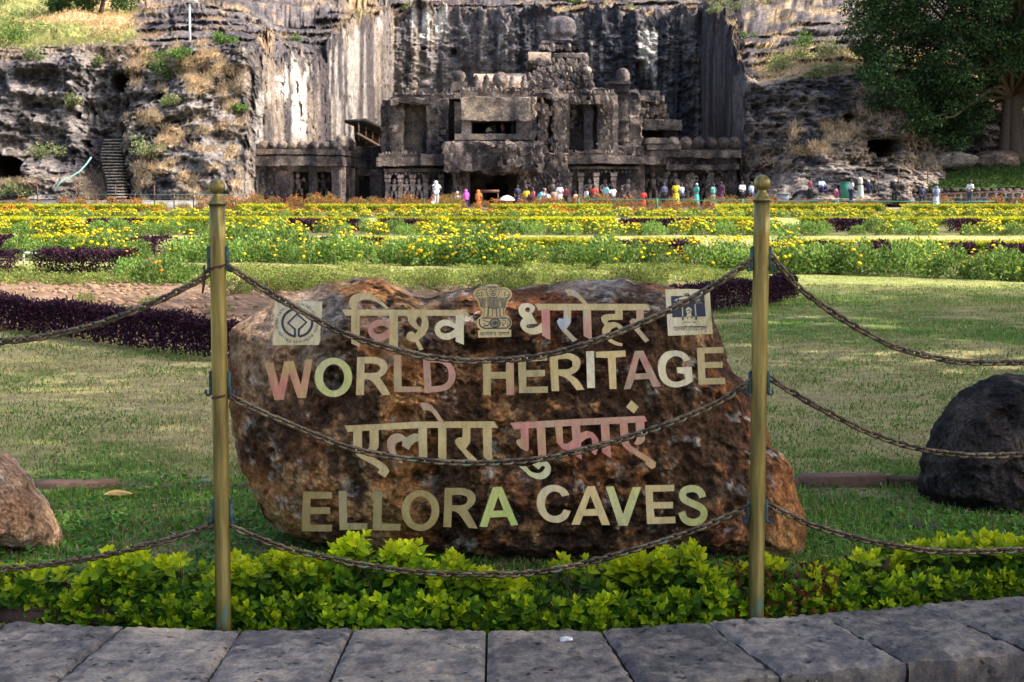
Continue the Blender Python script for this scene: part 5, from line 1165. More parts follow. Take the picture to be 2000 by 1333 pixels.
def chain_mat():
    m, t, b = newmat('chain_iron'); tc = N(t, 'ShaderNodeTexCoord'); oi = N(t, 'ShaderNodeObjectInfo')
    n = noise_n(t, tc.outputs['Object'], 120, 4, .7); ad = N(t, 'ShaderNodeMath', operation='ADD'); t.links.new(n.outputs[0], ad.inputs[0]); ml = N(t, 'ShaderNodeMath', operation='MULTIPLY_ADD'); t.links.new(oi.outputs['Random'], ml.inputs[0]); ml.inputs[1].default_value = .5; ml.inputs[2].default_value = -.25; t.links.new(ml.outputs[0], ad.inputs[1])
    r = ramp(t, ad.outputs[0], [(.2, (.04, .03, .022)), (.45, (.11, .08, .05)), (.68, (.21, .15, .085)), (.88, (.09, .16, .13))]); t.links.new(r.outputs[0], b.inputs['Base Color'])
    b.inputs['Metallic'].default_value = .6; b.inputs['Roughness'].default_value = .42; return m
M_CHAIN = chain_mat()
def post(px_top, px_bot, py_bot, py_ball, label, tape=False, Y=None):
    Y = Y or 4.66; p = at(px_bot, py_bot, Y); zt = at(px_top, py_ball+32, Y).z
    t = thing('brass_post', label, 'post', (p.x, Y, 0)); s = Y/F; r = 15.6*s; x0 = 0
    lean = at(px_top, py_ball+50, Y).x-p.x
    def X(z): return lean*z/zt
    mb = MB(); tube(mb, [(X(z), 0, z) for z in np.linspace(-.12, zt-19*s, 14)], r, 40); obj('shaft', mb.mesh('shaft', M_POST, True), t)
    mb = MB(); lathe(mb, [(0, 0), (17*s, 0), (17.5*s, 2*s), (16.5*s, 4*s), (14*s, 7*s), (12.5*s, 9*s), (12*s, 12*s), (9.5*s, 15*s), (8*s, 18*s), (8*s, 20*s)], (lean, 0, zt-19*s), 36); obj('collar', mb.mesh('collar', M_POST, True), t)
    mb = MB(); a = np.linspace(-math.pi/2, math.pi/2, 22); lathe(mb, [(16*s*math.cos(k), 16*s*math.sin(k)) for k in a], (lean, 0, zt+15*s), 36); obj('ball_finial', mb.mesh('ball_finial', M_POST, True), t)
    mb = MB(); lathe(mb, [(15.8*s, -21.5*s), (17.4*s, -21*s), (17.4*s, -19.2*s), (15.8*s, -19*s)], (lean, 0, zt), 36, (1, 1, 1)); obj('seam_ring', mb.mesh('seam_ring', plain('dark_seam', (.03, .025, .02), .7)), t)
    for py in (505, 748, 998):
        z = at(px_bot, py, Y).z
        for sd_ in (-1, 1):
            mb = MB(); xx0 = X(z)+sd_*(r-.001)
            tube(mb, [(xx0, 0, z+.034), (xx0+sd_*.0035, 0, z+.03), (xx0+sd_*.004, 0, z-.02), (xx0+sd_*.007, 0, z-.034), (xx0+sd_*.015, 0, z-.036), (xx0+sd_*.019, 0, z-.028), (xx0+sd_*.016, 0, z-.020)], [.004, .006, .006, .0045, .004, .004, .0035], 8); obj('chain_hook', mb.mesh('chain_hook', M_VERD, True), t)
    if tape:
        z = at(px_bot, 522, Y).z; mb = MB(); th = np.arange(32)/32*2*math.pi
        for dz, rr in ((0, .0008),):
            top_ = [(X(z)+(r+rr)*math.cos(a), (r+rr)*math.sin(a), z+.004+.006*math.cos(a)+dz) for a in th]; bot_ = [(a, b, c-.008-.003*math.sin(i)) for i, (a, b, c) in enumerate(top_)]
            mb.add(np.array(top_+bot_), np.array([[i, (i+1) % 32, 32+(i+1) % 32, 32+i] for i in range(32)])[:, ::-1])
        tube(mb, [(X(z)-r, -.004, z-.004), (X(z)-r-.014, -.004, z-.012), (X(z)-r-.018, -.004, z-.05), (X(z)-r-.022, -.004, z-.075)], [.004, .005, .004, .003], 6)
        obj('cloth_tie', mb.mesh('cloth_tie', M_TAPE), t)
        z = at(px_bot, 775, Y).z; mb = MB(); n = 12
        top_ = [(X(z)+(r+.0007)*math.cos(a), (r+.0007)*math.sin(a), z+.005+.0045*math.cos(a)) for a in np.linspace(-math.pi*.95, -math.pi*.22, n)]; bot_ = [(a, b, c-.008) for a, b, c in top_]
        mb.add(np.array(top_+bot_), np.array([[i, i+1, n+i+1, n+i] for i in range(n-1)])[:, ::-1]); obj('tape_mark', mb.mesh('tape_mark', M_TAPE), t)
    return t
post(424, 437, 1232, 348, 'ball-topped brass post left of the sign with dark red tie and tape', True, 4.655)
post(1488, 1476, 1208, 341, 'ball-topped brass post right of the sign with turquoise-stained foot', False, 4.76)
post(-640, -615, 1232, 350, 'brass post beyond the left edge ending the left chains', False, 4.80)
post(2600, 2580, 1200, 345, 'brass post beyond the right edge ending the right chains', False, 4.86)
def link_mesh():
    nu, nv = 20, 8; a = np.arange(nu)/nu*2*math.pi; hl, hw, r = .0138, .0080, .0042
    c = np.stack([hl*np.sign(np.cos(a))*np.abs(np.cos(a))**.75, hw*np.sign(np.sin(a))*np.abs(np.sin(a))**.75], 1); t = np.roll(c, -1, 0)-np.roll(c, 1, 0); t /= np.linalg.norm(t, axis=1, keepdims=True); nn = np.stack([t[:, 1], -t[:, 0]], 1)
    b = np.arange(nv)/nv*2*math.pi; V = np.stack([c[:, None, 0]+nn[:, None, 0]*r*np.cos(b), c[:, None, 1]+nn[:, None, 1]*r*np.cos(b), r*np.sin(b)+0*c[:, None, 0]], -1)
    i = np.arange(nu)[:, None]; j = np.arange(nv)[None, :]; i2 = (i+1) % nu; j2 = (j+1) % nv
    return mesh_np('chain_link', V.reshape(-1, 3), np.stack([i*nv+j, i2*nv+j, i2*nv+j2, i*nv+j2], -1).reshape(-1, 4), M_CHAIN, None, True)
LINK = link_mesh()
def chain(pts, Y0, Y1, x0, x1, label):
    pts = [np.array(at(x, y, Y0+(Y1-Y0)*(x-x0)/(x1-x0))) for x, y in pts]
    P = [pts[0]]+pts+[pts[-1]]; C_ = []
    for k in range(1, len(P)-2):
        p0, p1, p2, p3 = P[k-1:k+3]
        for t_ in np.linspace(0, 1, 40, endpoint=False): C_.append(.5*((2*p1)+(-p0+p2)*t_+(2*p0-5*p1+4*p2-p3)*t_**2+(-p0+3*p1-3*p2+p3)*t_**3))
    C_.append(pts[-1]); C_ = np.array(C_); s = np.concatenate([[0], np.cumsum(np.linalg.norm(np.diff(C_, axis=0), axis=1))])
    n = int(s[-1]/.0200); tt_ = (np.arange(n)+.5)*s[-1]/n; X = np.stack([np.interp(tt_, s, C_[:, k]) for k in range(3)], 1); Tn = np.gradient(X, axis=0)
    t = thing('chain', label, 'chain', Vector(pts[0])); rr = random.Random(len(label))
    for k in range(n):
        d = Vector(Tn[k]).normalized(); side = Vector((0, 1, 0)); up = d.cross(side).normalized(); side = up.cross(d).normalized()
        ang = (math.radians(42) if k % 2 else math.radians(-48))+rr.uniform(-.25, .25); yv = side*math.cos(ang)+up*math.sin(ang); zv = d.cross(yv)
        M = Matrix(((d.x, yv.x, zv.x), (d.y, yv.y, zv.y), (d.z, yv.z, zv.z))).to_4x4(); M.translation = Vector(X[k])+Vector((rr.uniform(-1, 1), rr.uniform(-1, 1), rr.uniform(-1, 1)))*.0005-t.location
        o = bpy.data.objects.new('chain_link', LINK); COL.objects.link(o); o.parent = t; o.matrix_local = M
YL, YR = 4.655, 4.76
chain([(446,519),(500,556),(560,592),(640,636),(700,662),(800,690),(870,702),(940,705),(1060,695),(1180,660),(1300,610),(1400,555),(1467,508)], YL, YR, 437, 1476, 'uppermost brown chain hanging between the two posts across the Hindi words')
chain([(449,775),(500,800),(560,826),(640,860),(700,880),(800,897),(930,905),(1060,896),(1180,868),(1300,830),(1400,788),(1464,745)], YL, YR, 437, 1476, 'middle chain hanging between the two posts across the lower Hindi words')
chain([(453,1028),(500,1050),(560,1072),(640,1090),(700,1102),(800,1116),(900,1122),(1050,1118),(1200,1085),(1350,1038),(1461,990)], YL, YR, 437, 1476, 'lowest chain between the two posts, sagging in front of the yellow-green hedge')
chain([(408,534),(380,552),(300,592),(200,630),(100,655),(0,668),(-150,672),(-350,625),(-500,570),(-632,505)], YL, 4.80, 437, -615, 'rusty chain running from the left post to the left edge over purple hedge')
chain([(416,1024),(360,1046),(300,1062),(200,1086),(100,1102),(0,1112),(-150,1112),(-350,1090),(-500,1045),(-620,998)], YL, 4.80, 437, -615, 'low rusty chain from the left post to the left edge over front hedge')
chain([(1504,497),(1530,528),(1560,562),(1600,592),(1640,620),(1700,655),(1760,682),(1860,705),(1950,709),(2040,704),(2200,670),(2400,590),(2574,505)], YR, 4.86, 1476, 2580, 'upper dark chain from the right post to the right edge over lawn')
chain([(1502,738),(1550,768),(1600,797),(1700,846),(1800,878),(1900,890),(2000,888),(2120,880),(2300,845),(2450,800),(2570,748)], YR, 4.86, 1476, 2580, 'middle chain from the right post passing before the black boulder')
chain([(1500,986),(1550,1010),(1600,1031),(1720,1062),(1850,1078),(2000,1074),(2150,1066),(2350,1040),(2568,998)], YR, 4.86, 1476, 2580, 'lowest right-hand chain skimming the top of the right hedge')

# ================================================================== FOLIAGE
def rot_mats(n, rs, tilt=1.0, up=None):
    """random leaf frames: length axis a, width axis b"""
    a = rs.normal(size=(n, 3)); a /= np.linalg.norm(a, axis=1, keepdims=True)
    r = rs.normal(size=(n, 3)); b = np.cross(a, r); b /= np.linalg.norm(b, axis=1, keepdims=True)
    return a, b
def leaf_quads(P, a, b, ln, wd, col, fold=.25):
    """diamond leaves: base, left, tip, right -> 2 tris folded along midrib"""
    n = len(P); ln = np.broadcast_to(ln, (n,))[:, None]; wd = np.broadcast_to(wd, (n,))[:, None]; nn = np.cross(a, b)
    V = np.stack([P, P+a*ln*.5+b*wd*.5+nn*wd*fold, P+a*ln, P+a*ln*.5-b*wd*.5+nn*wd*fold], 1).reshape(-1, 3)
    i = np.arange(n)[:, None]*4; Fc = np.concatenate([i+np.array([[0, 1, 2]]), i+np.array([[0, 2, 3]])])
    return V, Fc, np.repeat(col, 4, 0)
def pal(rs, n, cols, w=None):
    cols = np.array(cols, float); k = rs.choice(len(cols), n, p=w); return cols[k]*(1+.22*rs.normal(size=(n, 1))).clip(.5, 1.5)
def bush_mesh(name, n, R, H, ls, cols, w, seed, mat, squash=.55, shape='dome', stems=8, up=.5):
    rs = np.random.RandomState(seed)
    d = rs.normal(size=(n, 3)); d /= np.linalg.norm(d, axis=1, keepdims=True); d[:, 2] = np.abs(d[:, 2]); r = rs.uniform(.45, 1, n)**.6
    lump = 1+.38*fbm(d*2.1+seed, 3, seed); P = d*(r*lump)[:, None]*np.array([R, R, H]); P[:, 2] = P[:, 2]*.92+.04*H
    a, b = rot_mats(n, rs); a = a+d*.9+np.array([0, 0, up]); a /= np.linalg.norm(a, axis=1, keepdims=True); b = np.cross(a, rs.normal(size=(n, 3))); b /= np.linalg.norm(b, axis=1, keepdims=True)
    V, Fc, C_ = leaf_quads(P, a, b, ls*rs.uniform(.7, 1.3, n), ls*.5, pal(rs, n, cols, w))
    mb = MB(); mb.add(V, Fc, C_)
    for k in range(stems):
        q = P[k*7]; tube(mb, [(q[0]*.1, q[1]*.1, 0), (q[0]*.6, q[1]*.6, q[2]*.5), tuple(q)], [ls*.10, ls*.08, ls*.04], 4, (.09, .10, .04), False)
    return mb.mesh(name, mat)
def flowers_mesh(name, n, R, H, fs, cols, w, seed, mat, petals=7):
    rs = np.random.RandomState(seed); d = rs.normal(size=(n, 3)); d /= np.linalg.norm(d, axis=1, keepdims=True); d[:, 2] = np.abs(d[:, 2])*1.2+.25; d /= np.linalg.norm(d, axis=1, keepdims=True)
    P = d*(1+.38*fbm(d*2.1+seed, 3, seed))[:, None]*np.array([R, R, H])*1.04; mb = MB(); cs = pal(rs, n, cols, w)
    for k in range(n):
        f = fs*rs.uniform(.7, 1.25); nrm = d[k]+np.array([0, -.3, .6]); nrm /= np.linalg.norm(nrm); u = np.cross(nrm, [0, 1, .1]); u /= np.linalg.norm(u); v = np.cross(nrm, u); a = np.arange(petals)/petals*2*math.pi
        ring = P[k]+f*.5*(np.cos(a)[:, None]*u+np.sin(a)[:, None]*v)*rs.uniform(.85, 1.1, (petals, 1)); r2 = P[k]+f*.28*(np.cos(a+.4)[:, None]*u+np.sin(a+.4)[:, None]*v)+nrm*f*.22
        V = np.concatenate([ring, r2, [P[k]+nrm*f*.27], [P[k]-nrm*f*.18]]); m = petals
        T = [[2*m, m+i, m+(i+1) % m] for i in range(m)]+[[2*m+1, (i+1) % m, i] for i in range(m)]; Q_ = [[i, (i+1) % m, m+(i+1) % m, m+i] for i in range(m)]
        b0 = mb.n; mb.add(V, np.array(T), np.concatenate([np.tile(cs[k], (m, 1)), np.tile(cs[k]*.95, (m, 1)), [cs[k]*.8], [cs[k]*.6]])); mb.Q.append(np.array(Q_)+b0)
    return mb.mesh(name, mat)
GRNS = [(.14, .25, .045), (.24, .37, .08), (.34, .46, .13), (.08, .16, .03)]
GB = [bush_mesh('foliage', 1150, .34, .46, .055, GRNS, None, 100+k, M_LEAF) for k in range(4)]
GB2 = [bush_mesh('foliage', 800, .40, .44, .07, GRNS, None, 140+k, M_LEAF) for k in range(3)]
YELL = [(.88, .68, .01), (.92, .80, .02), (.86, .52, .01)]
YF = [flowers_mesh('blossoms', n, .35, .46, .062, YELL, [.5, .35, .15], 200+k, M_FLOWER) for k, n in enumerate((10, 22, 42, 60))]
YF2 = [flowers_mesh('blossoms', n, .42, .46, .085, YELL, [.45, .4, .15], 220+k, M_FLOWER) for k, n in enumerate((22, 45, 80))]
OB = [bush_mesh('foliage', 620, .62, .85, .11, [(.22, .16, .06), (.30, .17, .07), (.15, .20, .05), (.36, .15, .05)], [.3, .3, .2, .2], 260+k, M_LEAF) for k in range(3)]
OF = [flowers_mesh('blossoms', n, .64, .88, .10, [(.62, .20, .05), (.50, .14, .05), (.70, .36, .10)], [.5, .3, .2], 280+k, M_FLOWER) for k, n in enumerate((45, 80))]
MAR = [flowers_mesh('blossoms', n, .5, .62, .10, [(.62, .13, .02), (.70, .25, .03), (.75, .45, .04)], [.5, .35, .15], 290+k, M_FLOWER) for k, n in enumerate((40, 70))]
rr = random.Random(21)
def flowering(name, label, cat, group, foli, flow, x, Y, s, sz=1.0):
    t = thing(name, label, cat, (x, Y, float(gz(Y))-.01), rr.uniform(0, 6.28), group); t.scale = (s, s, s*sz)
    obj('foliage', foli, t)['kind'] = 'stuff'
    if flow is not None: obj('blossoms', flow, t)['kind'] = 'stuff'
    return t
def bedline(px): return float(lerp_tab(px, BED1_NEAR))
cnt = 0
PS1 = [(-40, 40), (232, 330), (630, 735), (960, 1010), (1190, 1290), (1310, 1360), (1560, 1620), (1680, 1760), (1810, 1900), (1935, 2040)]
PS2 = [(180, 270), (560, 640), (680, 700), (750, 820), (1210, 1280), (1285, 1385), (1620, 1690), (1850, 1920)]
inseg = lambda px, S: any(a-8 < px < b+8 for a, b in S)
# front bed: green marigold bushes
for row, (off, st_px, sc) in enumerate(((.45, 46, .95), (1.6, 48, 1.0), (3.0, 62, 1.0))):
    px = -60
    while px < 2060:
        Y = bedline(px)+off+rr.uniform(-.2, .3); dens = fbm(np.array([[px*.006, row*.7, 3.]]), 3, 55)[0]
        skip = (row == 2 and rr.random() < .35) or (row == 1 and rr.random() < .12) or (inseg(px, PS1) and rr.random() < (.2, .55, .8)[row])
        if not skip:
            s = sc*rr.uniform(.75, 1.2)*(1.18 if 880 < px < 1010 or 430 < px < 620 else 1); fl = YF[min(3, max(0, int(.6+4.2*dens+rr.uniform(-.6, .9))))] if rr.random() < .7 else None
            flowering('marigold_bush', ('green marigold bush, %s yellow blooms, %s row of nearest bed, %s' % (('few', 'some', 'many', 'dense')[YF.index(fl)], ('front', 'middle', 'rear')[row], zone(px)) if fl else 'marigold bush without blooms, %s row of nearest bed, %s' % (('front', 'middle', 'rear')[row], zone(px))), 'flowering bush', 'marigold bushes in the nearest bed', rr.choice(GB), fl, (px-CX)/F*Y, Y, s)
            cnt += 1
        px += st_px*rr.uniform(.75, 1.3)
# second bed
for row, (off, st_px, sc) in enumerate(((46.5, 40, .85), (48.8, 44, .88), (52.0, 56, .85))):
    px = -40
    while px < 2040:
        Y = off+rr.uniform(-.5, .6); dens = fbm(np.array([[px*.005, row*.7+9, 3.]]), 3, 65)[0]
        if not ((row == 2 and rr.random() < .4) or (inseg(px, PS2) and rr.random() < (.25, .6, .9)[row])):
            fl = YF2[min(2, max(0, int(.7+3.6*dens+rr.uniform(-.7, .8))))] if rr.random() < .62 else None
            flowering('flowering_bush', ('green bush, %s yellow flowers, %s row of middle bed, %s' % (('few', 'many', 'dense')[YF2.index(fl)], ('front', 'middle', 'rear')[row], zone(px)) if fl else 'plain green flowerless bush, %s row of middle bed, %s' % (('front', 'middle', 'rear')[row], zone(px))), 'flowering bush', 'flowering bushes in the middle bed', rr.choice(GB2), fl, (px-CX)/F*Y, Y, sc*rr.uniform(.75, 1.2))
        px += st_px*rr.uniform(.75, 1.3)
# third bed
for row, (off, st_px, sc) in enumerate(((81, 30, .95), (86, 32, .9), (92, 40, .9))):
    px = -30
    while px < 2030:
        Y = off+rr.uniform(-1, 1); dens = fbm(np.array([[px*.005, row*.7+19, 3.]]), 3, 75)[0]
        o_ = (dens > .28 and rr.random() < .5)
        flowering('flowering_bush', ('%s bush, %s row of third flower bed, %s' % ('orange-flowered' if o_ else 'yellow-flowered', ('front', 'middle', 'rear')[row], zone(px))), 'flowering bush', 'flowering bushes in the third bed', rr.choice(GB2), (rr.choice(MAR) if o_ else rr.choice(YF2[1:] if dens > -.2 else YF2)), (px-CX)/F*Y, Y, sc*rr.uniform(.75, 1.15), .9)
        px += st_px*rr.uniform(.75, 1.3)
# far rust-orange shrubs
for row, (off, st_px, sc) in enumerate(((107, 40, .9), (111, 36, 1.05), (115, 40, 1.15))):
    px = -20
    while px < 2020:
        Y = off+rr.uniform(-1.5, 1.5); dens = fbm(np.array([[px*.008, row*.7+29, 3.]]), 3, 85)[0]
        lowr = .78 if px > 1500 or px < 420 else 1.0
        if rr.random() < (.9 if px < 1720 else .35): flowering('rust_shrub', 'twiggy rust-orange shrub, %s row before the temple, %s' % (('front', 'middle', 'rear')[row], zone(px)), 'shrub', 'rust-orange shrubs before the temple', rr.choice(OB), rr.choice(OF+[None]), (px-CX)/F*Y, Y, sc*rr.uniform(.7, 1.2)*lowr, .98)
        px += st_px*rr.uniform(.7, 1.35)
# clipped hedges
def hedge_mesh(name, L_, Dp, H, n, ls, cols, w, seed, mat, topcol=None, ragged=.12):
    rs = np.random.RandomState(seed); P = np.stack([rs.uniform(-L_/2, L_/2, n), rs.uniform(-Dp/2, Dp/2, n), H*rs.uniform(0.02, 1, n)**.75], 1)
    f = rs.randint(0, 3, n); P[f == 0, 2] = H*rs.uniform(.86, 1.0, (f == 0).sum()); P[f == 1, 1] = -Dp/2*rs.uniform(.8, 1.02, (f == 1).sum())
    P[:, 2] *= 1+ragged*fbm(P*np.array([3., 3., 0])+seed, 3, seed); P[:, 1] += ragged*.5*Dp*fbm(P*2.5+seed, 3, seed+4); P[:, 0] += .5*ls*rs.normal(size=n)
    a, b = rot_mats(n, rs); a[:, 2] += .7; a[:, 1] -= .3; a /= np.linalg.norm(a, axis=1, keepdims=True); b = np.cross(a, rs.normal(size=(n, 3))); b /= np.linalg.norm(b, axis=1, keepdims=True)
    c = pal(rs, n, cols, w)
    if topcol is not None: k = sst(.72, .95, P[:, 2]/H)[:, None]*rs.uniform(.5, 1, (n, 1)); c = c*(1-k)+np.array(topcol)*k
    V, Fc, C_ = leaf_quads(P, a, b, ls*rs.uniform(.7, 1.3, n), ls*.55, c); mb = MB(); mb.add(V, Fc, C_); return mb.mesh(name, mat)
def hedge(label, x, Y, L_, Dp, H, n, ls, cols, w, seed, mat=M_LEAF, group=None, rz=0, topcol=None, ragged=.12, name='clipped_hedge', cat='hedge'):
    t = thing(name, label, cat, (x, Y, float(gz(Y))-.01), rz, group)
    obj('foliage', hedge_mesh('foliage', L_, Dp, H, n, ls, cols, w, seed, mat, topcol, ragged), t)['kind'] = 'stuff'
    rs = random.Random(seed)
    mb = MB()
    for k in range(max(3, int(L_/.35))):
        sx = rs.uniform(-L_/2, L_/2)*.95; tube(mb, [(sx, 0, -.02), (sx+rs.uniform(-.05, .05), rs.uniform(-.1, .1), H*.7)], [.012, .006], 4, (.06, .05, .04), False)
    obj('stems', mb.mesh('stems', M_WOOD), t)['kind'] = 'stuff'; return t
PUR = [(.030, .012, .026), (.055, .018, .040), (.10, .03, .065), (.018, .010, .018)]
YH = [(.20, .30, .03), (.34, .40, .03), (.12, .20, .02)]
def seg_hedges(segs, Y, H, Dp, ls, dens, cols, name, lab, group, mat=M_LEAF, topcol=None, slope=0):
    for k, (a, b) in enumerate(segs):
        pc = (a+b)/2; y = Y+(slope*(pc-1000)/1000); L_ = (b-a)/F*y
        hedge(lab+', '+zone(pc), (pc-CX)/F*y, y, L_, Dp, H, int(L_*dens), ls, cols, [.35, .4, .25] if len(cols) == 3 else [.3, .35, .15, .2], 300+k+int(Y*7), mat, group, math.atan2(slope, 1000/F*Y), topcol, .14, name)
seg_hedges([(-40, 40), (232, 330), (630, 735), (960, 1010), (1190, 1290), (1310, 1360), (1560, 1620), (1680, 1760), (1810, 1900), (1935, 2040)], 29.0, .35, .9, .06, 1800, PUR, 'purple_hedge', 'dark purple hedge block in the nearest bed', 'purple hedge blocks in the nearest bed', M_PURPLE, None, -2.5)
seg_hedges([(-40, 180), (420, 520), (660, 760), (820, 900), (1010, 1160), (1240, 1330), (1560, 1660), (1690, 2040)], 34.2, .23, .8, .07, 1500, YH, 'clipped_hedge', 'yellow-green clipped hedge behind the nearest bed', 'yellow-green hedges behind the nearest bed', M_LEAF, (.52, .48, .03), -2.5)
seg_hedges([(180, 270), (560, 640), (680, 700), (750, 820), (1210, 1280), (1285, 1385), (1620, 1690), (1850, 1920)], 50.5, .36, 1.4, .09, 1100, PUR, 'purple_hedge', 'dark purple hedge block in the middle bed', 'purple hedge blocks in the middle bed', M_PURPLE)
seg_hedges([(-40, 160), (180, 420), (445, 700), (740, 1010), (1020, 1200), (1230, 1470), (1560, 1790), (1800, 2040)], 58.6, .30, 1.0, .10, 900, YH, 'clipped_hedge', 'yellow-green clipped hedge behind the middle bed', 'yellow-green hedges behind the middle bed', M_LEAF, (.62, .58, .02))
seg_hedges([(-20, 320), (470, 560), (600, 900), (960, 1190), (1400, 1470), (1500, 1720), (1760, 2030)], 103, .42, 1.4, .16, 500, YH, 'clipped_hedge', 'yellow-green clipped hedge line before the rust-orange shrubs', 'yellow-green hedges before the rust shrubs', M_LEAF, (.50, .46, .04))
# near left purple bed and scrub
seg_hedges([(-60, 35), (78, 210), (215, 260)], 23.2, .38, .8, .045, 3000, PUR, 'purple_hedge', 'purple hedge clump beyond the bare soil bed', 'purple clumps beyond the soil bed', M_PURPLE)
def long_hedge(name, label, pts, H, Dp, n, ls, cols, seed, mat):
    """hedge following ground points (px, py of its near foot)"""
    g = [np.array(G(x, y)) for x, y in pts]; g = np.array(g); g[:, 1] += Dp/2; s = np.concatenate([[0], np.cumsum(np.linalg.norm(np.diff(g, axis=0), axis=1))]); rs = np.random.RandomState(seed)
    c0 = g.mean(0); u = rs.uniform(0, s[-1], n); base = np.stack([np.interp(u, s, g[:, k]) for k in range(3)], 1); off = rs.uniform(-.5, .5, n); h = rs.uniform(0.03, 1, n)**.7; f = rs.randint(0, 3, n); h[f == 0] = rs.uniform(.84, 1, (f == 0).sum()); off[f == 1] = -.5*rs.uniform(.82, 1, (f == 1).sum())
    lum = fbm(np.stack([u*2.2, 0*u, 0*u], 1), 4, seed); Hh = H*(1+.16*lum+.06*rs.normal(size=n)*(f == 0)); P = base.copy(); P[:, 1] += off*Dp*(1-.3*h)*(1+.15*fbm(np.stack([u*3, 0*u, h*3], 1), 3, seed+2)); P[:, 2] += h*Hh
    a, b = rot_mats(n, rs); a[:, 2] += .8; a[:, 1] -= .3; a /= np.linalg.norm(a, axis=1, keepdims=True); b = np.cross(a, rs.normal(size=(n, 3))); b /= np.linalg.norm(b, axis=1, keepdims=True)
    V, Fc, C_ = leaf_quads(P, a, b, ls*rs.uniform(.6, 1.4, n), ls*.5, pal(rs, n, cols, [.3, .35, .15, .2])); mb = MB(); mb.add(V, Fc, C_)
    t = thing(name, label, 'hedge', Vector(c0)); under(t, 'foliage', mb.mesh('foliage', mat))['kind'] = 'stuff'
    mb = MB()
    for k in range(60):
        u_ = rs.uniform(0, s[-1]); b_ = np.array([np.interp(u_, s, g[:, q]) for q in range(3)]); tube(mb, [b_-[0, 0, .03], b_+[rs.uniform(-.08, .08), rs.uniform(-.1, .1), H*.75]], [.008, .004], 4, (.07, .05, .045), False)
    under(t, 'stems', mb.mesh('stems', M_WOOD))['kind'] = 'stuff'
long_hedge('purple_hedge', 'long dark purple hedge sloping down behind the left post and chain', [(-260, 622), (-60, 640), (60, 656), (200, 677), (320, 694), (430, 711), (520, 716)], .27, .42, 30000, .030, PUR, 71, M_PURPLE)
long_hedge('purple_hedge', 'dark purple hedge end showing on either side of the right post', [(1180, 645), (1300, 628), (1420, 610), (1500, 600), (1560, 586)], .26, .75, 16000, .032, PUR, 72, M_PURPLE)
# low scrub plants on the soil bed and behind the sign stone
MARN = flowers_mesh('blossoms', 14, .36, .48, .055, [(.75, .28, .02), (.78, .42, .04)], [.6, .4], 299, M_FLOWER)
SCR = [(.22, .30, .06), (.32, .38, .09), (.14, .20, .045), (.38, .36, .12), (.24, .14, .07)]
SM = [bush_mesh('foliage', n, .30, .26, .042, SCR, [.3, .3, .2, .12, .08], 330+k, M_LEAF, up=.9, stems=14) for k, n in enumerate((240, 420, 620))]
for k in range(250):
    px = rr.uniform(-40, 1500); py = rr.uniform(528, 575)
    if px < 460:
        py = rr.uniform(524, 640) if rr.random() < .5 else rr.uniform(530, 560)
        if py > 558 and rr.random() < .7 and px < 330: continue
    if px > 1300 and py > 552: continue
    q = G(px, py); t = thing('scrub_plant', '%s yellow-green plant in the soil bed, %s side, %s' % ('small' if k % 2 else 'leafy', 'near' if py > 575 else ('middle' if py > 545 else 'far'), zone(px)), 'plant', (q.x, q.y, q.z), rr.uniform(0, 6.28), 'young plants in the soil bed'); s = rr.uniform(.5, 1.05)*(.8 if py > 570 else 1.0); t.scale = (s, s, s*(.62 if py < 560 else 1)); obj('foliage', SM[0 if k % 2 else 1+(k//2) % 2], t)['kind'] = 'stuff'
for px, py, s in ((255, 540, 1.0), (330, 548, 1.15), (290, 545, .9), (375, 545, .8)):
    q = G(px, py+8); flowering('marigold_bush', ('leafy green bush at far edge of soil bed, %s' if px not in (255, 330) else 'orange-flowered marigold at far edge of soil bed, %s') % zone(px), 'flowering bush', 'orange marigolds by the soil bed', GB[0], MARN if px in (255, 330) else None, q.x, q.y, s*.8)
# soil clods
rs = np.random.RandomState(5); mb = MB()
import bmesh
bm = bmesh.new(); bmesh.ops.create_icosphere(bm, subdivisions=1, radius=1); IV = np.array([v.co[:] for v in bm.verts]); IF = np.array([[v.index for v in f.verts] for f in bm.faces]); bm.free()
for k in range(2200):
    q = G(rs.uniform(-60, 620), rs.uniform(545, 650)); s = rs.uniform(.012, .04)*(1.4 if rs.rand() < .1 else 1); V = IV*(1+.35*rs.normal(size=(12, 1))*.5)*s*np.array([1.2, 1, .7])+np.array(q)+[0, 0, s*.2]; mb.add(V, IF, np.array([.33, .21, .14])*rs.uniform(.6, 1.25))
o = obj('soil_clods', mb.mesh('soil_clods', M_GROUND)); tag(o, 'loose reddish clods strewn over the bare soil bed', 'soil', kind='stuff')

BACKT = [(-600, 4.60), (0, 4.70), (470, 4.63), (1175, 4.63), (1380, 4.70), (1600, 4.81), (1800, 4.91), (2060, 5.04), (2400, 5.21)]
# ---- foreground golden hedge: whorled leaf sprigs
def leaf6(P, a, b, ln, wd, col, curl=.12):
    """8-vertex pointed leaf, folded along the midrib, 6 faces"""
    n = len(P); ln = ln[:, None]; wd = wd[:, None]; nn = np.cross(a, b)
    def pt(u, w, h): return P+a*ln*u+b*wd*w+nn*(ln*h)
    V = np.stack([pt(0, 0, 0), pt(.30, .40, .05), pt(.30, 0, -.005), pt(.30, -.40, .05), pt(.64, .46, .05-curl*.3), pt(.64, 0, -.01-curl*.3), pt(.64, -.46, .05-curl*.3), pt(1, 0, -curl)], 1).reshape(-1, 3)
    i = np.arange(n)[:, None]*8
    T = np.concatenate([i+np.array([[0, 1, 2]]), i+np.array([[0, 2, 3]]), i+np.array([[4, 7, 5]]), i+np.array([[5, 7, 6]])]); Q_ = np.concatenate([i+np.array([[1, 4, 5, 2]]), i+np.array([[2, 5, 6, 3]])])
    return V, T, Q_, np.repeat(col, 8, 0)
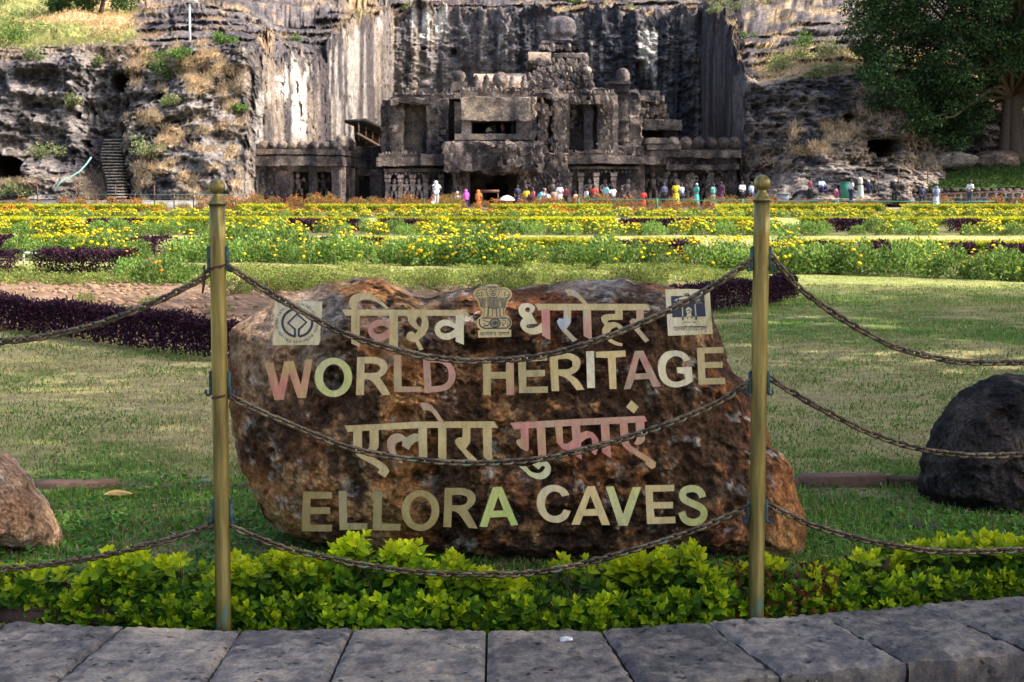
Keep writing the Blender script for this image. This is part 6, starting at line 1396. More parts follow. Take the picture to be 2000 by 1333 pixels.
YNG = np.array([.66, .72, .015]); MIDG = np.array([.25, .45, .015]); OLDG = np.array([.045, .13, .012])
def hedge_shrub(label, px0, px1, topfn, nspr, seed, Yn=4.715, Yf=5.0, gap=0, red=0.0, lsz=1.0):
    rs = np.random.RandomState(seed); pxc = (px0+px1)/2; Ym = (Yn+Yf)/2
    t = thing('golden_shrub', label, 'shrub', ((pxc-CX)/F*Ym, Ym, 0)); Ps = []; As = []; Bs = []; Ls = []; Cs = []; stems = MB()
    cl_ = rs.uniform(px0, px1, max(4, int((px1-px0)/26)))
    nlow = int((px1-px0)*.36) if Yn < 4.76 else int((px1-px0)*.4)
    for k in range(int(nspr*.85)+nlow):
        px = np.clip(cl_[rs.randint(len(cl_))]+rs.normal()*11, px0, px1) if rs.rand() < .7 else rs.uniform(px0, px1); Y = rs.uniform(Yn, Yf); tz = at(px, topfn(px)+10, Y).z*(.82+.22*rs.rand()); e = min(1, (px-px0)/40+.3, (px1-px)/40+.3)
        lvl = rs.beta(1.6, .9) if rs.rand() < .66 else rs.uniform(.02, .5); tip = np.array([(px-CX)/F*Y, Y, max(.025, tz*lvl*e)])
        low = k >= int(nspr*.85)
        if low: lvl = .15; px = rs.uniform(px0, px1); Y = float(lerp_tab(px, BACKT))+.03+.06*rs.rand(); tip = np.array([(px-CX)/F*Y, Y, rs.uniform(-.085, .05)])
        elif rs.rand() < gap: continue
        front = (Yf-Y)/(Yf-Yn); d = np.array([rs.normal()*.35, -.5*front+.25*rs.normal(), .55+.5*lvl]); d /= np.linalg.norm(d)
        age = np.clip((lvl-.42)*2.2+.22*rs.normal(), .15, 1) if not low else rs.uniform(.2, .75)
        root = np.array([tip[0]+rs.normal()*.05, Ym+rs.normal()*.04, max(tip[2], 0)*.25])
        tube(stems, [root, (root+tip)/2+np.array([0, 0, .01]), tip], [.0022, .0016, .001], 4, (.12, .10, .05), False)
        nw = rs.randint(2, 4)
        for w_ in range(nw):
            c = tip-d*w_*.020*lsz; c[2] = max(c[2], -.1 if low else .012); m = rs.randint(3, 6) if w_ else rs.randint(4, 7); ph = rs.uniform(0, 6.28); u = np.cross(d, [1, .2, .1]); u /= np.linalg.norm(u); v = np.cross(d, u)
            for q in range(m):
                a_ = ph+2*math.pi*q/m+rs.normal()*.2; sp = .45+.35*w_+.15*rs.normal(); a = d*(1.05-.35*w_)*.8+(u*math.cos(a_)+v*math.sin(a_))*sp*1.1; a /= np.linalg.norm(a); b = np.cross(a, d)+.35*rs.normal(size=3); b -= a*np.dot(a, b); b /= np.linalg.norm(b)
                if np.dot(np.cross(a, b), d) < 0: b = -b
                ln = (.024+.010*w_+.008*rs.rand())*lsz; ag = np.clip(age-.28*w_+.1*rs.normal(), 0, 1); col = OLDG*(1-ag)**2+MIDG*2*ag*(1-ag)+YNG*ag**2
                if red and rs.rand() < red: col = np.array([.20, .06, .03])
                Ps.append(c); As.append(a); Bs.append(b); Ls.append(ln); Cs.append(col*rs.uniform(.8, 1.2))
    Ps, As, Bs, Ls, Cs = map(np.array, (Ps, As, Bs, Ls, Cs)); Ps[:, 1] = np.maximum(Ps[:, 1], np.minimum(Yn-.045, lerp_tab(CX+Ps[:, 0]/Ps[:, 1]*F, BACKT)+.02)+.02*rs.rand(len(Ps))); As[:, 1] = np.where(Ps[:, 1] < Yn+.03, np.maximum(As[:, 1], -.55), As[:, 1]); near = np.argsort(Ps[:, 1]-.6*Ps[:, 2]+.05*rs.rand(len(Ps))); na = min(110, len(near)//4); pick = near[:na]; rest = near[na:]
    V, T, Q_, C_ = leaf6(Ps[rest], As[rest], Bs[rest], Ls[rest], Ls[rest]*.56, Cs[rest]); mb = MB(); mb.add(V, T, C_); mb.Q.append(Q_); under(t, 'foliage', mb.mesh('foliage', M_LEAF))['kind'] = 'stuff'
    under(t, 'stems', stems.mesh('stems', M_WOOD))['kind'] = 'stuff'
    for k in pick:
        lm = LEAFM[min(4, int(np.clip((Cs[k][0]-.06)/.42, 0, .99)*5))]; a, b = Vector(As[k]), Vector(Bs[k]); c = a.cross(b); s = Ls[k]
        M = Matrix(((a.x, b.x, c.x), (a.y, b.y, c.y), (a.z, b.z, c.z))).to_4x4() @ Matrix.Scale(s, 4); M.translation = Vector(Ps[k])-t.location; o = bpy.data.objects.new('leaf', lm); COL.objects.link(o); o.parent = t; o.matrix_local = M
    mb = MB()
    for k in range(max(2, int((px1-px0)/70))):
        x = ((px0+(px1-px0)*(k+.5)/max(2, int((px1-px0)/70)))-CX)/F*Ym; tube(mb, [(x, Ym, -.03), (x+rs.normal()*.01, Ym+rs.normal()*.02, .04), (x+rs.normal()*.03, Ym+rs.normal()*.02, .085)], [.011, .009, .004], 7, (.06, .045, .035))
    under(t, 'trunk', mb.mesh('trunk', M_WOOD)); return t
LEAFM = []
for k in range(5):
    ag = (k+.5)/5; col = OLDG*(1-ag)**2+MIDG*2*ag*(1-ag)+YNG*ag**2; V, T, Q_, C_ = leaf6(np.zeros((1, 3)), np.array([[1., 0, 0]]), np.array([[0, 1., 0]]), np.ones(1), np.ones(1)*.56, col[None]); mb = MB(); mb.add(V, T, C_); mb.Q.append(Q_); LEAFM.append(mb.mesh('leaf', M_LEAF))
T_ = lambda tab: (lambda px: float(lerp_tab(px, tab)))
hedge_shrub('yellow-green hedge shrub at the far left, lower and looser, below the orange boulder', -160, 150, T_([(-160, 1090), (0, 1095), (90, 1105), (150, 1085)]), 330, 1)
hedge_shrub('dense yellow-green hedge shrub between the left boulder and left post', 140, 425, T_([(140, 1085), (200, 1066), (300, 1080), (425, 1075)]), 400, 2)
hedge_shrub('bright yellow-green hedge shrub just right of the left post', 420, 640, T_([(420, 1075), (480, 1085), (540, 1068), (640, 1075)]), 330, 3)
hedge_shrub('tallest yellow-green shrub with shoots rising over the letters', 620, 860, T_([(620, 1080), (660, 1045), (690, 1030), (730, 1040), (770, 1055), (830, 1060), (860, 1085)]), 400, 4)
hedge_shrub('yellow-green shrub with a low sparse right end in the middle of the hedge', 840, 1050, T_([(840, 1085), (880, 1075), (920, 1095), (1000, 1125), (1050, 1140)]), 260, 5)
hedge_shrub('thin spindly yellow-green shrub in the gap right of centre', 1040, 1200, T_([(1040, 1150), (1090, 1080), (1130, 1085), (1200, 1070)]), 70, 6, 4.77, 5.0, gap=.35)
hedge_shrub('rounded bright yellow-green shrub left of the right post', 1180, 1420, T_([(1180, 1085), (1230, 1085), (1300, 1070), (1350, 1055), (1390, 1080), (1420, 1120)]), 400, 7, 4.79, 5.05, lsz=1.1)
hedge_shrub('sparse shrub with dry red-brown leaves behind the right post', 1410, 1640, T_([(1410, 1085), (1500, 1082), (1600, 1095), (1640, 1110)]), 150, 8, 4.88, 5.1, red=.25, gap=.3)
hedge_shrub('low yellow-green shrub right of the right post, thin in the middle', 1630, 1780, T_([(1630, 1100), (1680, 1075), (1780, 1070)]), 100, 9, 4.95, 5.2, gap=.3)
hedge_shrub('large yellow-green shrub at the right edge before the black boulder', 1740, 2120, T_([(1740, 1075), (1800, 1055), (1870, 1035), (1940, 1035), (2000, 1045), (2120, 1040)]), 430, 10, 5.08, 5.4)

# ================================================================== GRASS
def grass(name, label, n, px0, px1, Ya, Yb, h, wd, cols, w, seed, dens_fn=None, flat=.5, mat=M_GRASS):
    rs = np.random.RandomState(seed); Y = np.exp(rs.uniform(math.log(Ya), math.log(Yb), n)); px = rs.uniform(px0, px1, n); x = (px-CX)/F*Y
    P = np.stack([x, Y, gz(Y)+0*x], 1); keep = np.ones(n, bool)
    if dens_fn is not None: keep = rs.rand(n) < dens_fn(px, Y, P)
    P = P[keep]; m = len(P); Y = Y[keep]; sc = (Y/Ya)**.45
    az = rs.uniform(0, 6.28, m); tl = rs.uniform(.1, 1, m)*flat; a = np.stack([np.cos(az)*tl, np.sin(az)*tl, 1-tl*.75], 1); a /= np.linalg.norm(a, axis=1, keepdims=True); b = np.stack([np.sin(az+rs.normal(size=m)), -np.cos(az), 0*az], 1); b /= np.linalg.norm(b, axis=1, keepdims=True)
    hh = (h*rs.uniform(.5, 1.3, m)*sc)[:, None]; ww = (wd*sc)[:, None]; g_ = fbm(P*np.array([.9, .9, 0]), 3, 5)+.6*fbm(P*np.array([3.5, 3.5, 0]), 3, 15); k = (rs.rand(m) < np.clip(.50+1.4*g_, .04, .96)); C0 = pal(rs, m, cols[0], None); C1 = pal(rs, m, cols[1], None); C_ = np.where(k[:, None], C1, C0)
    V = np.stack([P-b*ww*.5, P+b*ww*.5, P+a*hh], 1).reshape(-1, 3); Fc = np.arange(m*3).reshape(-1, 3); me = mesh_np(name, V, Fc, mat, np.repeat(C_, 3, 0)); o = obj(name, me); tag(o, label, 'grass', kind='stuff'); return o
GC = [[(.11, .21, .04), (.16, .27, .06), (.08, .15, .03)], [(.40, .32, .16), (.32, .26, .12), (.48, .40, .22), (.24, .25, .09)]]
def dfn(px, Y, P):
    sbn = lerp_tab(px, [(-400, 15.6), (0, 14.5), (420, 12.1), (700, 11.8), (1200, 15.5), (1560, 17.5), (1600, 40)]); return np.where(Y > sbn, 0.03, 1.0)*(.65+.35*np.clip(fbm(P*np.array([2, 2, 0]), 3, 35)*2+.5, 0, 1))
grass('lawn_grass', 'short half-dry shaded lawn grass around the boulders', 190000, -120, 2120, 5.3, 21, .019, .0062, GC, None, 1, dfn, .95)
def dfn2(px, Y, P): return (Y > lerp_tab(px, BACKT)+.07)*(.25+.75*np.clip(fbm(P*np.array([3, 3, 0]), 3, 36)*2+.6, 0, 1))
GC2 = [[(.12, .23, .045), (.18, .30, .06), (.22, .34, .09)], [(.10, .22, .03), (.32, .26, .13), (.13, .28, .04)]]
grass('verge_grass', 'green weedy grass between the hedge and the lawn edging', 60000, -160, 2160, 4.66, 6.85, .030, .0062, GC2, None, 2, dfn2, .9)
# clover leaves close to the hedge
rs = np.random.RandomState(8); n = 34000; Y = 4.66+2.24*rs.rand(n)**1.3; px = rs.uniform(-160, 2160, n); P = np.stack([(px-CX)/F*Y, Y, rs.uniform(.004, .03, n)], 1); P = P[(rs.rand(n) < np.clip(.5+1.6*fbm(P*np.array([3.2, 3.2, 0]), 3, 44), .04, 1))&(Y > lerp_tab(px, BACKT)+.07)]; n = len(P)
a, b = rot_mats(n, rs); a[:, 2] *= .35; a /= np.linalg.norm(a, axis=1, keepdims=True); b = np.cross(a, np.array([0, 0, 1.])+.4*rs.normal(size=(n, 3))); b /= np.linalg.norm(b, axis=1, keepdims=True)
V, T, Q_, C_ = leaf6(P, a, b, rs.uniform(.014, .030, n), rs.uniform(.012, .024, n), pal(rs, n, [(.09, .27, .03), (.14, .35, .045), (.06, .17, .02)])); mb = MB(); mb.add(V, T, C_); mb.Q.append(Q_); o = obj('clover', mb.mesh('clover', M_LEAF)); tag(o, 'low round-leaved green ground cover behind the front hedge', 'ground cover', kind='stuff')
# mown strips further back: sparse short tufts that break the edges
def dfn3(px, Y, P): nr_ = lerp_tab(px, BED1_NEAR); return np.where((Y < nr_) | ((Y > nr_+9.2) & (Y < 45.8)), 1.0, 0.0)
grass('far_lawn_grass', 'sunlit mown grass strips between the flower beds', 60000, -40, 2040, 17, 46, .022, .009, [[(.20, .25, .07), (.26, .29, .09)], [(.36, .32, .15), (.30, .28, .11)]], None, 3, dfn3, .9)
# straw bits and twigs on the lawn
rs = np.random.RandomState(9); n = 2600; Y = np.exp(rs.uniform(math.log(4.9), math.log(12), n)); px = rs.uniform(-100, 2100, n); P = np.stack([(px-CX)/F*Y, Y, gz(Y)+rs.uniform(.012, .026, n)], 1); az = rs.uniform(0, 3.14, n); a = np.stack([np.cos(az), np.sin(az), .12*rs.normal(size=n)], 1); b = np.stack([-np.sin(az), np.cos(az), 0*az], 1)
V, Fc, C_ = leaf_quads(P, a, b, rs.uniform(.03, .09, n), .0035, pal(rs, n, [(.46, .38, .24), (.36, .28, .17), (.55, .48, .34)])); mb = MB(); mb.add(V, Fc, C_); o = obj('dry_straw', mb.mesh('dry_straw', M_GRASS)); tag(o, 'pale dry straw bits scattered over the shaded lawn', 'straw', kind='stuff')
# fallen leaves
def dead_leaf(label, px, py, ln, wd, rz, col, curl=.25):
    q = G(px, py); nu, nv = 12, 7; u = np.linspace(0, 1, nu)[:, None]; v = np.linspace(-1, 1, nv)[None, :]; wdt = np.sin(np.pi*np.clip(u, .02, .98))**.7*(1-.25*u); X = (u-.5)*ln+0*v; Yv = v*wdt*wd/2; Z = .018+curl*wd*(v**2)*wdt+.02*np.sin(u*5)*ln*.6+.12*ln*(u-.5)**2
    V = np.stack([X, Yv, Z], -1); c = mixc(np.array(col), np.array(col)*.55, sst(.2, .6, fbm(V*60, 3, int(px)))+0*u); mb = MB(); mb.add(V.reshape(-1, 3), grid_faces(nu, nv), c.reshape(-1, 3)); t = thing('fallen_leaf', label, 'leaf', (q.x, q.y, q.z), rz)
    obj('blade', mb.mesh('blade', M_LEAF, True), t); mb = MB(); tube(mb, [(ln*.48, 0, .03), (ln*.75, .01, .02)], [.0015, .001], 5, np.array(col)*.6); obj('stalk', mb.mesh('stalk', M_WOOD), t)
dead_leaf('big curled yellow-tan fallen leaf by the edging stones left of the post', 232, 976, .115, .07, .25, (.62, .42, .16))
dead_leaf('small brown fallen leaf in the grass below the big tan leaf', 232, 1008, .07, .03, .1, (.30, .16, .09))
dead_leaf('small pinkish-brown leaf standing in grass left of the left post', 306, 998, .045, .03, 1.2, (.42, .25, .16))
dead_leaf('grey-white folded leaf lying on the edging beside the left post', 402, 949, .06, .025, -.2, (.55, .55, .55), .4)
dead_leaf('pale dry leaf on the lawn left of the black boulder', 1750, 905, .08, .03, .4, (.45, .36, .20))
# standpipe in the far lawn
t = thing('standpipe', 'white bent water pipe standing in the bed at far left', 'pipe', G(47, 524)[:]); q = Vector(t.location); s = q.y/F
mb = MB(); tube(mb, [(0, 0, -.05), (0, 0, 26*s), (2*s, 0, 29*s), (6*s, 0, 30*s), (26*s, 0, 29*s)], [2.3*s, 2.3*s, 2.3*s, 2.0*s, 1.2*s], 8); obj('pipe', mb.mesh('pipe', WHITE, True), t)
# dark flat stone by the black boulder
t = blob('flat_stone', 'flat grey stone half sunk in grass left of the black boulder', 'rock', at(1790, 1030, gd(1790, 1030)), (.09, .06, .02), (.10, .09, .085), M_BOULDER2, 12, 3)

# ================================================================== TREES
def crown_mesh(name, centers, n_per, ls, cols, seed, mat=M_TREE, spread=1.0, droop=.0):
    rs = np.random.RandomState(seed); P = []; dd = []
    for c, r in centers:
        m = int(n_per*rs.uniform(.7, 1.3)); d = rs.normal(size=(m, 3)); d /= np.linalg.norm(d, axis=1, keepdims=True); q = np.array(c)+d*(rs.uniform(.25, 1, m)**.55)[:, None]*r*np.array([1, 1, .62])*spread; P.append(q); dd.append(d)
    P = np.concatenate(P); dd = np.concatenate(dd); n = len(P); a, b = rot_mats(n, rs); a = a+dd*.5; a[:, 2] -= droop; a /= np.linalg.norm(a, axis=1, keepdims=True); b = np.cross(a, rs.normal(size=(n, 3))); b /= np.linalg.norm(b, axis=1, keepdims=True)
    V, Fc, C_ = leaf_quads(P, a, b, ls*rs.uniform(.6, 1.4, n), ls*.5, pal(rs, n, cols)); mb = MB(); mb.add(V, Fc, C_); return mb.mesh(name, mat)
def limbs(mb, base, tips, r0, rs, col=(.10, .075, .055)):
    for tp in tips:
        base = np.array(base, float); tp = np.array(tp, float); m1 = base+(tp-base)*.35+np.array([0, 0, .8])+rs.normal(size=3)*.3; m2 = base+(tp-base)*.7+rs.normal(size=3)*.4; tube(mb, [base, m1, m2, tp], [r0, r0*.7, r0*.4, r0*.12], 7, col)
# big tree on the right bank
rs = np.random.RandomState(31); TB = np.array(at(1972, 308, 136)); cen = []
for k in range(1700):
    px = rs.uniform(1655, 2330); py = rs.uniform(-230, 285); Yc = 136+rs.uniform(-7, 7)
    left = np.interp(py, [-230, -100, 0, 60, 100, 160, 210, 250, 285], [1780, 1700, 1668, 1660, 1672, 1695, 1715, 1760, 1800])
    bot = np.interp(px, [1650, 1740, 1800, 1870, 1920, 1950, 1990, 2100, 2330], [120, 250, 275, 280, 230, 150, 130, 200, 240])
    if px < left or py > bot: continue
    cen.append((np.array(at(px, py, Yc)), rs.uniform(.8, 1.5)))
t = thing('shade_tree', 'large dark green tree with drooping crown filling the upper right corner', 'tree', Vector(TB))
under(t, 'crown', crown_mesh('crown', cen, 150, .28, [(.018, .044, .018), (.030, .066, .024), (.055, .098, .034), (.012, .028, .012)], 32, M_TREE, 1.0, .3))
mb = MB(); top_ = TB+np.array([.2, .2, 8.5])
for (dx, r) in ((-.45, .5), (.35, .65), (.9, .4)): tube(mb, [TB+[dx*2.0, 0, -.6], TB+[dx, 0, .6], TB+[dx*.7, .1, 4], top_+[dx*1.2, 0, 0]], [r*1.5, r*1.0, r*.8, r*.5], 10, (.085, .065, .055))
V = mb.V; under(t, 'trunk', mb.mesh('trunk', M_WOOD, True))
mb = MB(); limbs(mb, TB+[0, 0, 5], [c for c, _ in cen[::9]], .22, rs); under(t, 'limbs', mb.mesh('limbs', M_WOOD))
# small tree at top left
TB = np.array(at(196, 36, 165)); cen = [(np.array(at(196+rs.uniform(-88, 62), rs.uniform(-40, 24), 165+rs.uniform(-3, 3))), rs.uniform(.7, 1.3)) for _ in range(46)]
t = thing('hill_tree', 'bushy green tree on the grassy slope at the upper left edge', 'tree', Vector(TB)); under(t, 'crown', crown_mesh('crown', cen, 150, .34, [(.06, .11, .035), (.09, .15, .045), (.04, .08, .03)], 41)); mb = MB()
tube(mb, [TB+[0, 0, -.8], TB+[.1, 0, .6], TB+[.5, 0, 2.5]], [.35, .28, .15], 8, (.12, .09, .07)); under(t, 'trunk', mb.mesh('trunk', M_WOOD))
# slope bushes
def slope_bush(px, py, s, cols, label, seed, name='hill_bush'):
    p = cliff_at(px, py); r_ = np.random.RandomState(seed); cen = [(np.array(p)+np.array([r_.normal()*s*.5, -.4+r_.normal()*s*.3, abs(r_.normal())*s*.35]), s*.5) for _ in range(7)]
    t = thing(name, label, 'bush', p, 0, 'bushes on the cliff ledges'); under(t, 'foliage', crown_mesh('foliage', cen, 90, .22, cols, seed)); mb = MB(); tube(mb, [np.array(p)+[0, -.3, -.4], np.array(p)+[0, -.4, s*.4]], [.08, .03], 5, (.1, .08, .06)); under(t, 'stem', mb.mesh('stem', M_WOOD))
GR1 = [(.12, .22, .05), (.18, .28, .07), (.08, .14, .04)]; GR2 = [(.22, .26, .12), (.30, .30, .15), (.16, .22, .08)]
SB = [(40, 62, 2.0, GR1), (25, 88, 1.6, GR1), (78, 118, 1.0, GR2), (310, 152, 1.6, GR1), (340, 205, .9, GR2), (300, 300, 1.4, GR2), (365, 118, .8, GR1), (440, 84, .9, GR1), (570, 84, .8, GR1), (462, 218, .7, GR1), (70, 25, 2.4, GR2), (12, 12, 2.2, GR1), (85, 305, 1.2, GR2), (200, 128, .6, GR2), (1565, 85, 1.3, GR1), (1540, 118, 1.7, GR1), (1528, 140, 1.2, GR2), (1575, 108, 1.4, GR2), (1620, 110, 1.5, GR2), (1640, 140, 1.3, GR2), (1600, 150, 1.2, GR2), (1393, 32, 1.0, GR2), (1470, 78, .7, GR1), (1450, 15, 2.2, GR2), (1405, 8, 2.4, GR1), (800, 18, .8, GR1), (1120, 8, 1.0, GR1), (1052, 126, .8, GR1), (1500, 10, 1.8, GR2), (1240, 22, 1.2, GR2), (160, 205, .6, GR2), (30, 375, 1.0, GR2)]
for k, (a_, b_, s, c_) in enumerate(SB): slope_bush(a_, b_, s, c_, '%s bush %s, %s' % ('fresh green' if c_ is GR1 else 'dusty olive', ('on the upper slope' if b_ < 45 else 'near the cliff rim' if b_ < 125 else 'on the cliff face' if b_ < 260 else 'low on the cliff'), ('in the left corner' if a_ < 60 else 'left of the stone stair' if a_ < 205 else 'between stair and pale wall' if a_ < 420 else 'by the pale court wall' if a_ < 720 else 'above the temple' if a_ < 1350 else 'right of the court' if a_ < 1530 else 'beside the big tree')), 500+k)
# dry grass on the slopes and ledges
rs = np.random.RandomState(61); mask = (CC[..., 0] > .27)&(CC[..., 0]/np.maximum(CC[..., 2], 1e-3) > 1.55)&(TT < 7.6)&(lw < .3)&(bw < .3)&(rw < .3); ii, jj = np.nonzero(mask); k = rs.choice(len(ii), 52000); P = P1[ii[k], jj[k]]+rs.normal(size=(52000, 3))*.12; c = CC[ii[k], jj[k]]*rs.uniform(.8, 1.3, (52000, 1)); n = 52000
a = rs.normal(size=(n, 3))*.6+np.array([0, -.3, .8]); a /= np.linalg.norm(a, axis=1, keepdims=True); b = np.stack([a[:, 2], 0*a[:, 0], -a[:, 0]], 1); hh = rs.uniform(.15, .5, n)[:, None]; c = c*1.25
V = np.stack([P-b*.05, P+b*.05, P+a*hh], 1).reshape(-1, 3); o = obj('dry_grass', mesh_np('dry_grass', V, np.arange(n*3).reshape(-1, 3), M_GRASS, np.repeat(c, 3, 0))); tag(o, 'tawny dry grass covering slopes and ledges of the cliff', 'grass', kind='stuff')
# trees standing out of the picture on the right that shade the sign
def canopy(label, x, Y, R, z0, z1, tx, ty, seed, n=150):
    r_ = np.random.RandomState(seed); cen = []
    for k in range(n):
        a_ = r_.uniform(0, 6.28); q = math.sqrt(r_.rand()); cen.append((np.array([x+q*R*math.cos(a_), Y+q*R*1.0*math.sin(a_), z0+(z1-z0)*(r_.rand())*(1-.4*q*q)]), r_.uniform(.8, 1.3)))
    t = thing('canopy_tree', label, 'tree', (tx, ty, 0)); under(t, 'crown', crown_mesh('crown', cen, 120, .30, [(.05, .10, .03), (.07, .13, .04)], seed)); mb = MB(); tube(mb, [(tx, ty, -.3), (tx, ty, .8), (tx+(x-tx)*.2, ty, z0*.6), (x*.5+tx*.5, Y*.5+ty*.5, z0+1)], [.42, .32, .27, .2], 10, (.12, .09, .07)); limbs(mb, (tx+(x-tx)*.2, ty, z0*.6), [c for c, _ in cen[::12]], .13, r_, (.12, .09, .07)); under(t, 'trunk', mb.mesh('trunk', M_WOOD, True))
canopy('broad shade tree standing outside the picture to the right of the sign', 7.6, 4.6, 5.0, 6.8, 9.6, 8.9, 4.6, 81, 170)
canopy('second shade tree outside the picture, right of the near lawn', 9.8, 14.2, 6.4, 6.8, 10.5, 11.0, 12.6, 82, 200)

# ================================================================== PEOPLE
SKIN = plain('skin', (.16, .085, .05), .6, 0, .1, 5); HAIR = plain('hair', (.012, .010, .010), .5); GREYH = plain('grey_hair', (.5, .5, .5), .6)
def skinmesh(name, verts, edges, radii, sub=1):
    me = bpy.data.meshes.new(name); me.from_pydata(verts, edges, []); ob = bpy.data.objects.new('tmp', me); COL.objects.link(ob)
    md = ob.modifiers.new('s', 'SKIN'); 
    for k, r in enumerate(radii): me.skin_vertices[0].data[k].radius = (r, r)
    me.skin_vertices[0].data[0].use_root = True
    s = ob.modifiers.new('u', 'SUBSURF'); s.levels = sub; dg = bpy.context.evaluated_depsgraph_get(); dg.update(); ev = ob.evaluated_get(dg); m2 = bpy.data.meshes.new_from_object(ev); m2.name = name; bpy.data.objects.remove(ob); bpy.data.meshes.remove(me)
    for p in m2.polygons: p.use_smooth = True
    m2.materials.clear(); m2.materials.append(SKIN); return m2
def person_set(pose):
    """joint positions in metres, facing -Y"""
    J = dict(pel=(0, 0, .93), spi=(0, .01, 1.13), che=(0, .01, 1.33), nek=(0, 0, 1.47), hed=(0, -.01, 1.56), top=(0, 0, 1.67), sl=(-.17, 0, 1.40), sr=(.17, 0, 1.40), el=(-.24, .02, 1.14), er=(.24, .02, 1.14), wl=(-.25, -.05, .90), wr=(.25, -.05, .90), hl=(-.25, -.08, .80), hr=(.25, -.08, .80), pl=(-.09, 0, .88), pr=(.09, 0, .88), kl=(-.10, -.02, .50), kr=(.10, -.02, .50), al=(-.10, .02, .09), ar=(.10, .02, .09), tl=(-.11, -.12, .04), tr=(.11, -.12, .04))
    if pose == 'walk': J.update(kl=(-.10, -.16, .52), al=(-.10, -.22, .12), tl=(-.11, -.35, .05), kr=(.10, .06, .50), ar=(.10, .25, .14), tr=(.11, .14, .04), wl=(-.24, .10, .92), hl=(-.24, .12, .83), wr=(.24, -.16, .95), hr=(.24, -.2, .87))
    if pose == 'hip': J.update(er=(.36, .06, 1.20), wr=(.20, -.02, 1.0), hr=(.15, -.03, .97), el=(-.28, -.12, 1.28), wl=(-.10, -.2, 1.45), hl=(-.05, -.18, 1.52))
    if pose == 'fold': J.update(el=(-.25, -.03, 1.14), wl=(-.05, -.2, 1.10), hl=(.03, -.22, 1.12), er=(.25, -.03, 1.14), wr=(.05, -.2, 1.06), hr=(-.02, -.24, 1.08))
    if pose == 'bend': J.update(spi=(0, -.08, 1.1), che=(0, -.22, 1.25), nek=(0, -.32, 1.34), hed=(0, -.38, 1.42), top=(0, -.42, 1.52), sl=(-.17, -.26, 1.28), sr=(.17, -.26, 1.28), el=(-.22, -.32, 1.03), er=(.22, -.32, 1.03), wl=(-.2, -.45, .86), wr=(.2, -.45, .86), hl=(-.2, -.5, .8), hr=(.2, -.5, .8))
    if pose == 'sit': 
        for k, v in list(J.items()):
            if k not in ('kl', 'kr', 'al', 'ar', 'tl', 'tr'): J[k] = (v[0], v[1], v[2]-.62)
        J.update(kl=(-.16, -.38, .48), kr=(.16, -.38, .48), al=(-.15, -.42, .09), ar=(.15, -.42, .09), tl=(-.16, -.56, .04), tr=(.16, -.56, .04), el=(-.24, -.12, .55), er=(.24, -.12, .55), wl=(-.14, -.34, .54), wr=(.14, -.34, .54), hl=(-.12, -.4, .52), hr=(.12, -.4, .52))
    R_ = dict(pel=.125, spi=.115, che=.135, nek=.055, hed=.085, top=.07, sl=.06, sr=.06, el=.042, er=.042, wl=.03, wr=.03, hl=.036, hr=.036, pl=.085, pr=.085, kl=.058, kr=.058, al=.038, ar=.038, tl=.035, tr=.035)
    def build(name, keys, edges, add, over={}):
        idx = {k: i for i, k in enumerate(keys)}; return skinmesh(name, [J[k] for k in keys], [(idx[a], idx[b]) for a, b in edges], [over.get(k, R_[k]+add) for k in keys])
    E = [('pel', 'spi'), ('spi', 'che'), ('che', 'nek'), ('nek', 'hed'), ('hed', 'top'), ('che', 'sl'), ('che', 'sr'), ('sl', 'el'), ('sr', 'er'), ('el', 'wl'), ('er', 'wr'), ('wl', 'hl'), ('wr', 'hr'), ('pel', 'pl'), ('pel', 'pr'), ('pl', 'kl'), ('pr', 'kr'), ('kl', 'al'), ('kr', 'ar'), ('al', 'tl'), ('ar', 'tr')]
    body = build('body', list(J), E, 0); body.materials.clear(); body.materials.append(SKIN)
    shirt = build('shirt', ['pel', 'spi', 'che', 'sl', 'sr', 'el', 'er'], [('pel', 'spi'), ('spi', 'che'), ('che', 'sl'), ('che', 'sr'), ('sl', 'el'), ('sr', 'er')], .03, dict(pel=.16, spi=.155, che=.165))
    trou = build('trousers', ['pel', 'pl', 'pr', 'kl', 'kr', 'al', 'ar'], [('pel', 'pl'), ('pel', 'pr'), ('pl', 'kl'), ('pr', 'kr'), ('kl', 'al'), ('kr', 'ar')], .025)
    h = Vector(J['hed']).lerp(Vector(J['top']), .45)+Vector((0, .025, .01)); mb = MB(); a = np.linspace(-.35, math.pi/2, 8); lathe(mb, [(.108*math.cos(k), .125*math.sin(k)) for k in a], h, 12); hair = mb.mesh('hair', HAIR, True)
    p = Vector(J['pel']); hem = .1 if pose != 'sit' else .12; mb = MB()
    lathe(mb, [(.15, 0), (.18, -.12), (.20, -.4*(p.z/.93)), (.25, -(p.z-hem))], p, 16, None, lambda V, th: V+np.stack([.02*np.cos(th*7)+0*V[..., 2], .02*np.sin(th*5)+0*V[..., 2]-(.3 if pose == 'sit' else 0)*np.clip((p.z-V[..., 2]), 0, 1), 0*V[..., 2]], -1)); skirt = mb.mesh('skirt', SKIN, True)
    c = Vector(J['che']); mb = MB(); lathe(mb, [(.20, -.42), (.21, -.15), (.20, .05), (.10, .14), (.125, .2), (.128, .32), (.06, .375), (.0, .38)], c+Vector((0, .02, 0)), 14, None, lambda V, th: V+np.stack([0*V[..., 0], .03*(np.sin(th)+0*V[..., 0] > 0), 0*V[..., 2]], -1)); veil = mb.mesh('headscarf', SKIN, True)
    return dict(body=body, shirt=shirt, trousers=trou, hair=hair, skirt=skirt, headscarf=veil)
PS = {k: person_set(k) for k in ('stand', 'walk', 'hip', 'fold', 'bend', 'sit')}
CLM = {}
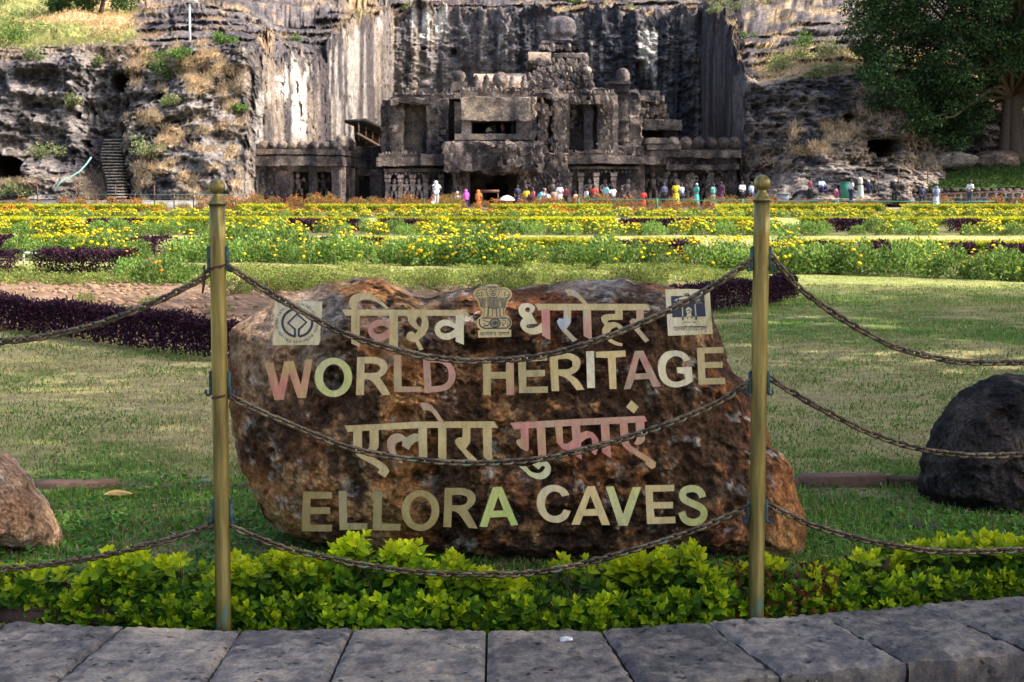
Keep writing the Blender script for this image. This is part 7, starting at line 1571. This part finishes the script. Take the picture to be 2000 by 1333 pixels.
def cloth(c):
    if c not in CLM: CLM[c] = plain('cloth', c, .8, 0, .08, 6, .2)
    return CLM[c]
def person(label, px, py_foot, Y, pose, rz, top_, bot, low='trousers', hair=HAIR, veil=None, h=1.0, extra=None, group=None, zoff=0):
    q = at(px, py_foot, Y); t = thing('person', label, 'person', (q.x, q.y, q.z+zoff), rz, group); t.scale = (h*1.06, h*1.06, h); S = PS[pose]
    def add(k, m):
        o = obj(k, S[k], t); o.material_slots[0].link = 'OBJECT'; o.material_slots[0].material = m; return o
    add('body', SKIN)
    if top_: add('shirt', cloth(top_))
    add(low, cloth(bot))
    if veil: add('headscarf', cloth(veil))
    else: add('hair', hair)
    return t
WH = (.78, .78, .8); NV = (.03, .035, .09); CYA = (.25, .62, .70); RED = (.55, .07, .06); YEL = (.75, .60, .04); PK = (.60, .12, .20); LAV = (.62, .60, .75); LB = (.35, .50, .75); TEA = (.08, .42, .38); BLK = (.02, .02, .025); PUR_ = (.45, .08, .40); ORG = (.65, .20, .05); TANC = (.55, .38, .28)
D0 = 122.0; FT = 404
PL = [
 ('woman in white tunic and scarf with hand raised, left of temple entrance', 852, 401, 108, 'hip', .4, WH, (.62, .62, .66), 'trousers', HAIR, WH, .93),
 ('visitor in pink-purple headscarf low behind shrubs left of entrance', 910, 413, D0, 'stand', 3, PUR_, NV, 'skirt', HAIR, (.65, .12, .5), .95),
 ('visitor in white cap barely showing left of entrance', 893, 420, D0, 'stand', 3, WH, NV, 'trousers', GREYH, None, 1.0),
 ('visitor in orange shawl below the entrance pillar', 935, 414, D0, 'stand', 2.4, ORG, ORG, 'skirt', HAIR, ORG, .95),
 ('visitor in navy patterned dress right of the temple doorway', 1011, 408, 118, 'stand', .5, NV, NV, 'skirt', HAIR, None, .97),
 ('visitor in bright yellow top left in the crowd by the doorway', 1028, 410, D0, 'stand', 3, YEL, NV, 'trousers', HAIR, None, .95),
 ('visitor in red-pink top in the crowd by the doorway', 1041, 411, D0, 'stand', 2, PK, NV, 'trousers', HAIR, None, .95),
 ('bending visitor in light cyan shirt in the crowd', 1052, 411, 121, 'bend', 1.2, CYA, (.3, .3, .35), 'trousers', HAIR, None, 1.0),
 ('visitor in dusty pink sari with covered head', 1064, 411, D0, 'stand', 1.5, (.5, .25, .25), (.5, .25, .25), 'skirt', HAIR, (.55, .3, .28), .95),
 ('visitor in white shirt leaning in the middle of the crowd', 1075, 414, D0, 'bend', 5, WH, NV, 'trousers', HAIR, None, .97),
 ('visitor in pink and tan dress in the middle of the crowd', 1083, 411, 121, 'stand', 0, TANC, PK, 'skirt', HAIR, None, .92),
 ('tall visitor in lavender white kurta in the crowd', 1093, 406, 120, 'fold', .4, LAV, WH, 'trousers', HAIR, None, 1.0),
 ('visitor in black and red top at the right end of crowd', 1104, 409, D0, 'stand', 2.8, (.2, .04, .06), BLK, 'trousers', HAIR, None, 1.0),
 ('small visitor in pale top half hidden by a rust shrub', 1124, 415, D0, 'stand', 1, TANC, NV, 'trousers', HAIR, None, .9),
 ('visitor in pale blue shirt with black bag before the pilasters', 1145, 411, D0, 'stand', 2, (.6, .66, .8), BLK, 'trousers', HAIR, None, .95),
 ('visitor in black shirt beside the one in red', 1152, 411, 122.6, 'stand', 3, BLK, BLK, 'trousers', HAIR, None, .95),
 ('visitor in red shirt facing the temple before the pilasters', 1160, 407, D0, 'fold', 3, RED, NV, 'trousers', HAIR, None, 1.0),
 ('visitor in light turquoise shirt, left of a pair', 1183, 406, D0, 'fold', 2.4, CYA, (.3, .3, .35), 'trousers', HAIR, None, 1.02),
 ('visitor in white shirt, right of the turquoise one', 1197, 410, 121, 'hip', 3.6, WH, NV, 'trousers', HAIR, None, 1.0),
 ('visitor in black shirt with bag striding right', 1214, 407, D0, 'walk', 1.2, BLK, NV, 'trousers', HAIR, None, .98),
 ('small visitor in red low behind the green cord', 1256, 414, D0, 'stand', 3, RED, RED, 'skirt', HAIR, None, .95),
 ('visitor in navy shirt with white pattern left of yellow shirt', 1297, 404, D0, 'fold', .6, (.05, .07, .2), BLK, 'trousers', HAIR, None, 1.0),
 ('visitor in bright yellow kurta in front of right wing', 1320, 402, 120, 'stand', 0, YEL, YEL, 'skirt', HAIR, None, 1.0),
 ('visitor in light blue shirt just behind the yellow kurta', 1331, 405, 122.5, 'stand', .8, LB, NV, 'trousers', HAIR, None, 1.02),
 ('grey-haired visitor in teal sari looking left', 1360, 404, D0, 'fold', -1, TEA, TEA, 'skirt', GREYH, None, 1.0),
 ('visitor in pale teal tunic left of the purple sari', 1393, 405, D0, 'hip', .8, (.15, .50, .45), (.3, .5, .45), 'skirt', HAIR, None, 1.0),
 ('visitor in dark purple sari with white sash', 1408, 402, D0, 'stand', 2.5, (.10, .03, .10), (.10, .03, .10), 'skirt', HAIR, None, 1.02),
 ('man in white shirt and black trousers left of right post ball', 1449, 404, 118, 'fold', .6, WH, BLK, 'trousers', HAIR, None, 1.05),
 ('man in light blue shirt close behind the white-shirted man', 1467, 405, 119, 'stand', .9, (.30, .48, .75), NV, 'trousers', HAIR, None, 1.05),
 ('standing visitor in maroon before the pale ledge', 1582, 392, 124, 'stand', 1, (.18, .04, .07), BLK, 'skirt', HAIR, None, .97),
 ('seated visitor in light blue shirt on the pale ledge', 1604, 379, 124, 'sit', .4, (.38, .52, .75), NV, 'trousers', HAIR, None, 1.1),
 ('small visitor in pink crouching right of seated blue shirt', 1632, 387, 123, 'sit', 1, (.65, .25, .32), PK, 'trousers', HAIR, None, .8),
 ('visitor in pale blue-white shirt by the green bin', 1662, 396, 121, 'stand', 2, (.55, .62, .75), NV, 'trousers', HAIR, None, .98),
 ('visitor with dark hair and white patterned top near the green bin', 1680, 388, 122, 'hip', 1, (.55, .6, .6), (.4, .5, .45), 'skirt', HAIR, None, 1.05),
 ('seated visitor in dark navy, left of two by the low cave', 1696, 381, 123, 'sit', 2.6, NV, BLK, 'trousers', GREYH, None, 1.0),
 ('seated visitor in grey-green, right of two by the low cave', 1708, 381, 123.4, 'sit', 2.6, (.06, .09, .09), BLK, 'trousers', HAIR, None, 1.0),
 ('man in black coat and white cap seen from behind', 1747, 401, 118, 'fold', 3.0, BLK, BLK, 'trousers', GREYH, None, 1.05),
 ('boy in navy shirt and trousers before the stone wall', 1801, 404, 113, 'stand', 3.2, (.05, .07, .15), NV, 'trousers', HAIR, None, .82),
 ('woman in long white robe and blue headscarf', 1828, 405, 110, 'stand', 3.1, WH, WH, 'skirt', HAIR, (.20, .24, .40), .83),
 ('man in loose white shirt and grey trousers looking left at far right', 1894, 404, 110, 'fold', -1.0, WH, (.08, .09, .12), 'trousers', HAIR, None, 1.02),
]
for a_ in PL: person(*a_)
for lab, px, c_, ps, py in (('visitor in white shirt leaning in the temple balcony opening', 950, WH, 'bend', 283), ('visitor in dark clothes in the shade of the balcony opening', 966, (.05, .05, .07), 'stand', 283), ('bare-backed visitor in the middle of the balcony opening', 982, (.38, .17, .10), 'stand', 280), ('visitor in blue at the right end of the balcony opening', 1002, (.08, .14, .32), 'stand', 282)):
    person(lab, px, py, 130.4, ps, 1.2, c_, NV, 'trousers', HAIR, None, 1.0)
# handbag held by woman, umbrella
q = at(845, 398, 107.7); t = thing('hand_bag', 'white carrier bag hanging beside the woman in white', 'bag', q); mb = MB(); mb.add(box_v(-.13, .13, -.05, .05, -.2, .15), BOXF); mb.V[0][4:, 0] *= .7; obj('bag', mb.mesh('bag', cloth(WH)), t); mb = MB(); tube(mb, [(-.06, 0, .15), (-.03, 0, .30), (.03, 0, .30), (.06, 0, .15)], .008, 5); obj('handle', mb.mesh('handle', cloth(WH)), t)
q = at(990, 390, 121); t = thing('umbrella', 'pale white umbrella held low by the entrance', 'umbrella', q); mb = MB(); lathe(mb, [(.02, .30), (.25, .24), (.48, .10), (.60, -.06)], (0, 0, 0), 16); obj('canopy', mb.mesh('canopy', cloth(WH)), t); mb = MB(); tube(mb, [(0, 0, .36), (0, 0, -.6)], .012, 5); obj('shaft', mb.mesh('shaft', RUST), t)

# grass on the bank
rs = np.random.RandomState(66); n = 9000; u_ = rs.uniform(1740, 2060, n); v_ = rs.uniform(0, 1, n); yt = np.interp(u_, [1690, 1760, 1850, 1920, 2200], [382, 362, 335, 322, 316]); yb_ = np.interp(u_, [1690, 1780, 2200], [384, 368, 366]); P = atn(u_, yb_+(yt-yb_)*v_**.7, 127+v_*9)
a = rs.normal(size=(n, 3))*.5+np.array([0, -.2, .8]); a /= np.linalg.norm(a, axis=1, keepdims=True); b = np.stack([a[:, 2], 0*a[:, 0], -a[:, 0]], 1); hh = rs.uniform(.12, .4, n)[:, None]
V = np.stack([P-b*.06, P+b*.06, P+a*hh], 1).reshape(-1, 3); o = obj('bank_grass', mesh_np('bank_grass', V, np.arange(n*3).reshape(-1, 3), M_GRASS, np.repeat(pal(rs, n, [(.05, .09, .025), (.08, .13, .03), (.03, .06, .02)]), 3, 0))); tag(o, 'dark green grass and low plants on the shaded bank above the stone wall', 'grass', kind='stuff')
